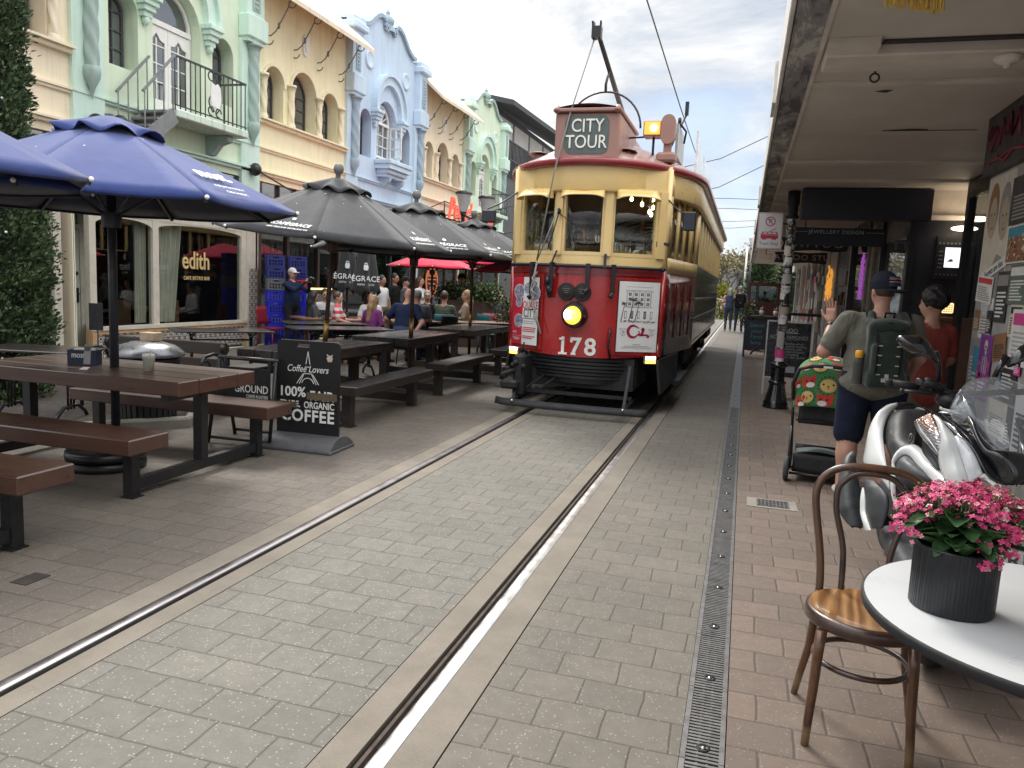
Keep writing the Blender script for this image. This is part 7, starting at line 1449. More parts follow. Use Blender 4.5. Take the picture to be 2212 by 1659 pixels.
t,U,Hd,s=person('elderly man in navy jumper and white cap photographing the tram',(-8.95,14.0,0),76,1.66,'fair',C_navy,C_dj,None,False,'long',2,(0,-4),dict(L=((.22,-.26,1.28),(.10,-.42,1.50)),R=((-.20,-.28,1.30),(-.05,-.44,1.50))),None,1.08,.03,'grey','short',C_cap,group=GS)
b=MB();q=U(.02,-.53,1.56);b.box(q,(.13,.06,.085),0,.01);b.cyl(q+np.array((0,-.03,0)),q+np.array((0,-.09,0)),.03,None,12);cam_o=b.build('camera',M_blk,None,t.location);cam_o.rotation_euler=t.rotation_euler;tag(cam_o,'small black camera held up by the man in navy','camera')
b=MB();b.tube([Hd(.06,.0,1.5),Hd(.08,-.14,1.52),U(.04,-.48,1.54)],.008,5);b.build('strap',M_blk,cam_o)
person('woman with long black hair seated beside the man in navy',(-8.05,13.3,0),130,1.6,'tan',C_dgrey,C_dj,sit=True,hair='black',hairst='long',female=True,group=GS,lean=4,seat=.42)
person('man in open white shirt seated facing the camera behind the boy',(-8.35,14.3,0),25,1.66,'fair',C_white,C_dj,sit=True,sleeve='long',hair='brown',head=(15,2),group=GS,lean=6,seat=.42)
t,U,Hd,s=person('boy in red and white striped shirt holding a drink at a table',(-6.95,12.35,0),112,1.42,'fair',C_str,C_dj,sit=True,hair='brown',group=GS,seat=.52,arms=dict(L=((.2,-.14,1.14),(.10,-.42,1.16))))
q=Matrix.Rotation(R_(112),4,'Z')@Vector(U(.10,-.52,1.18));b=MB();b.lathe([(0,0),(.026,0),(.035,.11),(.03,.11)],n=14);b.tube([(0,0,.02),(.015,0,.22)],.008,5,1);tag(b.build('drink_glass',[pm('drink_peach',(.45,.22,.15),.3),M_teal],None,(-6.95+q.x,12.35+q.y,q.z-.04)),'peach coloured drink with dark straw in the hand of the striped boy','drink')
person('girl in purple jumper with long blond hair seated with her back to the camera',(-6.35,12.45,0),165,1.5,'fair',C_purp,C_dj,sit=True,sleeve='long',hair='blond',hairst='long',group=GS,seat=.46,lean=8,arms=dict(L=((.28,-.02,1.18),(.2,-.25,1.12))))
person('woman in white and grey seated behind the girl in purple',(-7.05,13.8,0),10,1.62,'fair',C_white,C_dj,sit=True,hair='brown',hairst='bob',female=True,group=GS,seat=.45)
person('bald man in navy tee shirt leaning on the table with his back to the camera',(-5.85,12.75,0),178,1.74,'fair',C_navy,C_jean,sit=True,w=1.18,belly=.02,hair='grey',hairst='bald',group=GS,seat=.52,lean=14,head=(0,8),arms=dict(L=((.36,.04,1.16),(.30,-.22,1.10)),R=((-.36,.02,1.14),(-.27,.10,.93))))
person('man in blue cap and grey shirt seated beyond the second umbrella pole',(-6.12,14.0,0),215,1.72,'fair',C_grey,C_dj,sit=True,hair='grey',cap=C_tealcap,w=1.1,group=GS,seat=.47,lean=8)
t,U,Hd,s=person('man in dark jacket and glasses seated facing the camera',(-6.4,15.1,0),25,1.70,'fair',C_black,C_dj,sit=True,sleeve='long',hair='grey',group=GS,seat=.46)
b=MB()
for sg in(-1,1):b.tube([Hd(sg*.03+.022*math.cos(a),-.104,1.645+.018*math.sin(a))for a in[i*.52 for i in range(12)]],.004,5,closed=True)
b.build('glasses',M_blk,t)
person('person in green quilted jacket seated in the teal chair, back to the camera',(-6.05,15.2,0),185,1.70,'fair',C_pad,C_dj,sit=True,sleeve='long',hair='brown',w=1.12,group=GS,seat=.46)
person('woman in beige jacket with tied back blond hair seated in profile',(-5.72,15.6,0),-72,1.74,'fair',C_beige,C_dj,sit=True,sleeve='long',hair='blond',hairst='tail',female=True,group=GS,seat=.48)
person('dark haired person in white tee shirt standing in the doorway queue',(-7.55,15.3,0),82,1.60,'tan',C_white,cl('tan_trousers',(.2,.15,.1)),hair='black',group=GS)
person('dark haired man in black tee shirt standing behind the white tee shirt',(-7.55,15.95,0),80,1.66,'tan',C_black,C_dj,hair='black',group=GS)
person('person in grey hooded top and dark cap standing in the queue',(-7.08,15.5,0),96,1.60,'fair',C_dgrey,C_dj,sleeve='long',hair='black',cap=C_black,group=GS)
person('brown haired woman in white standing hidden behind the second umbrella pole',(-7.0,16.1,0),84,1.62,'fair',C_white,C_dj,hair='brown',hairst='bob',female=True,group=GS)
person('bearded man in dark cap and grey top behind the planter',(-6.95,18.6,0),85,1.74,'fair',C_dgrey,C_dj,sleeve='long',hair='brown',cap=C_black,group=GS)
person('curly haired woman seated by the tram beyond the planter',(-5.65,17.8,0),10,1.66,'tan',C_dgrey,C_dj,sit=True,hair='brown',hairst='bob',group=GS,seat=.5)
C_ntop=cl('navy_top',(.05,.06,.12))
person('woman in pink cap and navy top walking away down the footpath',(-.60,33.5,0),184,1.80,'fair',C_ntop,cl('dark_jeans',(.035,.05,.075)),cl('pale_shoe',(.25,.24,.23)),hair='grey',hairst='bob',cap=cl('cap_pink',(.42,.22,.24)),female=True,sleeve='none',group='couple walking away',res=.022,arms=dict(R=((.28,.0,1.2),(.26,-.05,.95)),L=((.30,-.05,1.25),(.48,-.15,1.3))),legs=dict(L=((.10,-.08,.50),(.11,.10,.10),(.12,-.03,.05)),R=((-.09,.0,.5),(-.1,.12,.12),(-.1,.0,.06))))
t,U,Hd,s=person('man in blue shirt and cap with black backpack walking away',(-.18,33.9,0),178,1.90,'fair',cl('blue_shirt',(.10,.15,.29)),C_jean,None,hair='grey',cap=C_dgrey,group='couple walking away',res=.022,w=1.08)
tag(sdf_mesh([bx((0,.2,1.30),(.15,.07,.24),0,.03,.06),bx((0,.28,1.2),(.11,.03,.13),0,.03,.04)],.025,'backpack',C_black,None,t.location,t.rotation_euler.z),'plain black backpack on the back of the walking man','backpack')
person('tram driver in dark suit, pale collar and tie at the controls',(-2.05,10.40,.80),8,1.62,'fair',C_black,C_dj,sleeve='long',hair='grey',cap=C_black,group='people in the tram',arms=dict(R=((-.22,-.1,1.2),(-.02,-.26,1.18)),L=((.24,-.1,1.18),(.12,-.3,1.15))))
t_=[o for o in C_.objects if o.get('label','').startswith('tram driver')][0];b=MB();b.add([(-.02,-.125,1.20),(.02,-.125,1.20),(.026,-.135,1.05),(0,-.14,1.02),(-.026,-.135,1.05)],[(0,1,2,3,4)]);b.build('tie',C_grey,t_,thick=.01);b=MB()
for sg in(-1,1):b.add([(sg*.01,-.12,1.17),(sg*.07,-.08,1.25),(sg*.10,-.06,1.235),(sg*.05,-.125,1.12)],[(0,1,2,3)])
b.build('collar',C_white,t_,thick=.012)
person('standing passenger in white shirt inside the tram cab',(-2.36,11.0,.80),30,1.55,'tan',C_white,C_dj,sleeve='long',hair='black',group='people in the tram')
# ---------------- man with backpack, raised hand
C_olive=NT('cloth_olive_tee');f=C_olive.noise(5,5,.6);C_olive.l(C_olive.ramp(f,[(.3,(.125,.122,.098)),(.7,(.165,.16,.13))]),C_olive.b.inputs['Base Color']);C_olive.setp(Roughness=.9);wv=C_olive.noise(7,3,.5,C_olive.mapp((1,1,.5)),1.2);C_olive.bump(C_olive.math('ADD',wv,C_olive.math('MULTIPLY',C_olive.noise(300,2),.06)),.8,.06);C_olive=C_olive.m
C_short=cl('navy_shorts',(.012,.016,.034),.2,.4);C_shoe=cl('pale_trainers',(.55,.53,.54))
BMX,BMY=1.0,6.45
t,U,Hd,s=person('man in olive tee shirt and navy cap raising his hand, green backpack on his back',(BMX,BMY,0),180,1.745,'fair',C_olive,C_short,C_shoe,sleeve='short',head=(18,3),arms=dict(L=((.375,-.02,1.155),(.315,-.26,1.375)),R=((-.30,-.02,1.15),(-.28,-.2,.98))),legs=dict(L=((.14,-.02,.50),(.15,.04,.09),(.17,-.14,.045)),R=((-.13,-.02,.50),(-.14,.04,.09),(-.16,-.14,.045))),w=1.30,belly=.05,hair='brown',hairst='short',res=.0085,top_len=.06,hands=False,legskin=True)
wr=np.array(U(.315,-.26,1.375));up=np.array((.10,.02,1.0));up/=np.linalg.norm(up);out_=np.array((.72,.69,0));out_=out_-up*(out_@up);out_/=np.linalg.norm(out_);rt=np.cross(up,out_)
def hp(a,b_,c_):return wr+rt*a+up*b_+out_*c_
Q=[rc(hp(0,-.04,0),hp(0,.02,0),.027,.030,0,.02),rc(hp(-.022,.035,0),hp(-.030,.095,0),.022,.019,0,.02),rc(hp(.022,.035,0),hp(.030,.095,0),.022,.019,0,.02),rc(hp(0,.03,0),hp(0,.095,0),.024,.019,0,.02)]
for(x,sp,l1,l2,l3,r)in((-.033,-.16,.042,.027,.021,.0098),(-.011,-.04,.048,.031,.023,.0104),(.012,.06,.045,.029,.022,.0102),(.034,.20,.035,.023,.018,.0092)):
 p=hp(x,.092,0);d=up*math.cos(sp)+rt*math.sin(sp)
 for L_,bend in((l1,.05),(l2,.14),(l3,.22)):q=p+d*L_-out_*L_*bend*-1;Q.append(rc(p,q,r,r*.93,0,.006));p=q;r*=.93
p=hp(-.032,.02,0);q=hp(-.068,.058,.012);Q.append(rc(p,q,.015,.0125,0,.015));Q.append(rc(q,hp(-.082,.098,.016),.0125,.0095,0,.006))
hd_=sdf_mesh(Q,.0042,'raised_hand',SK['fair'],t)
b=MB();fw=np.array(U(.375,-.02,1.155));d=wr-fw;d/=np.linalg.norm(d);b.tube([wr-d*.055,wr-d*.03],.0365,20);M=frame(wr-d*.042+np.array((-.012,.036,0)),rt,d);b.lathe([(.0,.012),(.024,.012),(.026,.006),(.026,-.006)],M=M,n=20);b.build('wristwatch',M_blk,t)
nk=np.array(Hd(0,.0,1.68));C_capn=cl('cap_navy',(.020,.023,.036),.2,.4)
Rz=rotm(0,0,18);cp=lambda x,y,z:nk+Rz@np.array((x,y,z))
cap_o=sdf_mesh([el(cp(0,.010,.005),(.090,.112,.100),0,.02,Rz),el(cp(0,.015,.045),(.078,.098,.066),0,.03,Rz),bx(cp(0,0,-.12),(.2,.2,.09),0,.01,.001,Rz,sub=True),el(cp(-.045,.135,-.034),(.082,.062,.011),0,.012,Rz@rotm(0,0,18)),el(cp(-.05,.15,-.042),(.055,.05,.009),0,.012,Rz@rotm(0,0,18))],.0075,'cap',C_capn,t)
def badge(u,v):a=R_(66+64*u);z=-.012+.075*v;r=.116-.018*v;return cp(-.004+.88*r*math.cos(a)*.96-.015,.014+r*math.sin(a)*1.06,z+.012)
for nm,v0,v1,mt in(('cap_badge',0,1,cl('badge_navy',(.03,.04,.085))),('badge_sunset',.62,.80,cl('badge_orange',(.50,.16,.05))),('badge_sky',.80,.95,cl('badge_blue',(.06,.10,.35))),('badge_line',.40,.47,cl('badge_white',(.5,.5,.52)))):
 b=MB();b.grid(lambda u,v:badge(.0+u,v0+(v1-v0)*v)+Rz@np.array((0,.0035+(.002 if nm!='cap_badge' else 0),0)),14,2);b.build(nm,mt,cap_o)
b=MB();P_=[badge(i/14,.50+.12*(i%2)+.04*math.sin(i))for i in range(15)];b.tube([p+Rz@np.array((0,.006,0))for p in P_],.004,5);b.build('badge_peaks',cl('badge_black',(.01,.01,.012)),cap_o)
K_pk=cloth('backpack_green',(.018,.027,.020),(.030,.041,.032));K_pkb=cl('backpack_black',(.012,.014,.013),.3,.4)
def bp(x,y,z):return(-x+.0,y,z)
Qp=[bx((-.03,.205,1.17),(.105,.045,.20),0,.03,.035),el((-.03,.20,1.385),(.125,.075,.055),0,.05),bx((-.03,.285,1.10),(.085,.022,.125),0,.02,.028),el((-.03,.29,1.27),(.085,.04,.07),0,.03),bx((-.03,.25,.985),(.10,.05,.03),0,.03,.03),el((.105,.2,1.06),(.03,.05,.11),0,.02),el((-.165,.2,1.06),(.03,.05,.11),0,.02),rc((.07,.06,1.46),(.10,.17,1.39),.03,.028,0,.03),rc((-.15,.06,1.46),(-.17,.17,1.39),.03,.028,0,.03)]
for z in(.94,1.02,1.10,1.2):Qp.append(rc((-.11,.335,z+.06),(.05,.335,z+.06),.004,.004,0,.008))
pk=sdf_mesh(Qp,.008,'backpack',K_pk,None,(BMX,BMY,0),math.pi);tag(pk,'dark green hiking backpack with orange bottle top on the man in olive','backpack')
b=MB()
for sg in(.085,-.165):b.tube([(sg,.14,1.42),(sg*1.05,.03,1.485),(sg*1.1,-.13,1.42),(sg*1.2,-.17,1.25)],.028,8,flat=.35)
b.tube([(-.06,.2,1.43),(-.06,.215,1.475),(0,.215,1.475),(0,.2,1.43)],.009,6);b.build('shoulder_straps',K_pkb,pk)
b=MB();F_=.341
for sg in(-1,1):
 b.tube([(-.03+sg*.075,F_-.012,1.32),(-.03+sg*.078,F_,1.22),(-.03+sg*.078,F_,1.04),(-.03+sg*.07,F_-.03,.96)],.0055,5)
 for z in(1.03,1.10,1.17,1.24):b.box((-.03+sg*.06,F_+.004,z),(.026,.005,.008),1)
b.tube([(-.12,.29,1.36),(-.09,.32,1.345),(-.03,.335,1.36),(.03,.32,1.345),(.06,.29,1.36)],.005,5);b.box((-.03,F_,.99),(.07,.008,.028),1,.004);b.box((-.03,F_-.003,1.02),(.028,.008,.03),1,.004);b.build('webbing',[K_pkb,cl('reflective_tab',(.42,.42,.40))],pk)
for k,P_ in enumerate(([(-.115,.30,1.33),(-.12,.318,1.2),(-.118,.318,1.05),(-.09,.318,.985),(.03,.318,.985),(.058,.318,1.05),(.06,.318,1.2),(.055,.30,1.33)],[(-.15,.245,1.38),(-.165,.252,1.2),(-.16,.252,1.0)],[(.09,.245,1.38),(.105,.252,1.2),(.10,.252,1.0)],[(-.12,.26,1.40),(-.03,.285,1.405),(.06,.26,1.40)])):b=MB();b.tube(P_,.0045,5);b.build('zip_seam',K_pkb,pk)
b=MB();b.lathe([(.034,-.1),(.036,.06),(.03,.09),(0,.1)],(.150,.225,1.04),16);b.build('bottle_pocket',cl('mesh_pocket',(.07,.07,.065)),pk);b=MB();b.lathe([(.026,0),(.03,.012),(.03,.045),(.022,.055),(0,.058)],(.150,.225,1.135),14);b.build('bottle_cap',pm('orange_cap',(.80,.36,.03),.4),pk)
# ---------------- boy in red
C_redt=cl('red_tee',(.34,.075,.06),.2,.5)
person('dark haired boy in faded red tee shirt looking at the tram',(1.47,7.05,0),205,1.66,'fair',C_redt,cl('tan_shorts',(.2,.17,.14)),None,sleeve='short',hair='black',hairst='bushy',head=(28,0),w=1.08,res=.012,top_len=.3,arms=dict(R=((-.25,-.02,1.17),(-.2,-.2,1.0))))
# ====== RIGHT FOREGROUND
def bentwood(name,a,b_):
 s=NT(name);v=s.mapp((14,14,3));f=s.noise(1.5,6,.65,v);g=s.noise(9,6,.7);c=s.ramp(f,[(.3,a),(.7,b_)]);c=s.mix(s.ramp(g,[(.56,.0),(.68,.8)]),c,[x*.35 for x in a])
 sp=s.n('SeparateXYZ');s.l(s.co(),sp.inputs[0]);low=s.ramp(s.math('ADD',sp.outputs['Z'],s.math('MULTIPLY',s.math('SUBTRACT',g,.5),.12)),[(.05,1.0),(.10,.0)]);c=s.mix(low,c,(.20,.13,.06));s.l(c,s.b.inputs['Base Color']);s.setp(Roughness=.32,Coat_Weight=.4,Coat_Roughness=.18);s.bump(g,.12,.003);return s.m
M_bw=bentwood('bentwood_brown',(.055,.022,.011),(.12,.054,.024));M_bwl=bentwood('bentwood_honey',(.19,.095,.038),(.30,.16,.07));M_bwd=bentwood('bentwood_dark',(.032,.015,.011),(.065,.03,.02))
def seatm():
 s=NT('seat_veneer');v=s.mapp((30,3.2,1),rot=(0,0,R_(12)));f=s.noise(1.1,4,.5,v,1.6);w_=s.n('TexWave',wave_type='BANDS',bands_direction='X');w_.inputs['Scale'].default_value=7;w_.inputs['Distortion'].default_value=9;w_.inputs['Detail'].default_value=3;w_.inputs['Detail Scale'].default_value=1.1;s.l(s.mapp((1,.16,1),rot=(0,0,R_(12))),w_.inputs['Vector'])
 c=s.ramp(s.math('ADD',s.math('MULTIPLY',f,.4),s.math('MULTIPLY',w_.outputs['Fac'],.6)),[(.2,(.17,.075,.026)),(.55,(.27,.135,.05)),(.85,(.40,.22,.09))]);s.l(c,s.b.inputs['Base Color']);s.setp(Roughness=.28,Coat_Weight=.5,Coat_Roughness=.12);return s.m
ch=thing('bentwood_chair','brown bentwood hoop back cafe chair beside the white round table','chair',(.505,2.90,0),R_(-4));SH=.462
b=MB();b.lathe([(0,SH-.012),(.155,SH-.012),(.168,SH-.004),(.175,SH+.002),(.192,SH+.002),(.2,SH-.004),(.204,SH-.018),(.204,SH-.04),(.198,SH-.046),(.18,SH-.046)],n=48);b.build('seat_ring',M_bwd,ch);b=MB();b.lathe([(0,SH-.006),(.12,SH-.008),(.16,SH-.004),(.175,SH+.003),(.19,SH+.0035)],n=48);b.build('seat',seatm(),ch)
def hoop(xw,xb,zt,zw,y0,y1,ry,zb):
 """half outline: from the seat up, out to its widest and over the top"""
 L_=[(-xb,zb),(-xb*1.01,zb+.09),(-xb*1.08,zb+.18),(-xw*.97,zw-.05),(-xw,zw),(-xw*.98,zw+.045),(-xw*.86,zt-.045),(-xw*.62,zt-.014),(-xw*.32,zt-.002),(0,zt)]
 L_+=[(-x,z)for x,z in L_[-2::-1]];P=[]
 for x,z in L_:P.append(Vector((x,y0+(y1-y0)*(z-zb)/(zt-zb),z)))
 for _ in range(2):
  Q=[P[0]]
  for p,q in zip(P,P[1:]):Q+=[p*.75+q*.25,p*.25+q*.75]
  P=Q+[P[-1]]
 return P
b=MB();b.tube(hoop(.196,.152,.935,.80,.155,.225,0,SH-.03),.0145,12);b.build('outer_hoop',M_bw,ch);b=MB();b.tube(hoop(.122,.076,.912,.80,.168,.222,0,SH-.01),.0115,12);b.build('inner_hoop',M_bwd,ch)
for sx,sy in((-1,1),(1,1),(-1,-1),(1,-1)):
 b=MB();
 if sy>0:P=[(sx*.152,.150,SH-.01),(sx*.158,.150,.36),(sx*.168,.158,.22),(sx*.19,.172,.10),(sx*.205,.185,0)]
 else:P=[(sx*.145,-.145,SH-.045),(sx*.150,-.15,.34),(sx*.155,-.157,.20),(sx*.162,-.17,.08),(sx*.165,-.178,0)]
 b.tube(P,[.0165,.0165,.0155,.014,.0125]if sy>0 else[.019,.018,.0165,.015,.014],12);b.build('leg',M_bw,ch)
b=MB();b.tube([(.158*math.cos(a),.158*math.sin(a),.275)for a in[i*math.pi/18 for i in range(36)]],.0105,10,closed=True);b.build('stretcher_ring',M_bwd,ch)
tb_=thing('cafe_table','round white topped cafe table with black edge in the right foreground','table',(.868,2.262,0));b=MB();b.lathe([(0,.75),(.470,.75),(.4785,.7485),(.479,.7485)],n=96);b.build('tabletop',pm('laminate_white',(.56,.57,.575),.33,0,.03,2,.02),tb_)
b=MB();b.lathe([(.4785,.7487),(.485,.747),(.486,.74),(.484,.722),(.478,.718),(0,.718)],n=96);b.build('edge_band',M_blkm,tb_)
b=MB();b.lathe([(.03,.718),(.03,.40),(.045,.39),(.045,.36),(.034,.34),(.034,.08),(.05,.06)],n=24);b.lathe([(.12,.718),(.11,.70),(.03,.69)],n=24)
for i in range(4):a=R_(45+90*i);b.tube([(.03*math.cos(a),.03*math.sin(a),.10),(.16*math.cos(a),.16*math.sin(a),.07),(.27*math.cos(a),.27*math.sin(a),.012)],[.022,.02,.016],8)
b.build('pedestal',M_blk,tb_)
pt=thing('flower_pot','ribbed black pot of pink kalanchoe flowers on the white table','flower pot',(.598,2.252,.75));b=MB();PR_=.103
rib=lambda a,z:1+.012*(1 if math.sin(70*a)>0 else-1)*(1 if z>.006 and z<.165 else 0)
b.lathe([(0,.001),(.099,.001),(PR_,.006),(PR_,.16),(PR_,.172)],n=280,wob=rib);b.lathe([(PR_,.172),(PR_-.001,.176),(.097,.176),(.096,.15),(0,.148)],n=64);b.build('pot',pm('pot_black',(.008,.010,.014),.42,0,.15,10,.05),pt);b=MB();b.lathe([(.096,.150),(0,.155)],n=24);b.build('soil',M_dirt,pt)
rr=random.Random(12)
def leafm(name,a,b_):
 s=NT(name);f=s.noise(35,4,.6);s.l(s.ramp(f,[(.3,a),(.7,b_)]),s.b.inputs['Base Color']);s.setp(Roughness=.38);s.b.inputs['Subsurface Weight'].default_value=0;return s.m
M_lf=leafm('kalanchoe_leaf',(.040,.095,.036),(.075,.155,.06));b=MB()
def leaf(o,az,el_,L_,W_,curl):
 az_,e_=az,el_;d=Vector((math.cos(az_)*math.cos(e_),math.sin(az_)*math.cos(e_),math.sin(e_)));sd=Vector((-math.sin(az_),math.cos(az_),0));n_=sd.cross(d)*-1
 def f(u,v):t=v;w_=W_*(.35+.9*math.sin(math.pi*min(1,(t*.92+.06)))**.75)*.8*(1 if t<.97 else .55);x=(u-.5)*2;return o+d*(L_*t)+sd*(w_*x*.5)+n_*(-curl*L_*t*t+.28*w_*x*x)
 b.grid(f,6,7)
for i in range(110):
 az=rr.uniform(0,6.28);r0=rr.uniform(.0,.075);o=Vector((r0*math.cos(az),r0*math.sin(az),.165+rr.uniform(0,.085)));leaf(o,az+rr.uniform(-.5,.5),rr.uniform(.15,1.0),rr.uniform(.06,.10),rr.uniform(.045,.07),rr.uniform(.1,.6))
for i in range(16):
 az=R_(rr.uniform(195,300));o=Vector((.055*math.cos(az),.055*math.sin(az),.17+.0065*i));leaf(o,az+rr.uniform(-.4,.4),rr.uniform(.1,.8),rr.uniform(.06,.09),rr.uniform(.055,.075),rr.uniform(.2,.6))
b.build('leaves',M_lf,pt)['kind']='stuff'
M_pk=[pm('petal_pink',(.64,.05,.20),.5,0,.2,60),pm('petal_deep',(.50,.03,.125),.5,0,.2,60),pm('petal_pale',(.74,.26,.32),.5,0,.2,60),pm('bud_green',(.16,.20,.06),.5),pm('petal_white',(.72,.66,.62),.5)]
b=MB();st=MB()
def floret(c_,n_,s_,m):
 n_=n_.normalized();U=n_.orthogonal().normalized();V=n_.cross(U);a0=rr.uniform(0,1.57)
 for k in range(4):
  a=a0+k*math.pi/2;d=U*math.cos(a)+V*math.sin(a);e=n_.cross(d);b.add([c_,c_+d*s_*.55+e*s_*.42+n_*s_*.16,c_+d*s_*1.05+n_*s_*.05,c_+d*s_*.55-e*s_*.42+n_*s_*.16],[(0,1,2,3)],m)
 b.sph(c_+n_*s_*.08,s_*.12,5,3)
cl_n=0
while cl_n<170:
 x,y=rr.uniform(-.15,.205),rr.uniform(-.12,.16);rad=math.hypot(x-.015,y*1.1-.01)
 if rad>.175:continue
 z=.325-.9*rad*rad*2.2+rr.uniform(-.05,.018)
 if y<-.02 and x<.03 and z<.30 and rr.random()<.75:continue
 cl_n+=1;c0=Vector((x,y,z));out=Vector((x*2.2,y*2.2,.35)).normalized();st.tube([Vector((x*.25,y*.25,.16)),Vector((x*.7,y*.7,.16+(z-.16)*.55)),c0],.0022,5)
 for j in range(rr.randint(10,16)):
  off=Vector((rr.gauss(0,1),rr.gauss(0,1),rr.gauss(0,.7)))*.0115;q=c0+off;m=0 if rr.random()<.62 else(1 if rr.random()<.6 else 2)
  if rr.random()<.10:b.sph(q,.0035,5,3)
  elif rr.random()<.03:floret(q,out+off*30,.009,4)
  else:floret(q,out+off*40+Vector((rr.uniform(-.4,.4),rr.uniform(-.6,.2),rr.uniform(0,.4))),rr.uniform(.0062,.0088),m)
for(x,y,z)in((.03,-.10,.215),(.06,-.105,.19),(.10,-.10,.20),(.075,-.11,.235),(.045,-.115,.165),(-.13,-.06,.215),(-.155,-.05,.225)):
 for j in range(9):q=Vector((x+rr.gauss(0,.012),y+rr.gauss(0,.01),z+rr.gauss(0,.01)));floret(q,Vector((x,-1,.5))+Vector((rr.uniform(-.5,.5),0,rr.uniform(-.3,.5))),rr.uniform(.007,.0095),0 if rr.random()<.7 else 2)
b.build('flowers',M_pk,pt)['kind']='stuff';st.build('stems',leafm('stem_green',(.05,.085,.03),(.08,.12,.045)),pt)['kind']='stuff'
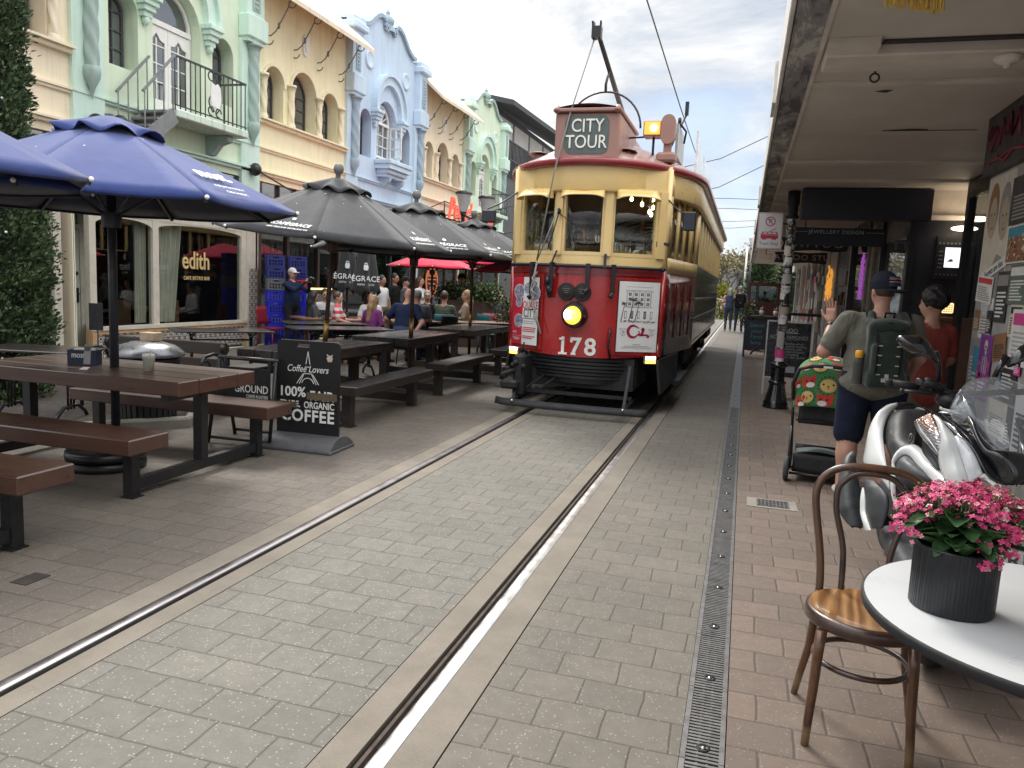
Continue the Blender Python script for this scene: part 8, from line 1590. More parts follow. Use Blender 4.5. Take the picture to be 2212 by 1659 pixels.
SCP={'tail':([(-.144,.75,.969),(-.199,.72,.954),(-.235,.7,.917),(-.263,.67,.868),(-.282,.65,.823),(-.298,.62,.755),(-.307,.6,.691),(-.314,.58,.628),(-.286,.52,.606),(-.267,.42,.623)],[(-.145,.75,.954),(-.178,.7,.928),(-.212,.62,.891),(-.236,.54,.846),(-.244,.48,.801),(-.245,.4,.752),(-.246,.32,.705),(-.242,.26,.651),(-.237,.22,.614),(-.231,.2,.572)]),'seat':([(-.148,.75,.918),(-.181,.68,.895),(-.209,.6,.854),(-.22,.52,.806),(-.223,.42,.765),(-.219,.35,.74),(-.213,.25,.723)],[(.02,.75,.934),(-.025,.65,.914),(-.064,.55,.896),(-.096,.42,.856),(-.12,.3,.823),(-.148,.2,.815),(-.19,.16,.791)]),'grab':([(-.139,.8,.961),(-.09,.82,.968),(-.019,.82,.956),(.047,.75,.936)],[(-.157,.75,.912),(-.111,.78,.927),(-.028,.78,.925),(.025,.7,.919)]),'wing':([(-.243,-.08,.526),(-.27,-.04,.609),(-.271,0,.684),(-.262,.04,.739),(-.246,.07,.784),(-.21,.09,.823),(-.172,.07,.844),(-.142,0,.832),(-.123,-.1,.798),(-.097,-.18,.782),(-.086,-.32,.731)],[(-.222,-.06,.567),(-.246,-.03,.583),(-.26,0,.663),(-.258,.03,.728),(-.234,.05,.776),(-.21,.05,.794),(-.187,.02,.792),(-.165,-.06,.763),(-.141,-.13,.738),(-.125,-.2,.727),(-.107,-.28,.706)]),'lobe':([(-.244,-.02,.58),(-.258,.01,.661),(-.256,.04,.726),(-.232,.06,.774),(-.204,.06,.792)],[(-.204,.05,.576),(-.159,.02,.635),(-.135,-.05,.646),(-.12,-.18,.722),(-.169,-.02,.771)]),'front':([(-.133,-.08,1.022),(-.13,-.12,1.005),(-.112,-.2,.937),(-.117,-.23,.888),(-.12,-.23,.865),(-.113,-.24,.816),(-.103,-.28,.777),(-.089,-.33,.733),(-.064,-.38,.696)],[(-.123,-.08,1.017),(-.094,-.15,.988),(-.067,-.24,.955),(-.057,-.27,.927),(-.043,-.29,.892),(-.032,-.32,.847),(-.024,-.35,.806),(-.014,-.37,.764),(-.002,-.4,.717)]),'lens':([(-.196,-.07,.995),(-.177,-.1,.955),(-.151,-.14,.918),(-.13,-.18,.89),(-.118,-.21,.866)],[(-.142,-.09,1.033),(-.132,-.13,1.007),(-.122,-.18,.97),(-.114,-.21,.938),(-.116,-.23,.888)]),'lensrim':([(-.202,-.06,.978),(-.183,-.09,.936),(-.154,-.13,.894),(-.134,-.17,.87),(-.12,-.21,.855)],[(-.197,-.075,.996),(-.178,-.105,.956),(-.152,-.145,.919),(-.132,-.185,.89),(-.119,-.215,.866)]),'slot':([(-.169,-.1,.913),(-.167,-.1,.879),(-.16,-.1,.843),(-.136,-.16,.805),(-.112,-.2,.783)],[(-.168,-.1,.913),(-.154,-.15,.89),(-.13,-.18,.852),(-.113,-.21,.818),(-.105,-.215,.795)]),'head':([(-.066,-.25,.956),(-.057,-.28,.925),(-.043,-.31,.879),(-.032,-.34,.835),(-.017,-.38,.766)],[(-.059,-.25,.955),(-.037,-.3,.942),(-.014,-.35,.907),(.007,-.38,.86),(.021,-.4,.825)]),'trim':([(-.129,-.07,1.023),(-.088,-.14,.989),(-.06,-.24,.958),(-.037,-.3,.944),(-.011,-.35,.909),(.012,-.39,.859),(.038,-.41,.815),(.069,-.43,.796)],[(-.105,-.04,1.038),(-.063,-.1,1.008),(-.034,-.18,.983),(.003,-.25,.946),(.03,-.3,.906),(.052,-.34,.864),(.081,-.4,.818),(.109,-.44,.794)]),'cowl':([(-.105,-.04,1.038),(-.063,-.1,1.008),(-.034,-.18,.983),(.003,-.25,.946),(.03,-.3,.906),(.052,-.34,.864),(.081,-.4,.818),(.109,-.44,.794),(.142,-.44,.802)],[(-.051,-.06,1.02),(-.013,-.15,.988),(.021,-.23,.96),(.061,-.3,.937),(.097,-.35,.921),(.131,-.37,.926),(.172,-.39,.923),(.21,-.41,.886),(.212,-.42,.842)]),'screen':([(-.06,-.15,1.017),(-.071,-.13,1.054),(-.062,-.1,1.093),(-.028,-.05,1.142),(.011,-.01,1.183),(.043,.01,1.203),(.095,0,1.219),(.158,-.01,1.223),(.211,-.03,1.212),(.269,-.05,1.186),(.313,-.1,1.126),(.318,-.15,1.069)],[(-.059,-.15,1.016),(-.042,-.17,1.005),(-.018,-.2,.988),(.008,-.22,.969),(.038,-.25,.949),(.067,-.28,.932),(.098,-.3,.917),(.12,-.32,.913),(.15,-.33,.921),(.198,-.32,.94),(.246,-.28,.98),(.287,-.22,1.021)]),'plate':([(-.013,-.1,1.114),(-.008,-.13,1.081),(0,-.16,1.041),(.006,-.19,1.005)],[(.012,-.11,1.112),(.022,-.14,1.089),(.03,-.18,1.038),(.036,-.21,.999)]),'exhaust':([(-.342,.8,.638),(-.372,.8,.601),(-.394,.77,.568),(-.412,.7,.483),(-.413,.64,.388),(-.403,.58,.323),(-.355,.5,.259)],[(-.338,.78,.639),(-.336,.74,.574),(-.33,.7,.511),(-.32,.65,.452),(-.314,.6,.393),(-.309,.55,.336),(-.302,.5,.26)]),'side':([(-.312,.5,.542),(-.308,.46,.5),(-.301,.42,.442),(-.295,.38,.386),(-.277,.3,.323)],[(-.275,.4,.567),(-.243,.3,.548),(-.229,.24,.515),(-.227,.22,.439),(-.245,.22,.352)]),'strip':([(-.312,.52,.492),(-.317,.5,.437),(-.317,.46,.364),(-.313,.42,.337),(-.3,.35,.291)],[(-.309,.51,.495),(-.303,.46,.449),(-.3,.42,.384),(-.296,.38,.358),(-.282,.3,.309)]),'fender':([(-.501,-.75,.409),(-.466,-.7,.465),(-.402,-.64,.524),(-.35,-.58,.556),(-.269,-.5,.574)],[(-.487,-.78,.413),(-.431,-.78,.447),(-.371,-.76,.466),(-.294,-.7,.466),(-.202,-.65,.454)]),}
SCQ={'bar':[(-.301,.22,1.136),(-.277,.22,1.138),(-.264,.22,1.137),(-.152,.2,1.128),(-.136,.2,1.129),(-.047,.18,1.119),(-.003,.16,1.112)],'lever':[(-.236,.16,1.106),(-.186,.14,1.109),(-.103,.15,1.104),(-.078,.17,1.126)],'master':[(-.147,.17,1.143),(-.123,.16,1.159),(-.091,.16,1.155),(-.048,.16,1.126)],'mirror':[(-.299,.1,1.373),(-.29,.1,1.392),(-.238,.1,1.396),(-.193,.1,1.394),(-.158,.1,1.373),(-.133,.1,1.339),(-.099,.1,1.28),(-.109,.1,1.267),(-.149,.1,1.292),(-.189,.1,1.301),(-.24,.1,1.316),(-.279,.1,1.341)],'stalk':[(-.115,.12,1.32),(-.086,.13,1.248),(-.071,.15,1.173)],'emblem':[(-.124,.25,.855)],'wheel':[(-.233,-.65,.033),(-.259,-.7,-.022),(-.121,-.6,-.004)],'screws':[(.001,-.13,1.1),(.017,-.18,1.025)],'plate2':[(-.023,-.9,.603),(.058,-.9,.581),(.053,-.9,.622)],}
scoot=thing('motor_scooter','white and black maxi scooter with clear windscreen parked by the poster wall','motor scooter',(1.05,4.2,0))
G_wh=pm('scooter_white',(.66,.67,.66),.2,0,.03,2,.02,5,.7);G_bk=pm('scooter_gloss_black',(.010,.011,.014),.12,0,.2,3,.02,5,.8);G_gr=pm('scooter_grey_plastic',(.045,.048,.053),.5,0,.2,8,.2,90);G_seat=pm('seat_vinyl',(.022,.023,.026),.48,0,.2,6,.25,160);G_mt=pm('muffler_grey',(.055,.058,.062),.55,0,.5,9,.4,50)
SMx=None
def resample(P,n):
 P=[Vector(p)for p in P];L_=[0]
 for p,q in zip(P,P[1:]):L_.append(L_[-1]+(q-p).length)
 o=[]
 def cr(i,t):
  p0,p1,p2,p3=P[max(0,i-1)],P[i],P[i+1],P[min(len(P)-1,i+2)];return .5*((2*p1)+(p2-p0)*t+(2*p0-5*p1+4*p2-p3)*t*t+(3*p1-p0-3*p2+p3)*t*t*t)
 for k in range(n+1):
  d=L_[-1]*k/n;i=0
  while i<len(P)-2 and L_[i+1]<d:i+=1
  o.append(cr(i,(d-L_[i])/max(1e-9,L_[i+1]-L_[i])))
 return o
def panel(name,A,Bc,mat,bulge=.02,nu=28,nv=8,thick=.012,side=1,par=None,mir=True):
 a,c_=resample(A,nu),resample(Bc,nu)
 def mk(flip):
  b=MB();v=[]
  for i in range(nu+1):
   ab=c_[i]-a[i];T=(a[min(nu,i+1)]-a[max(0,i-1)]);n_=ab.cross(T);n_=n_.normalized()if n_.length>1e-9 else Vector((0,-1,0))
   if n_.y>0:n_=-n_
   for j in range(nv+1):
    t=j/nv;p=a[i].lerp(c_[i],t)+n_*bulge*math.sin(math.pi*t)*min(1,4*min(i+.6,nu-i+.6)/nu)
    if flip:p=REF@p
    v.append(p)
  b.add(v,[(i*(nv+1)+j,(i+1)*(nv+1)+j,(i+1)*(nv+1)+j+1,i*(nv+1)+j+1)for i in range(nu)for j in range(nv)],0,True);return b
 o=mk(False).build(name,mat,par or scoot);md=o.modifiers.new('thickness','SOLIDIFY');md.thickness=thick;md.offset=0
 if mir:o2=mk(True).build(name,mat,par or scoot);md=o2.modifiers.new('thickness','SOLIDIFY');md.thickness=thick;md.offset=0
 return o
_p0=Vector((.115,-.35,0));_d=Vector((-.14,1.1,0)).normalized();_n=Vector((_d.y,-_d.x,0));REF=Matrix.Translation(_p0)@(Matrix.Identity(4)-2*Matrix(((_n.x*_n.x,_n.x*_n.y,0,0),(_n.x*_n.y,_n.y*_n.y,0,0),(0,0,0,0),(0,0,0,0))))@Matrix.Translation(-_p0)
ax=lambda f,s_,z:tuple(_p0+_d*f+_n*s_)[:2]+(z,)
sdf_mesh([rc((.03,-.02,.66),(-.03,.35,.60),.11,.15,0,.06),rc((-.05,.35,.62),(-.05,.78,.74),.15,.11,0,.08),rc((.04,-.05,.40),(-.05,.75,.42),.13,.15,0,.08),rc((.09,-.10,.84),(.06,.12,.95),.075,.08,0,.06),bx((-.02,.1,.26),(.17,.32,.03),0,.05,.03)],.02,'body_core',G_gr,scoot)
D_=SCP
panel('tail_fairing',*D_['tail'],G_wh,.035);panel('seat',*D_['seat'],G_seat,.05,nv=10,mir=False,thick=.02);panel('grab_rail',*D_['grab'],G_bk,.015,mir=False);panel('leg_shield_wing',*D_['wing'],G_wh,.02);panel('leg_shield_inner',*D_['lobe'],G_gr,.03,mir=False)
panel('front_fairing',*D_['front'],G_wh,.03);panel('lens_surround',*D_['lensrim'],pm('chrome_trim',(.5,.5,.5),.2,.9),.006);panel('knee_slot',*D_['slot'],G_gr,-.015,mir=False)
def lensm():
 s=NT('indicator_lens');n=s.n('TexVoronoi');n.inputs['Scale'].default_value=55;s.l(s.mapp((1,1,2.2)),n.inputs['Vector']);sp=s.n('SeparateXYZ');s.l(s.co(),sp.inputs[0]);am=s.ramp(sp.outputs['Z'],[(.93,.0),(1.0,1.0)]);base=s.ramp(n.outputs['Distance'],[(0,(.75,.76,.78)),(.6,(.25,.25,.27))]);c=s.mix(s.math('MULTIPLY',am,.8),base,(.32,.14,.06));s.l(c,s.b.inputs['Base Color']);s.setp(Roughness=.12,Metallic=.5,Coat_Weight=1.0);s.bump(n.outputs['Distance'],.6,.01);return s.m
panel('indicator_lens',*D_['lens'],lensm(),.014);G_hl=NT('headlight_lens');n_=G_hl.noise(11,3,.5,G_hl.mapp((1,1,.4)));G_hl.l(G_hl.ramp(n_,[(.35,(.30,.32,.36)),(.6,(.72,.74,.78))]),G_hl.b.inputs['Base Color']);G_hl.setp(Roughness=.1,Coat_Weight=.6);panel('headlight',*D_['head'],G_hl.m,.02)
panel('cowl_trim',*D_['trim'],G_bk,.012);panel('front_cowl',*D_['cowl'],G_bk,.07,nv=12,mir=False);panel('windscreen',*D_['screen'],glass('screen_clear',(.88,.90,.92),.03,1.5,.09),.06,nu=36,nv=14,thick=.004,mir=False)  # white diffuse mixed into the windscreen stands in for a bright reflection
pl=panel('screen_bracket',*D_['plate'],pm('bracket_grey',(.13,.14,.15),.35,.4),.004,mir=False)
for q in SCQ['screws']:b=MB();b.sph(Vector(q)+Vector((0,-.02,0)),.010,8);b.build('screw',M_blk,pl)
panel('muffler',*D_['exhaust'],G_mt,.05,nv=10,mir=False,thick=.03);panel('side_cover',*D_['side'],G_gr,.03);panel('side_strip',*D_['strip'],G_wh,.012)
V_=[Vector(q)for q in SCQ['bar']];far=REF@V_[0];b=MB();b.tube([V_[1],V_[3]],.019,14);b.lathe([(.0,-.03),(.018,-.03),(.021,-.02),(.021,0),(.016,.005)],M=Matrix.Translation(V_[1])@Matrix.Rotation(R_(90),4,'Y'),n=14);b.tube([V_[0],V_[1]],.020,12);gr_=b.build('grip',M_blkm,scoot)
b=MB();b.tube([V_[3],V_[4],V_[5],V_[6],REF@V_[5],REF@V_[3],REF@V_[0]],.016,10);b.tube([Vector(q)for q in SCQ['master']],[.02,.028,.026,.02],10);b.lathe([(.026,0),(.03,.03),(.024,.035)],Vector(SCQ['master'][0]),12);b.sph(Vector(SCQ['master'][3])+Vector((.06,.02,-.05)),(.09,.06,.05),12);b.build('handlebar',M_blk,scoot)
b=MB();b.tube([Vector(q)for q in SCQ['lever']],[.008,.009,.010,.012],8);b.sph(SCQ['lever'][0],.013,8);b.build('brake_lever',M_blk,scoot)
Mq=[Vector(q)for q in SCQ['mirror']];ct=sum(Mq,Vector())/len(Mq);b=MB();v=[]
rings=[(1,0),(1.03,.012),(.95,.03),(.7,.045),(.35,.052)]
for k,(s_,dy)in enumerate(rings):v+=[ct+(p-ct)*s_+Vector((0,-dy,0))for p in Mq]
n_=len(Mq);b.add(v,[(k*n_+i,k*n_+(i+1)%n_,(k+1)*n_+(i+1)%n_,(k+1)*n_+i)for k in range(len(rings)-1)for i in range(n_)],0,True);b.add([p for p in v[-n_:]],[tuple(range(n_))]);b.add(Mq,[tuple(range(n_))[::-1]]);mo=b.build('mirror',G_bk,scoot);b=MB();b.tube([Vector(q)for q in SCQ['stalk']],[.02,.014,.012],8);b.build('mirror_stalk',M_blk,mo)
b=MB();b.M=REF;b.add(v,[(k*n_+i,k*n_+(i+1)%n_,(k+1)*n_+(i+1)%n_,(k+1)*n_+i)for k in range(len(rings)-1)for i in range(n_)],0,True);b.tube([Vector(q)for q in SCQ['stalk']],[.02,.014,.012],8);b.build('mirror',G_bk,scoot)
e_=Vector(SCQ['emblem'][0])+Vector((-.035,-.06,0));b=MB();b.prism(arc(0,0,.016,0,345,20,.03),frame(e_,(1,.35,0),(0,0,1)),.003,0,[arc(0,0,.012,0,345,20,.025)])
for a in(90,210,330):b.bar(e_,e_+Vector((.012*math.cos(R_(a)),-.001,.024*math.sin(R_(a)))),.003,.003)
b.build('oval_emblem',pm('emblem_silver',(.5,.5,.52),.3,.8),scoot)
wd=Vector((-.42,-.9,0)).normalized();wc=Vector((-.135,-.60,.25));axl=Vector((-wd.y,wd.x,0));Mw2=Matrix((wd,Vector((0,0,1)),wd.cross(Vector((0,0,1))))).transposed().to_4x4();Mw2.translation=wc
b=MB();b.lathe([(.17,-.055),(.215,-.06),(.243,-.035),(.25,0),(.243,.035),(.215,.06),(.17,.055)],M=Mw2,n=40);wl=b.build('front_wheel',pm('tyre_black',(.02,.02,.021),.75,0,.3,20,.5,70),scoot);b=MB();b.lathe([(.17,-.05),(.15,-.03),(.06,-.03),(.05,-.05),(0,-.05)],M=Mw2,n=24);b.lathe([(.17,.05),(.15,.03),(.06,.03),(.05,.05),(0,.05)],M=Mw2,n=24);b.build('rim',G_gr,wl)
b=MB();b.grid(lambda u,v:tuple(Mw2@Vector((.285*math.cos(R_(-8+118*u)),.285*math.sin(R_(-8+118*u)),(v-.5)*(.15-.06*u*0)*(1 if u>.15 else .55+3*u)))),20,6);b.build('mudguard',G_gr,scoot,thick=.012)
for s_ in(-1,1):b=MB();b.tube([tuple(Mw2@Vector((0,0,s_*.085))),tuple(Mw2@Vector((-.12,.36,s_*.075)))],.022,10);b.build('fork_leg',M_blk,scoot)
b=MB();c_=Vector(ax(1.25,0,.26));b.lathe([(.16,-.06),(.22,-.065),(.26,0),(.22,.065),(.16,.06),(0,.04)],M=frame(c_,(_d.x,_d.y,0),(0,0,1)),n=32);b.build('rear_wheel',pm('tyre_black',(.02,.02,.021),.75),scoot)
b=MB();b.bar(Vector(ax(.55,.1,.2)),Vector(ax(.5,-.28,.01)),.03,.03);b.build('side_stand',M_blk,scoot)
b=MB();M=frame((.02,-.88,.585),(1,-.1,0),(0,.25,1));b.prism(rrect(.03,0,.24,.10,.01),M,.004);pl=b.build('plate',pm('plate_white',(.6,.6,.58),.4),scoot);b=MB();b.text('RE',M@Matrix.Translation((.03,0,.002)),.085,.001,0,.008);b.build('plate_letters',M_ink,pl)
# ---------------- stroller
K_green=cloth('stroller_green',(.05,.17,.055),(.065,.21,.075));st=thing('stroller','black pushchair with green hood printed with lion and fox faces beside the man in olive','stroller',(.735,7.1,0),R_(-6))
def Hf(u,v):
 a=math.pi*u;x=-.245*math.cos(a)
 if v<.42:t=v/.42;y=-.20+.02*t;z=.66+.22*t+.06*math.sin(a)*t-(1-t)*.035*(1-math.sin(a)*2*(.5))*1;return(x*(1.0),y-.05*math.sin(a),z+.0)
 t=(v-.42)/.58;q=t*R_(120);return(x*(1-.05*t),-.18-.05*math.sin(a)*(1-t)+.36*(1-math.cos(q*.75))*.9,.88+.06*math.sin(a)+.13*math.sin(q)*(.35+.65*math.sin(a)))
b=MB();b.grid(Hf,28,22);hd=b.build('hood',K_green,st,thick=.008)
PMs=[pm('print_red',(.50,.035,.02),.8),pm('print_cream',(.56,.38,.13),.8),pm('print_white',(.6,.58,.55),.8),pm('print_dark',(.04,.025,.02),.8)]
b=MB();rr=random.Random(4)
def patch(u0,v0,ru,rv,m,k,n=14):
 def P(u,v):
  p=Vector(Hf(u,v));du=Vector(Hf(min(1,u+.01),v))-Vector(Hf(max(0,u-.01),v));dv=Vector(Hf(u,min(1,v+.01)))-Vector(Hf(u,max(0,v-.01)));n_=du.cross(dv);n_=n_.normalized()if n_.length>1e-9 else Vector((0,-1,0))
  if n_.y>0 and v<.5:n_=-n_
  if v>=.5 and n_.z<0:n_=-n_
  return p+n_*(.007+.0012*k)
 b.add([P(u0,v0)]+[P(min(.99,max(.01,u0+ru*math.cos(a))),min(.99,max(.005,v0+rv*math.sin(a))))for a in[2*math.pi*i/n for i in range(n)]],[(0,1+i,1+(i+1)%n)for i in range(n)],m)
def lion(u,v,s_=1):
 for i in range(16):a=2*math.pi*i/16;patch(u+.105*s_*math.cos(a),v+.115*s_*math.sin(a),.012*s_,.012*s_,3,0,6)
 patch(u,v,.085*s_,.085*s_,1,1)
 for q in(-1,1):patch(u+q*.05*s_,v+.015*s_,.012*s_,.014*s_,3,3,8)
 patch(u,v-.01*s_,.012*s_,.012*s_,3,3,6);patch(u,v-.035*s_,.018*s_,.006*s_,0,3,6)
def fox(u,v,s_=1,f=1):
 patch(u,v,.085*s_,.07*s_,0,1)
 for q in(-1,1):patch(u+q*.065*s_,v+.06*s_,.025*s_,.035*s_,0,1,6)
 patch(u+f*.03*s_,v-.035*s_,.05*s_,.035*s_,2,2);patch(u-f*.02*s_,v+.015*s_,.014*s_,.016*s_,3,3,8);patch(u+f*.045*s_,v+.015*s_,.014*s_,.016*s_,3,3,8)
lion(.52,.27);lion(.30,.12,.9);lion(.42,.52,.85);fox(.30,.31);fox(.50,.08,1,-1);fox(.68,.36);fox(.70,.08,.9);fox(.20,.06,.9);fox(.62,.55,.9,-1);fox(.24,.55,.9);lion(.80,.22,.9);lion(.36,.74,.8);fox(.55,.72,.8);fox(.13,.30,.8);fox(.85,.5,.8)
b.build('hood_print',PMs,hd)
b=MB();b.tube([(-.25,-.20,.70),(-.262,-.24,.84),(-.22,-.275,.965),(-.12,-.29,1.0),(0,-.295,1.008),(.12,-.29,1.0),(.22,-.275,.965),(.262,-.24,.84),(.25,-.20,.70)],.017,10);hdl=b.build('push_handle',M_blkm,st);b=MB();b.box((0,-.312,1.0),(.07,.004,.016));b.build('handle_tag',M_white,hdl)
b=MB();b.grid(lambda u,v:(-.2+.4*u,-.17+.02*math.sin(math.pi*u)+.05*v,.52+.24*v),10,6);b.grid(lambda u,v:(-.2+.4*u,-.10+.32*v,.50-.03*math.sin(math.pi*v)),8,6);b.build('seat_cloth',M_blkm,st,thick=.015)
b=MB()
for s_ in(-1,1):
 b.tube([(s_*.25,-.20,.72),(s_*.245,-.14,.50),(s_*.24,.30,.10)],.012,8);b.tube([(s_*.245,-.06,.52),(s_*.245,-.20,.30),(s_*.24,-.24,.10)],.012,8)
b.tube([(-.22,-.13,.515),(.22,-.13,.515)],.010,8);b.tube([(-.23,-.235,.065),(.23,-.235,.065)],.011,8);b.build('frame',M_blk,st)
b=MB();b.grid(lambda u,v:(-.21+.42*u,-.22-.01*math.sin(math.pi*u),.08+.16*v),10,4);b.grid(lambda u,v:(-.21+.42*u,-.22+.42*v,.085),6,4);b.grid(lambda u,v:(-.21+.42*u,.18+.02*v,.08+.17*v),6,3);b.grid(lambda u,v:(-.2+.4*u,-.05+.2*v,.21+.03*math.sin(math.pi*u)),8,4,1);b.build('basket',[M_blkm,pm('basket_bag',(.10,.13,.125),.8)],st,thick=.008)
for sx,sy in((-1,-1),(1,-1),(-1,1),(1,1)):
 r=.105 if sy<0 else .085;b=MB();M=frame((sx*.255,-.24 if sy<0 else .32,r),(0,1,0),(0,0,1));b.lathe([(r*.55,-.02),(r*.92,-.02),(r,-.008),(r,.008),(r*.92,.02),(r*.55,.02)],M=M,n=28);b.lathe([(0,-.014),(r*.55,-.014)],M=M,n=16,m=1);b.lathe([(r*.55,.014),(0,.014)],M=M,n=16,m=1);b.build('wheel',[pm('wheel_rubber',(.05,.05,.052),.7),G_gr],st)
# ====== VEGETATION, FAR END OF THE STREET
def foliage(name,cols,rough=.6):
 s=NT(name);n=s.n('ObjectInfo');f=s.noise(1.8,4,.6);g=s.noise(30,2,.5);c=s.ramp(s.math('ADD',s.math('MULTIPLY',f,.6),s.math('MULTIPLY',g,.4)),[(.32,cols[0]),(.5,cols[1]),(.68,cols[2])]);s.l(c,s.b.inputs['Base Color']);s.setp(Roughness=rough);s.b.inputs['Specular IOR Level'].default_value=.25;return s.m
F_cyp=foliage('cypress_foliage',((.035,.058,.03),(.065,.10,.045),(.115,.16,.07)));F_far=foliage('far_leaves',((.15,.135,.09),(.25,.22,.12),(.36,.32,.14)));F_bush=foliage('bush_yellow',((.12,.13,.02),(.22,.22,.03),(.33,.31,.05)));F_hedge=foliage('planter_leaves',((.03,.045,.02),(.055,.085,.03),(.10,.13,.05)))
M_bark=pm('bark',(.07,.05,.038),.9,0,.4,8,.8,30)
def leafcloud(b,pts,nrm,size,rr,m=0,asp=.45):
 for p,n_ in zip(pts,nrm):
  d=(Vector(n_)+Vector((rr.gauss(0,.5),rr.gauss(0,.5),rr.gauss(0,.5)))).normalized();sd=d.orthogonal().normalized();a=rr.uniform(0,6.28);sd=sd*math.cos(a)+d.cross(sd)*math.sin(a);s_=size*rr.uniform(.6,1.4);p=Vector(p)
  b.add([p,p+d*s_*.45+sd*s_*asp*.5,p+d*s_,p+d*s_*.45-sd*s_*asp*.5],[(0,1,2,3)],m)
def cypress(label,loc,h,r,n,seed,rad=None,size=.11,dots=0,group='columnar conifers'):
 t=thing('cypress_tree',label,'tree',loc,0,group);rr=random.Random(seed);b=MB();P=[];Nn=[]
 clumps=[]
 for k in range(int(n/26)):
  z=h*(.01+.98*rr.random());a=rr.uniform(0,6.28);R0=(rad(z)if rad else r*(min(1,.5+z/h*3)*(1-max(0,z/h-.55)/.5*.9)));clumps.append((a,z,R0*rr.uniform(.72,1.02)))
 for(a,z,R0)in clumps:
  c_=Vector((R0*math.cos(a),R0*math.sin(a),z));cs=size*rr.uniform(.9,1.7)
  for j in range(26):
   o=Vector((rr.gauss(0,1),rr.gauss(0,1),rr.gauss(0,1.2)))*cs*.55;P.append(c_+o-Vector((c_.x,c_.y,0)).normalized()*cs*.3);Nn.append(Vector((math.cos(a)*.7+o.x*3,math.sin(a)*.7+o.y*3,.75)))
 leafcloud(b,P,Nn,size,rr);b.build('crown',F_cyp,t)
 b=MB();b.tube([(0,0,0),(.01,.0,h*.5),(0,0,h*.93)],[.09,.06,.02],8)
 for i in range(30):z=h*rr.uniform(.05,.85);a=rr.uniform(0,6.28);q=(rad(z)if rad else r)*.6;b.tube([(0,0,z),(q*math.cos(a),q*math.sin(a),z+q*.8)],[.018,.006],5)
 b.build('trunk',M_bark,t)
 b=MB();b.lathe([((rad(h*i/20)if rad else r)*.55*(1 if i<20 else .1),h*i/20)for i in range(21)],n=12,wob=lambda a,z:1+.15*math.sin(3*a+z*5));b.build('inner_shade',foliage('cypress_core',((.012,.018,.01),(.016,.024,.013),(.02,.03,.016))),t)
 if dots:
  b=MB();
  for i in range(dots):a=rr.uniform(3.4,6.2);z=rr.uniform(.4,h*.75);R0=(rad(z)if rad else r)*1.04;b.sph((R0*math.cos(a),R0*math.sin(a),z),.014,6)
  b.build('fairy_bulbs',pm('bulb_white',(.7,.7,.68),.3),t)['kind']='stuff'
 return t
def rad1(z):return .66 if z<.5 else(.70 if z<2.2 else(.70-.17*(z-2.2)/1.0 if z<3.2 else .53-.09*(z-3.2)/2))
cypress('tall dark green cypress at the far left edge, dotted with small white bulbs',(-8.08,6.5,0),6.2,.6,76000,2,rad1,.058,34)
cypress('dark green cypress beyond the end of the veranda',(.75,43,0),3.6,.75,6000,5,None,.22);cypress('second dark green cypress right of the first beyond the veranda',(2.3,44,0),3.5,.8,6000,6,None,.22)
def twig_tree(label,loc,h,spread,seed,leaves,mat,group):
 t=thing('bare_tree',label,'tree',loc,0,group);rr=random.Random(seed);tr=MB();P=[];Nn=[]
 def br(p,d,L_,r,k):
  q=p+d*L_;tr.tube([p,(p+q)/2+Vector((rr.gauss(0,.04),rr.gauss(0,.04),.02))*L_,q],[r,r*.8,r*.6],5)
  if k<=2:
   for i in range(leaves):P.append(q-d*L_*rr.random()+Vector((rr.gauss(0,.25),rr.gauss(0,.25),rr.gauss(0,.25))));Nn.append(Vector((rr.gauss(0,1),rr.gauss(0,1),rr.gauss(0,1))))
  if k==0:return
  for i in range(3 if k>1 else 4):
   dd=(d+Vector((rr.gauss(0,.55),rr.gauss(0,.55),rr.gauss(.1,.35)))).normalized();br(q,dd,L_*rr.uniform(.62,.85),r*.58,k-1)
 tr.tube([(0,0,0),(.03,0,h*.22)],[.2,.16],8)
 for i in range(5):a=i*1.26+.3;br(Vector((.03,0,h*.2)),Vector((math.cos(a)*spread,math.sin(a)*spread,1)).normalized(),h*.27,.09,4)
 tr.build('trunk',M_bark,t);b=MB();leafcloud(b,P,Nn,.22,rr,0,.7);b.build('crown',mat,t);return t
twig_tree('bare brown tree with thin yellow leaves behind the walking couple',(-1.2,62,0),5.6,.9,3,3,F_far,'far trees')
twig_tree('second bare tree with yellow leaves left of the street end behind the tram',(-6.5,66,0),6.5,1.0,4,3,F_far,'far trees');twig_tree('third bare tree right of the street end behind the cypresses',(4.2,66,0),6,1.0,9,3,F_far,'far trees')
t=thing('bush','yellow green bush at the street end behind the woman in pink cap','bush',(-1.35,50,0));rr=random.Random(2);b=MB();P=[];Nn=[]
for i in range(2600):d=Vector((rr.gauss(0,1),rr.gauss(0,1),abs(rr.gauss(0,1)))).normalized();q=Vector((d.x*1.1,d.y*1.0,d.z*2.1))*rr.uniform(.72,1.05);P.append(q);Nn.append(d)
leafcloud(b,P,Nn,.17,rr,0,.6);b.build('leaves',F_bush,t);b=MB();b.tube([(0,0,0),(.1,0,.9)],.06,6);b.tube([(0,0,0),(-.2,.1,1.0)],.05,6);b.build('stems',M_bark,t)
b=MB();b.b3(-60,70,88,100,0,5.3);b.b3(-60,70,87.4,100,5.3,5.75);far=b.build('far_building',pm('far_grey',(.20,.205,.215),.8,0,.12,.3));tag(far,'long low grey building closing the far end of the street','building');b=MB()
for i in range(30):b.b3(-40+i*3,-38.6+i*3,87.9,88.05,1.5,4.2)
b.build('window',M_win,far)
t=thing('parked_car','white car parked across the end of the street by the couple','car',(-2.5,57,0));sec=[]
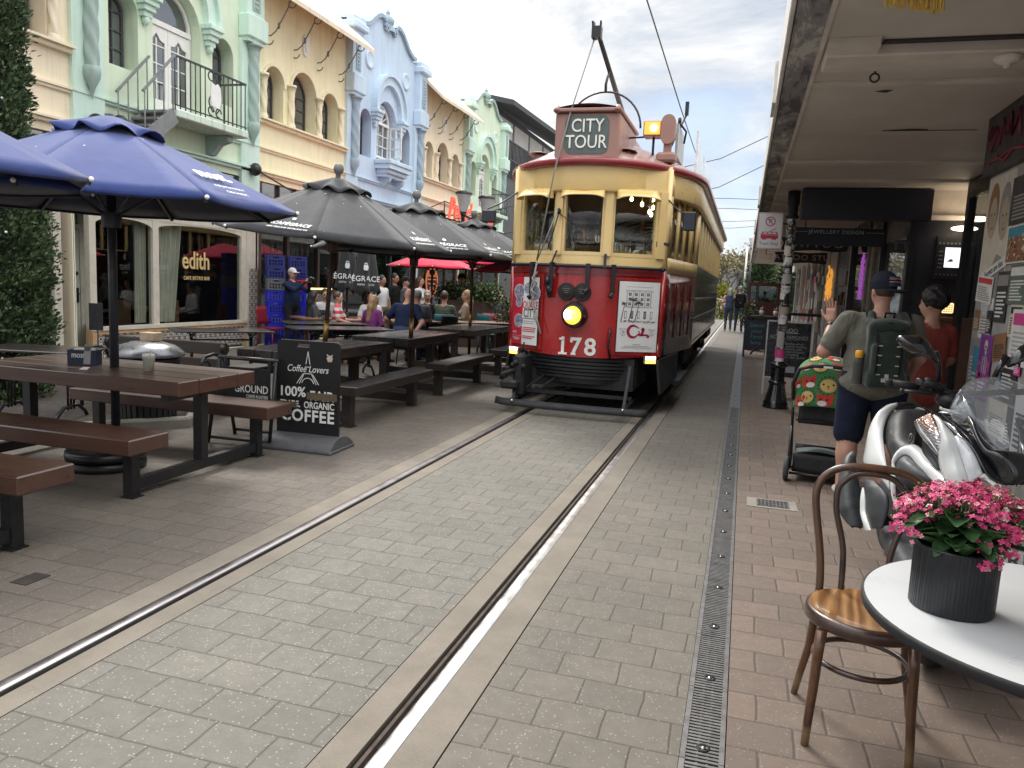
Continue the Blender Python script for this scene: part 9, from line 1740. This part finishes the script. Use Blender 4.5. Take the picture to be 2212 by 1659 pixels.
for x,hw,z0,z1,z2 in((-2.1,.7,.35,.72,.72),(-1.6,.82,.22,.86,.88),(-.9,.85,.2,.95,1.02),(-.3,.85,.2,.96,1.42),(.6,.85,.2,.96,1.46),(1.4,.84,.2,.95,1.25),(1.9,.8,.25,.92,.98),(2.1,.7,.35,.8,.82)):sec.append([(x,-hw*.9,z0),(x,-hw,(z0+z1)/2),(x,-hw*.97,z1),(x,-hw*.78,z2),(x,hw*.78,z2),(x,hw*.97,z1),(x,hw,(z0+z1)/2),(x,hw*.9,z0)])
b=MB();n=8;v=[p for r in sec for p in r];b.add(v,[(i*n+j,(i+1)*n+j,(i+1)*n+(j+1)%n,i*n+(j+1)%n)for i in range(len(sec)-1)for j in range(n)],0,True);b.add(sec[0],[tuple(range(n))]);b.add(sec[-1],[tuple(range(n))[::-1]]);b.build('body',gloss('car_white',(.62,.62,.62),.2),t)
b=MB();b.add([(-.75,-.835,1.0),(1.35,-.835,1.0),(1.1,-.74,1.30),(.6,-.70,1.40),(-.25,-.70,1.37)],[(0,1,2,3,4)]);b.build('window',M_win,t)
for x in(-1.3,1.35):
 for y in(-.8,.8):b=MB();b.lathe([(.2,-.1),(.3,-.1),(.32,0),(.3,.1),(.2,.1),(0,.08)],M=frame((x,y,.32),(1,0,0),(0,0,1)),n=20);b.build('wheel',M_blkm,t)
def planter(label,loc,L_,W_,h,rz,seed,flowers=False,group='terrace planters',mat=None,fh=.32,n=1500):
 t=thing('planter',label,'planter',loc,rz,group);b=MB();b.b3(-L_/2,L_/2,-W_/2,-W_/2+.04,0,h);b.b3(-L_/2,L_/2,W_/2-.04,W_/2,0,h);b.b3(-L_/2,-L_/2+.04,-W_/2+.04,W_/2-.04,0,h);b.b3(L_/2-.04,L_/2,-W_/2+.04,W_/2-.04,0,h);b.b3(-L_/2+.04,L_/2-.04,-W_/2+.04,W_/2-.04,.0,h-.06);b.build('box',mat or M_brownt,t)
 rr=random.Random(seed);b=MB();P=[];Nn=[];cs=[(rr.uniform(-L_/2,L_/2),rr.uniform(-W_/2,W_/2),h+fh*rr.uniform(.1,.8))for _ in range(int(14*L_)+4)]
 for i in range(n):c_=rr.choice(cs);d=Vector((rr.gauss(0,.11),rr.gauss(0,.09),rr.gauss(0,.1)));q=Vector(c_)+d;q.z=max(q.z,h-.05);P.append(q);Nn.append(d+Vector((0,0,.12)))
 leafcloud(b,P,Nn,.075,rr,0,.6)
 if flowers:leafcloud(b,[Vector(rr.choice(cs))+Vector((rr.gauss(0,.1),rr.gauss(0,.08),rr.uniform(.0,.16)))for _ in range(90)],[Vector((0,-1,.6))]*90,.05,rr,1,.9)
 b.build('plants',[F_hedge,pm('petal_blush',(.62,.42,.40),.6)],t)['kind']='stuff';return t
planter('long dark planter of leafy shrubs screening the terrace end',(-6.35,17.6,0),1.5,.4,1.12,R_(30),3,n=2600);planter('maroon planter with pale pink flowers beside the tram',(-5.1,17.2,0),.55,.45,.95,R_(15),5,True,mat=pm('maroon_timber',(.085,.022,.022),.5),n=900);planter('low maroon planter with small plants in front of the pink one',(-4.85,15.9,0),.5,.45,.55,R_(20),8,False,mat=pm('maroon_timber',(.085,.022,.022),.5),n=500)
planter('pale flowering plant in front of the windbreak screen',(.30,23.2,0),.4,.35,.75,0,11,True,group='far planters',n=700,fh=.5)
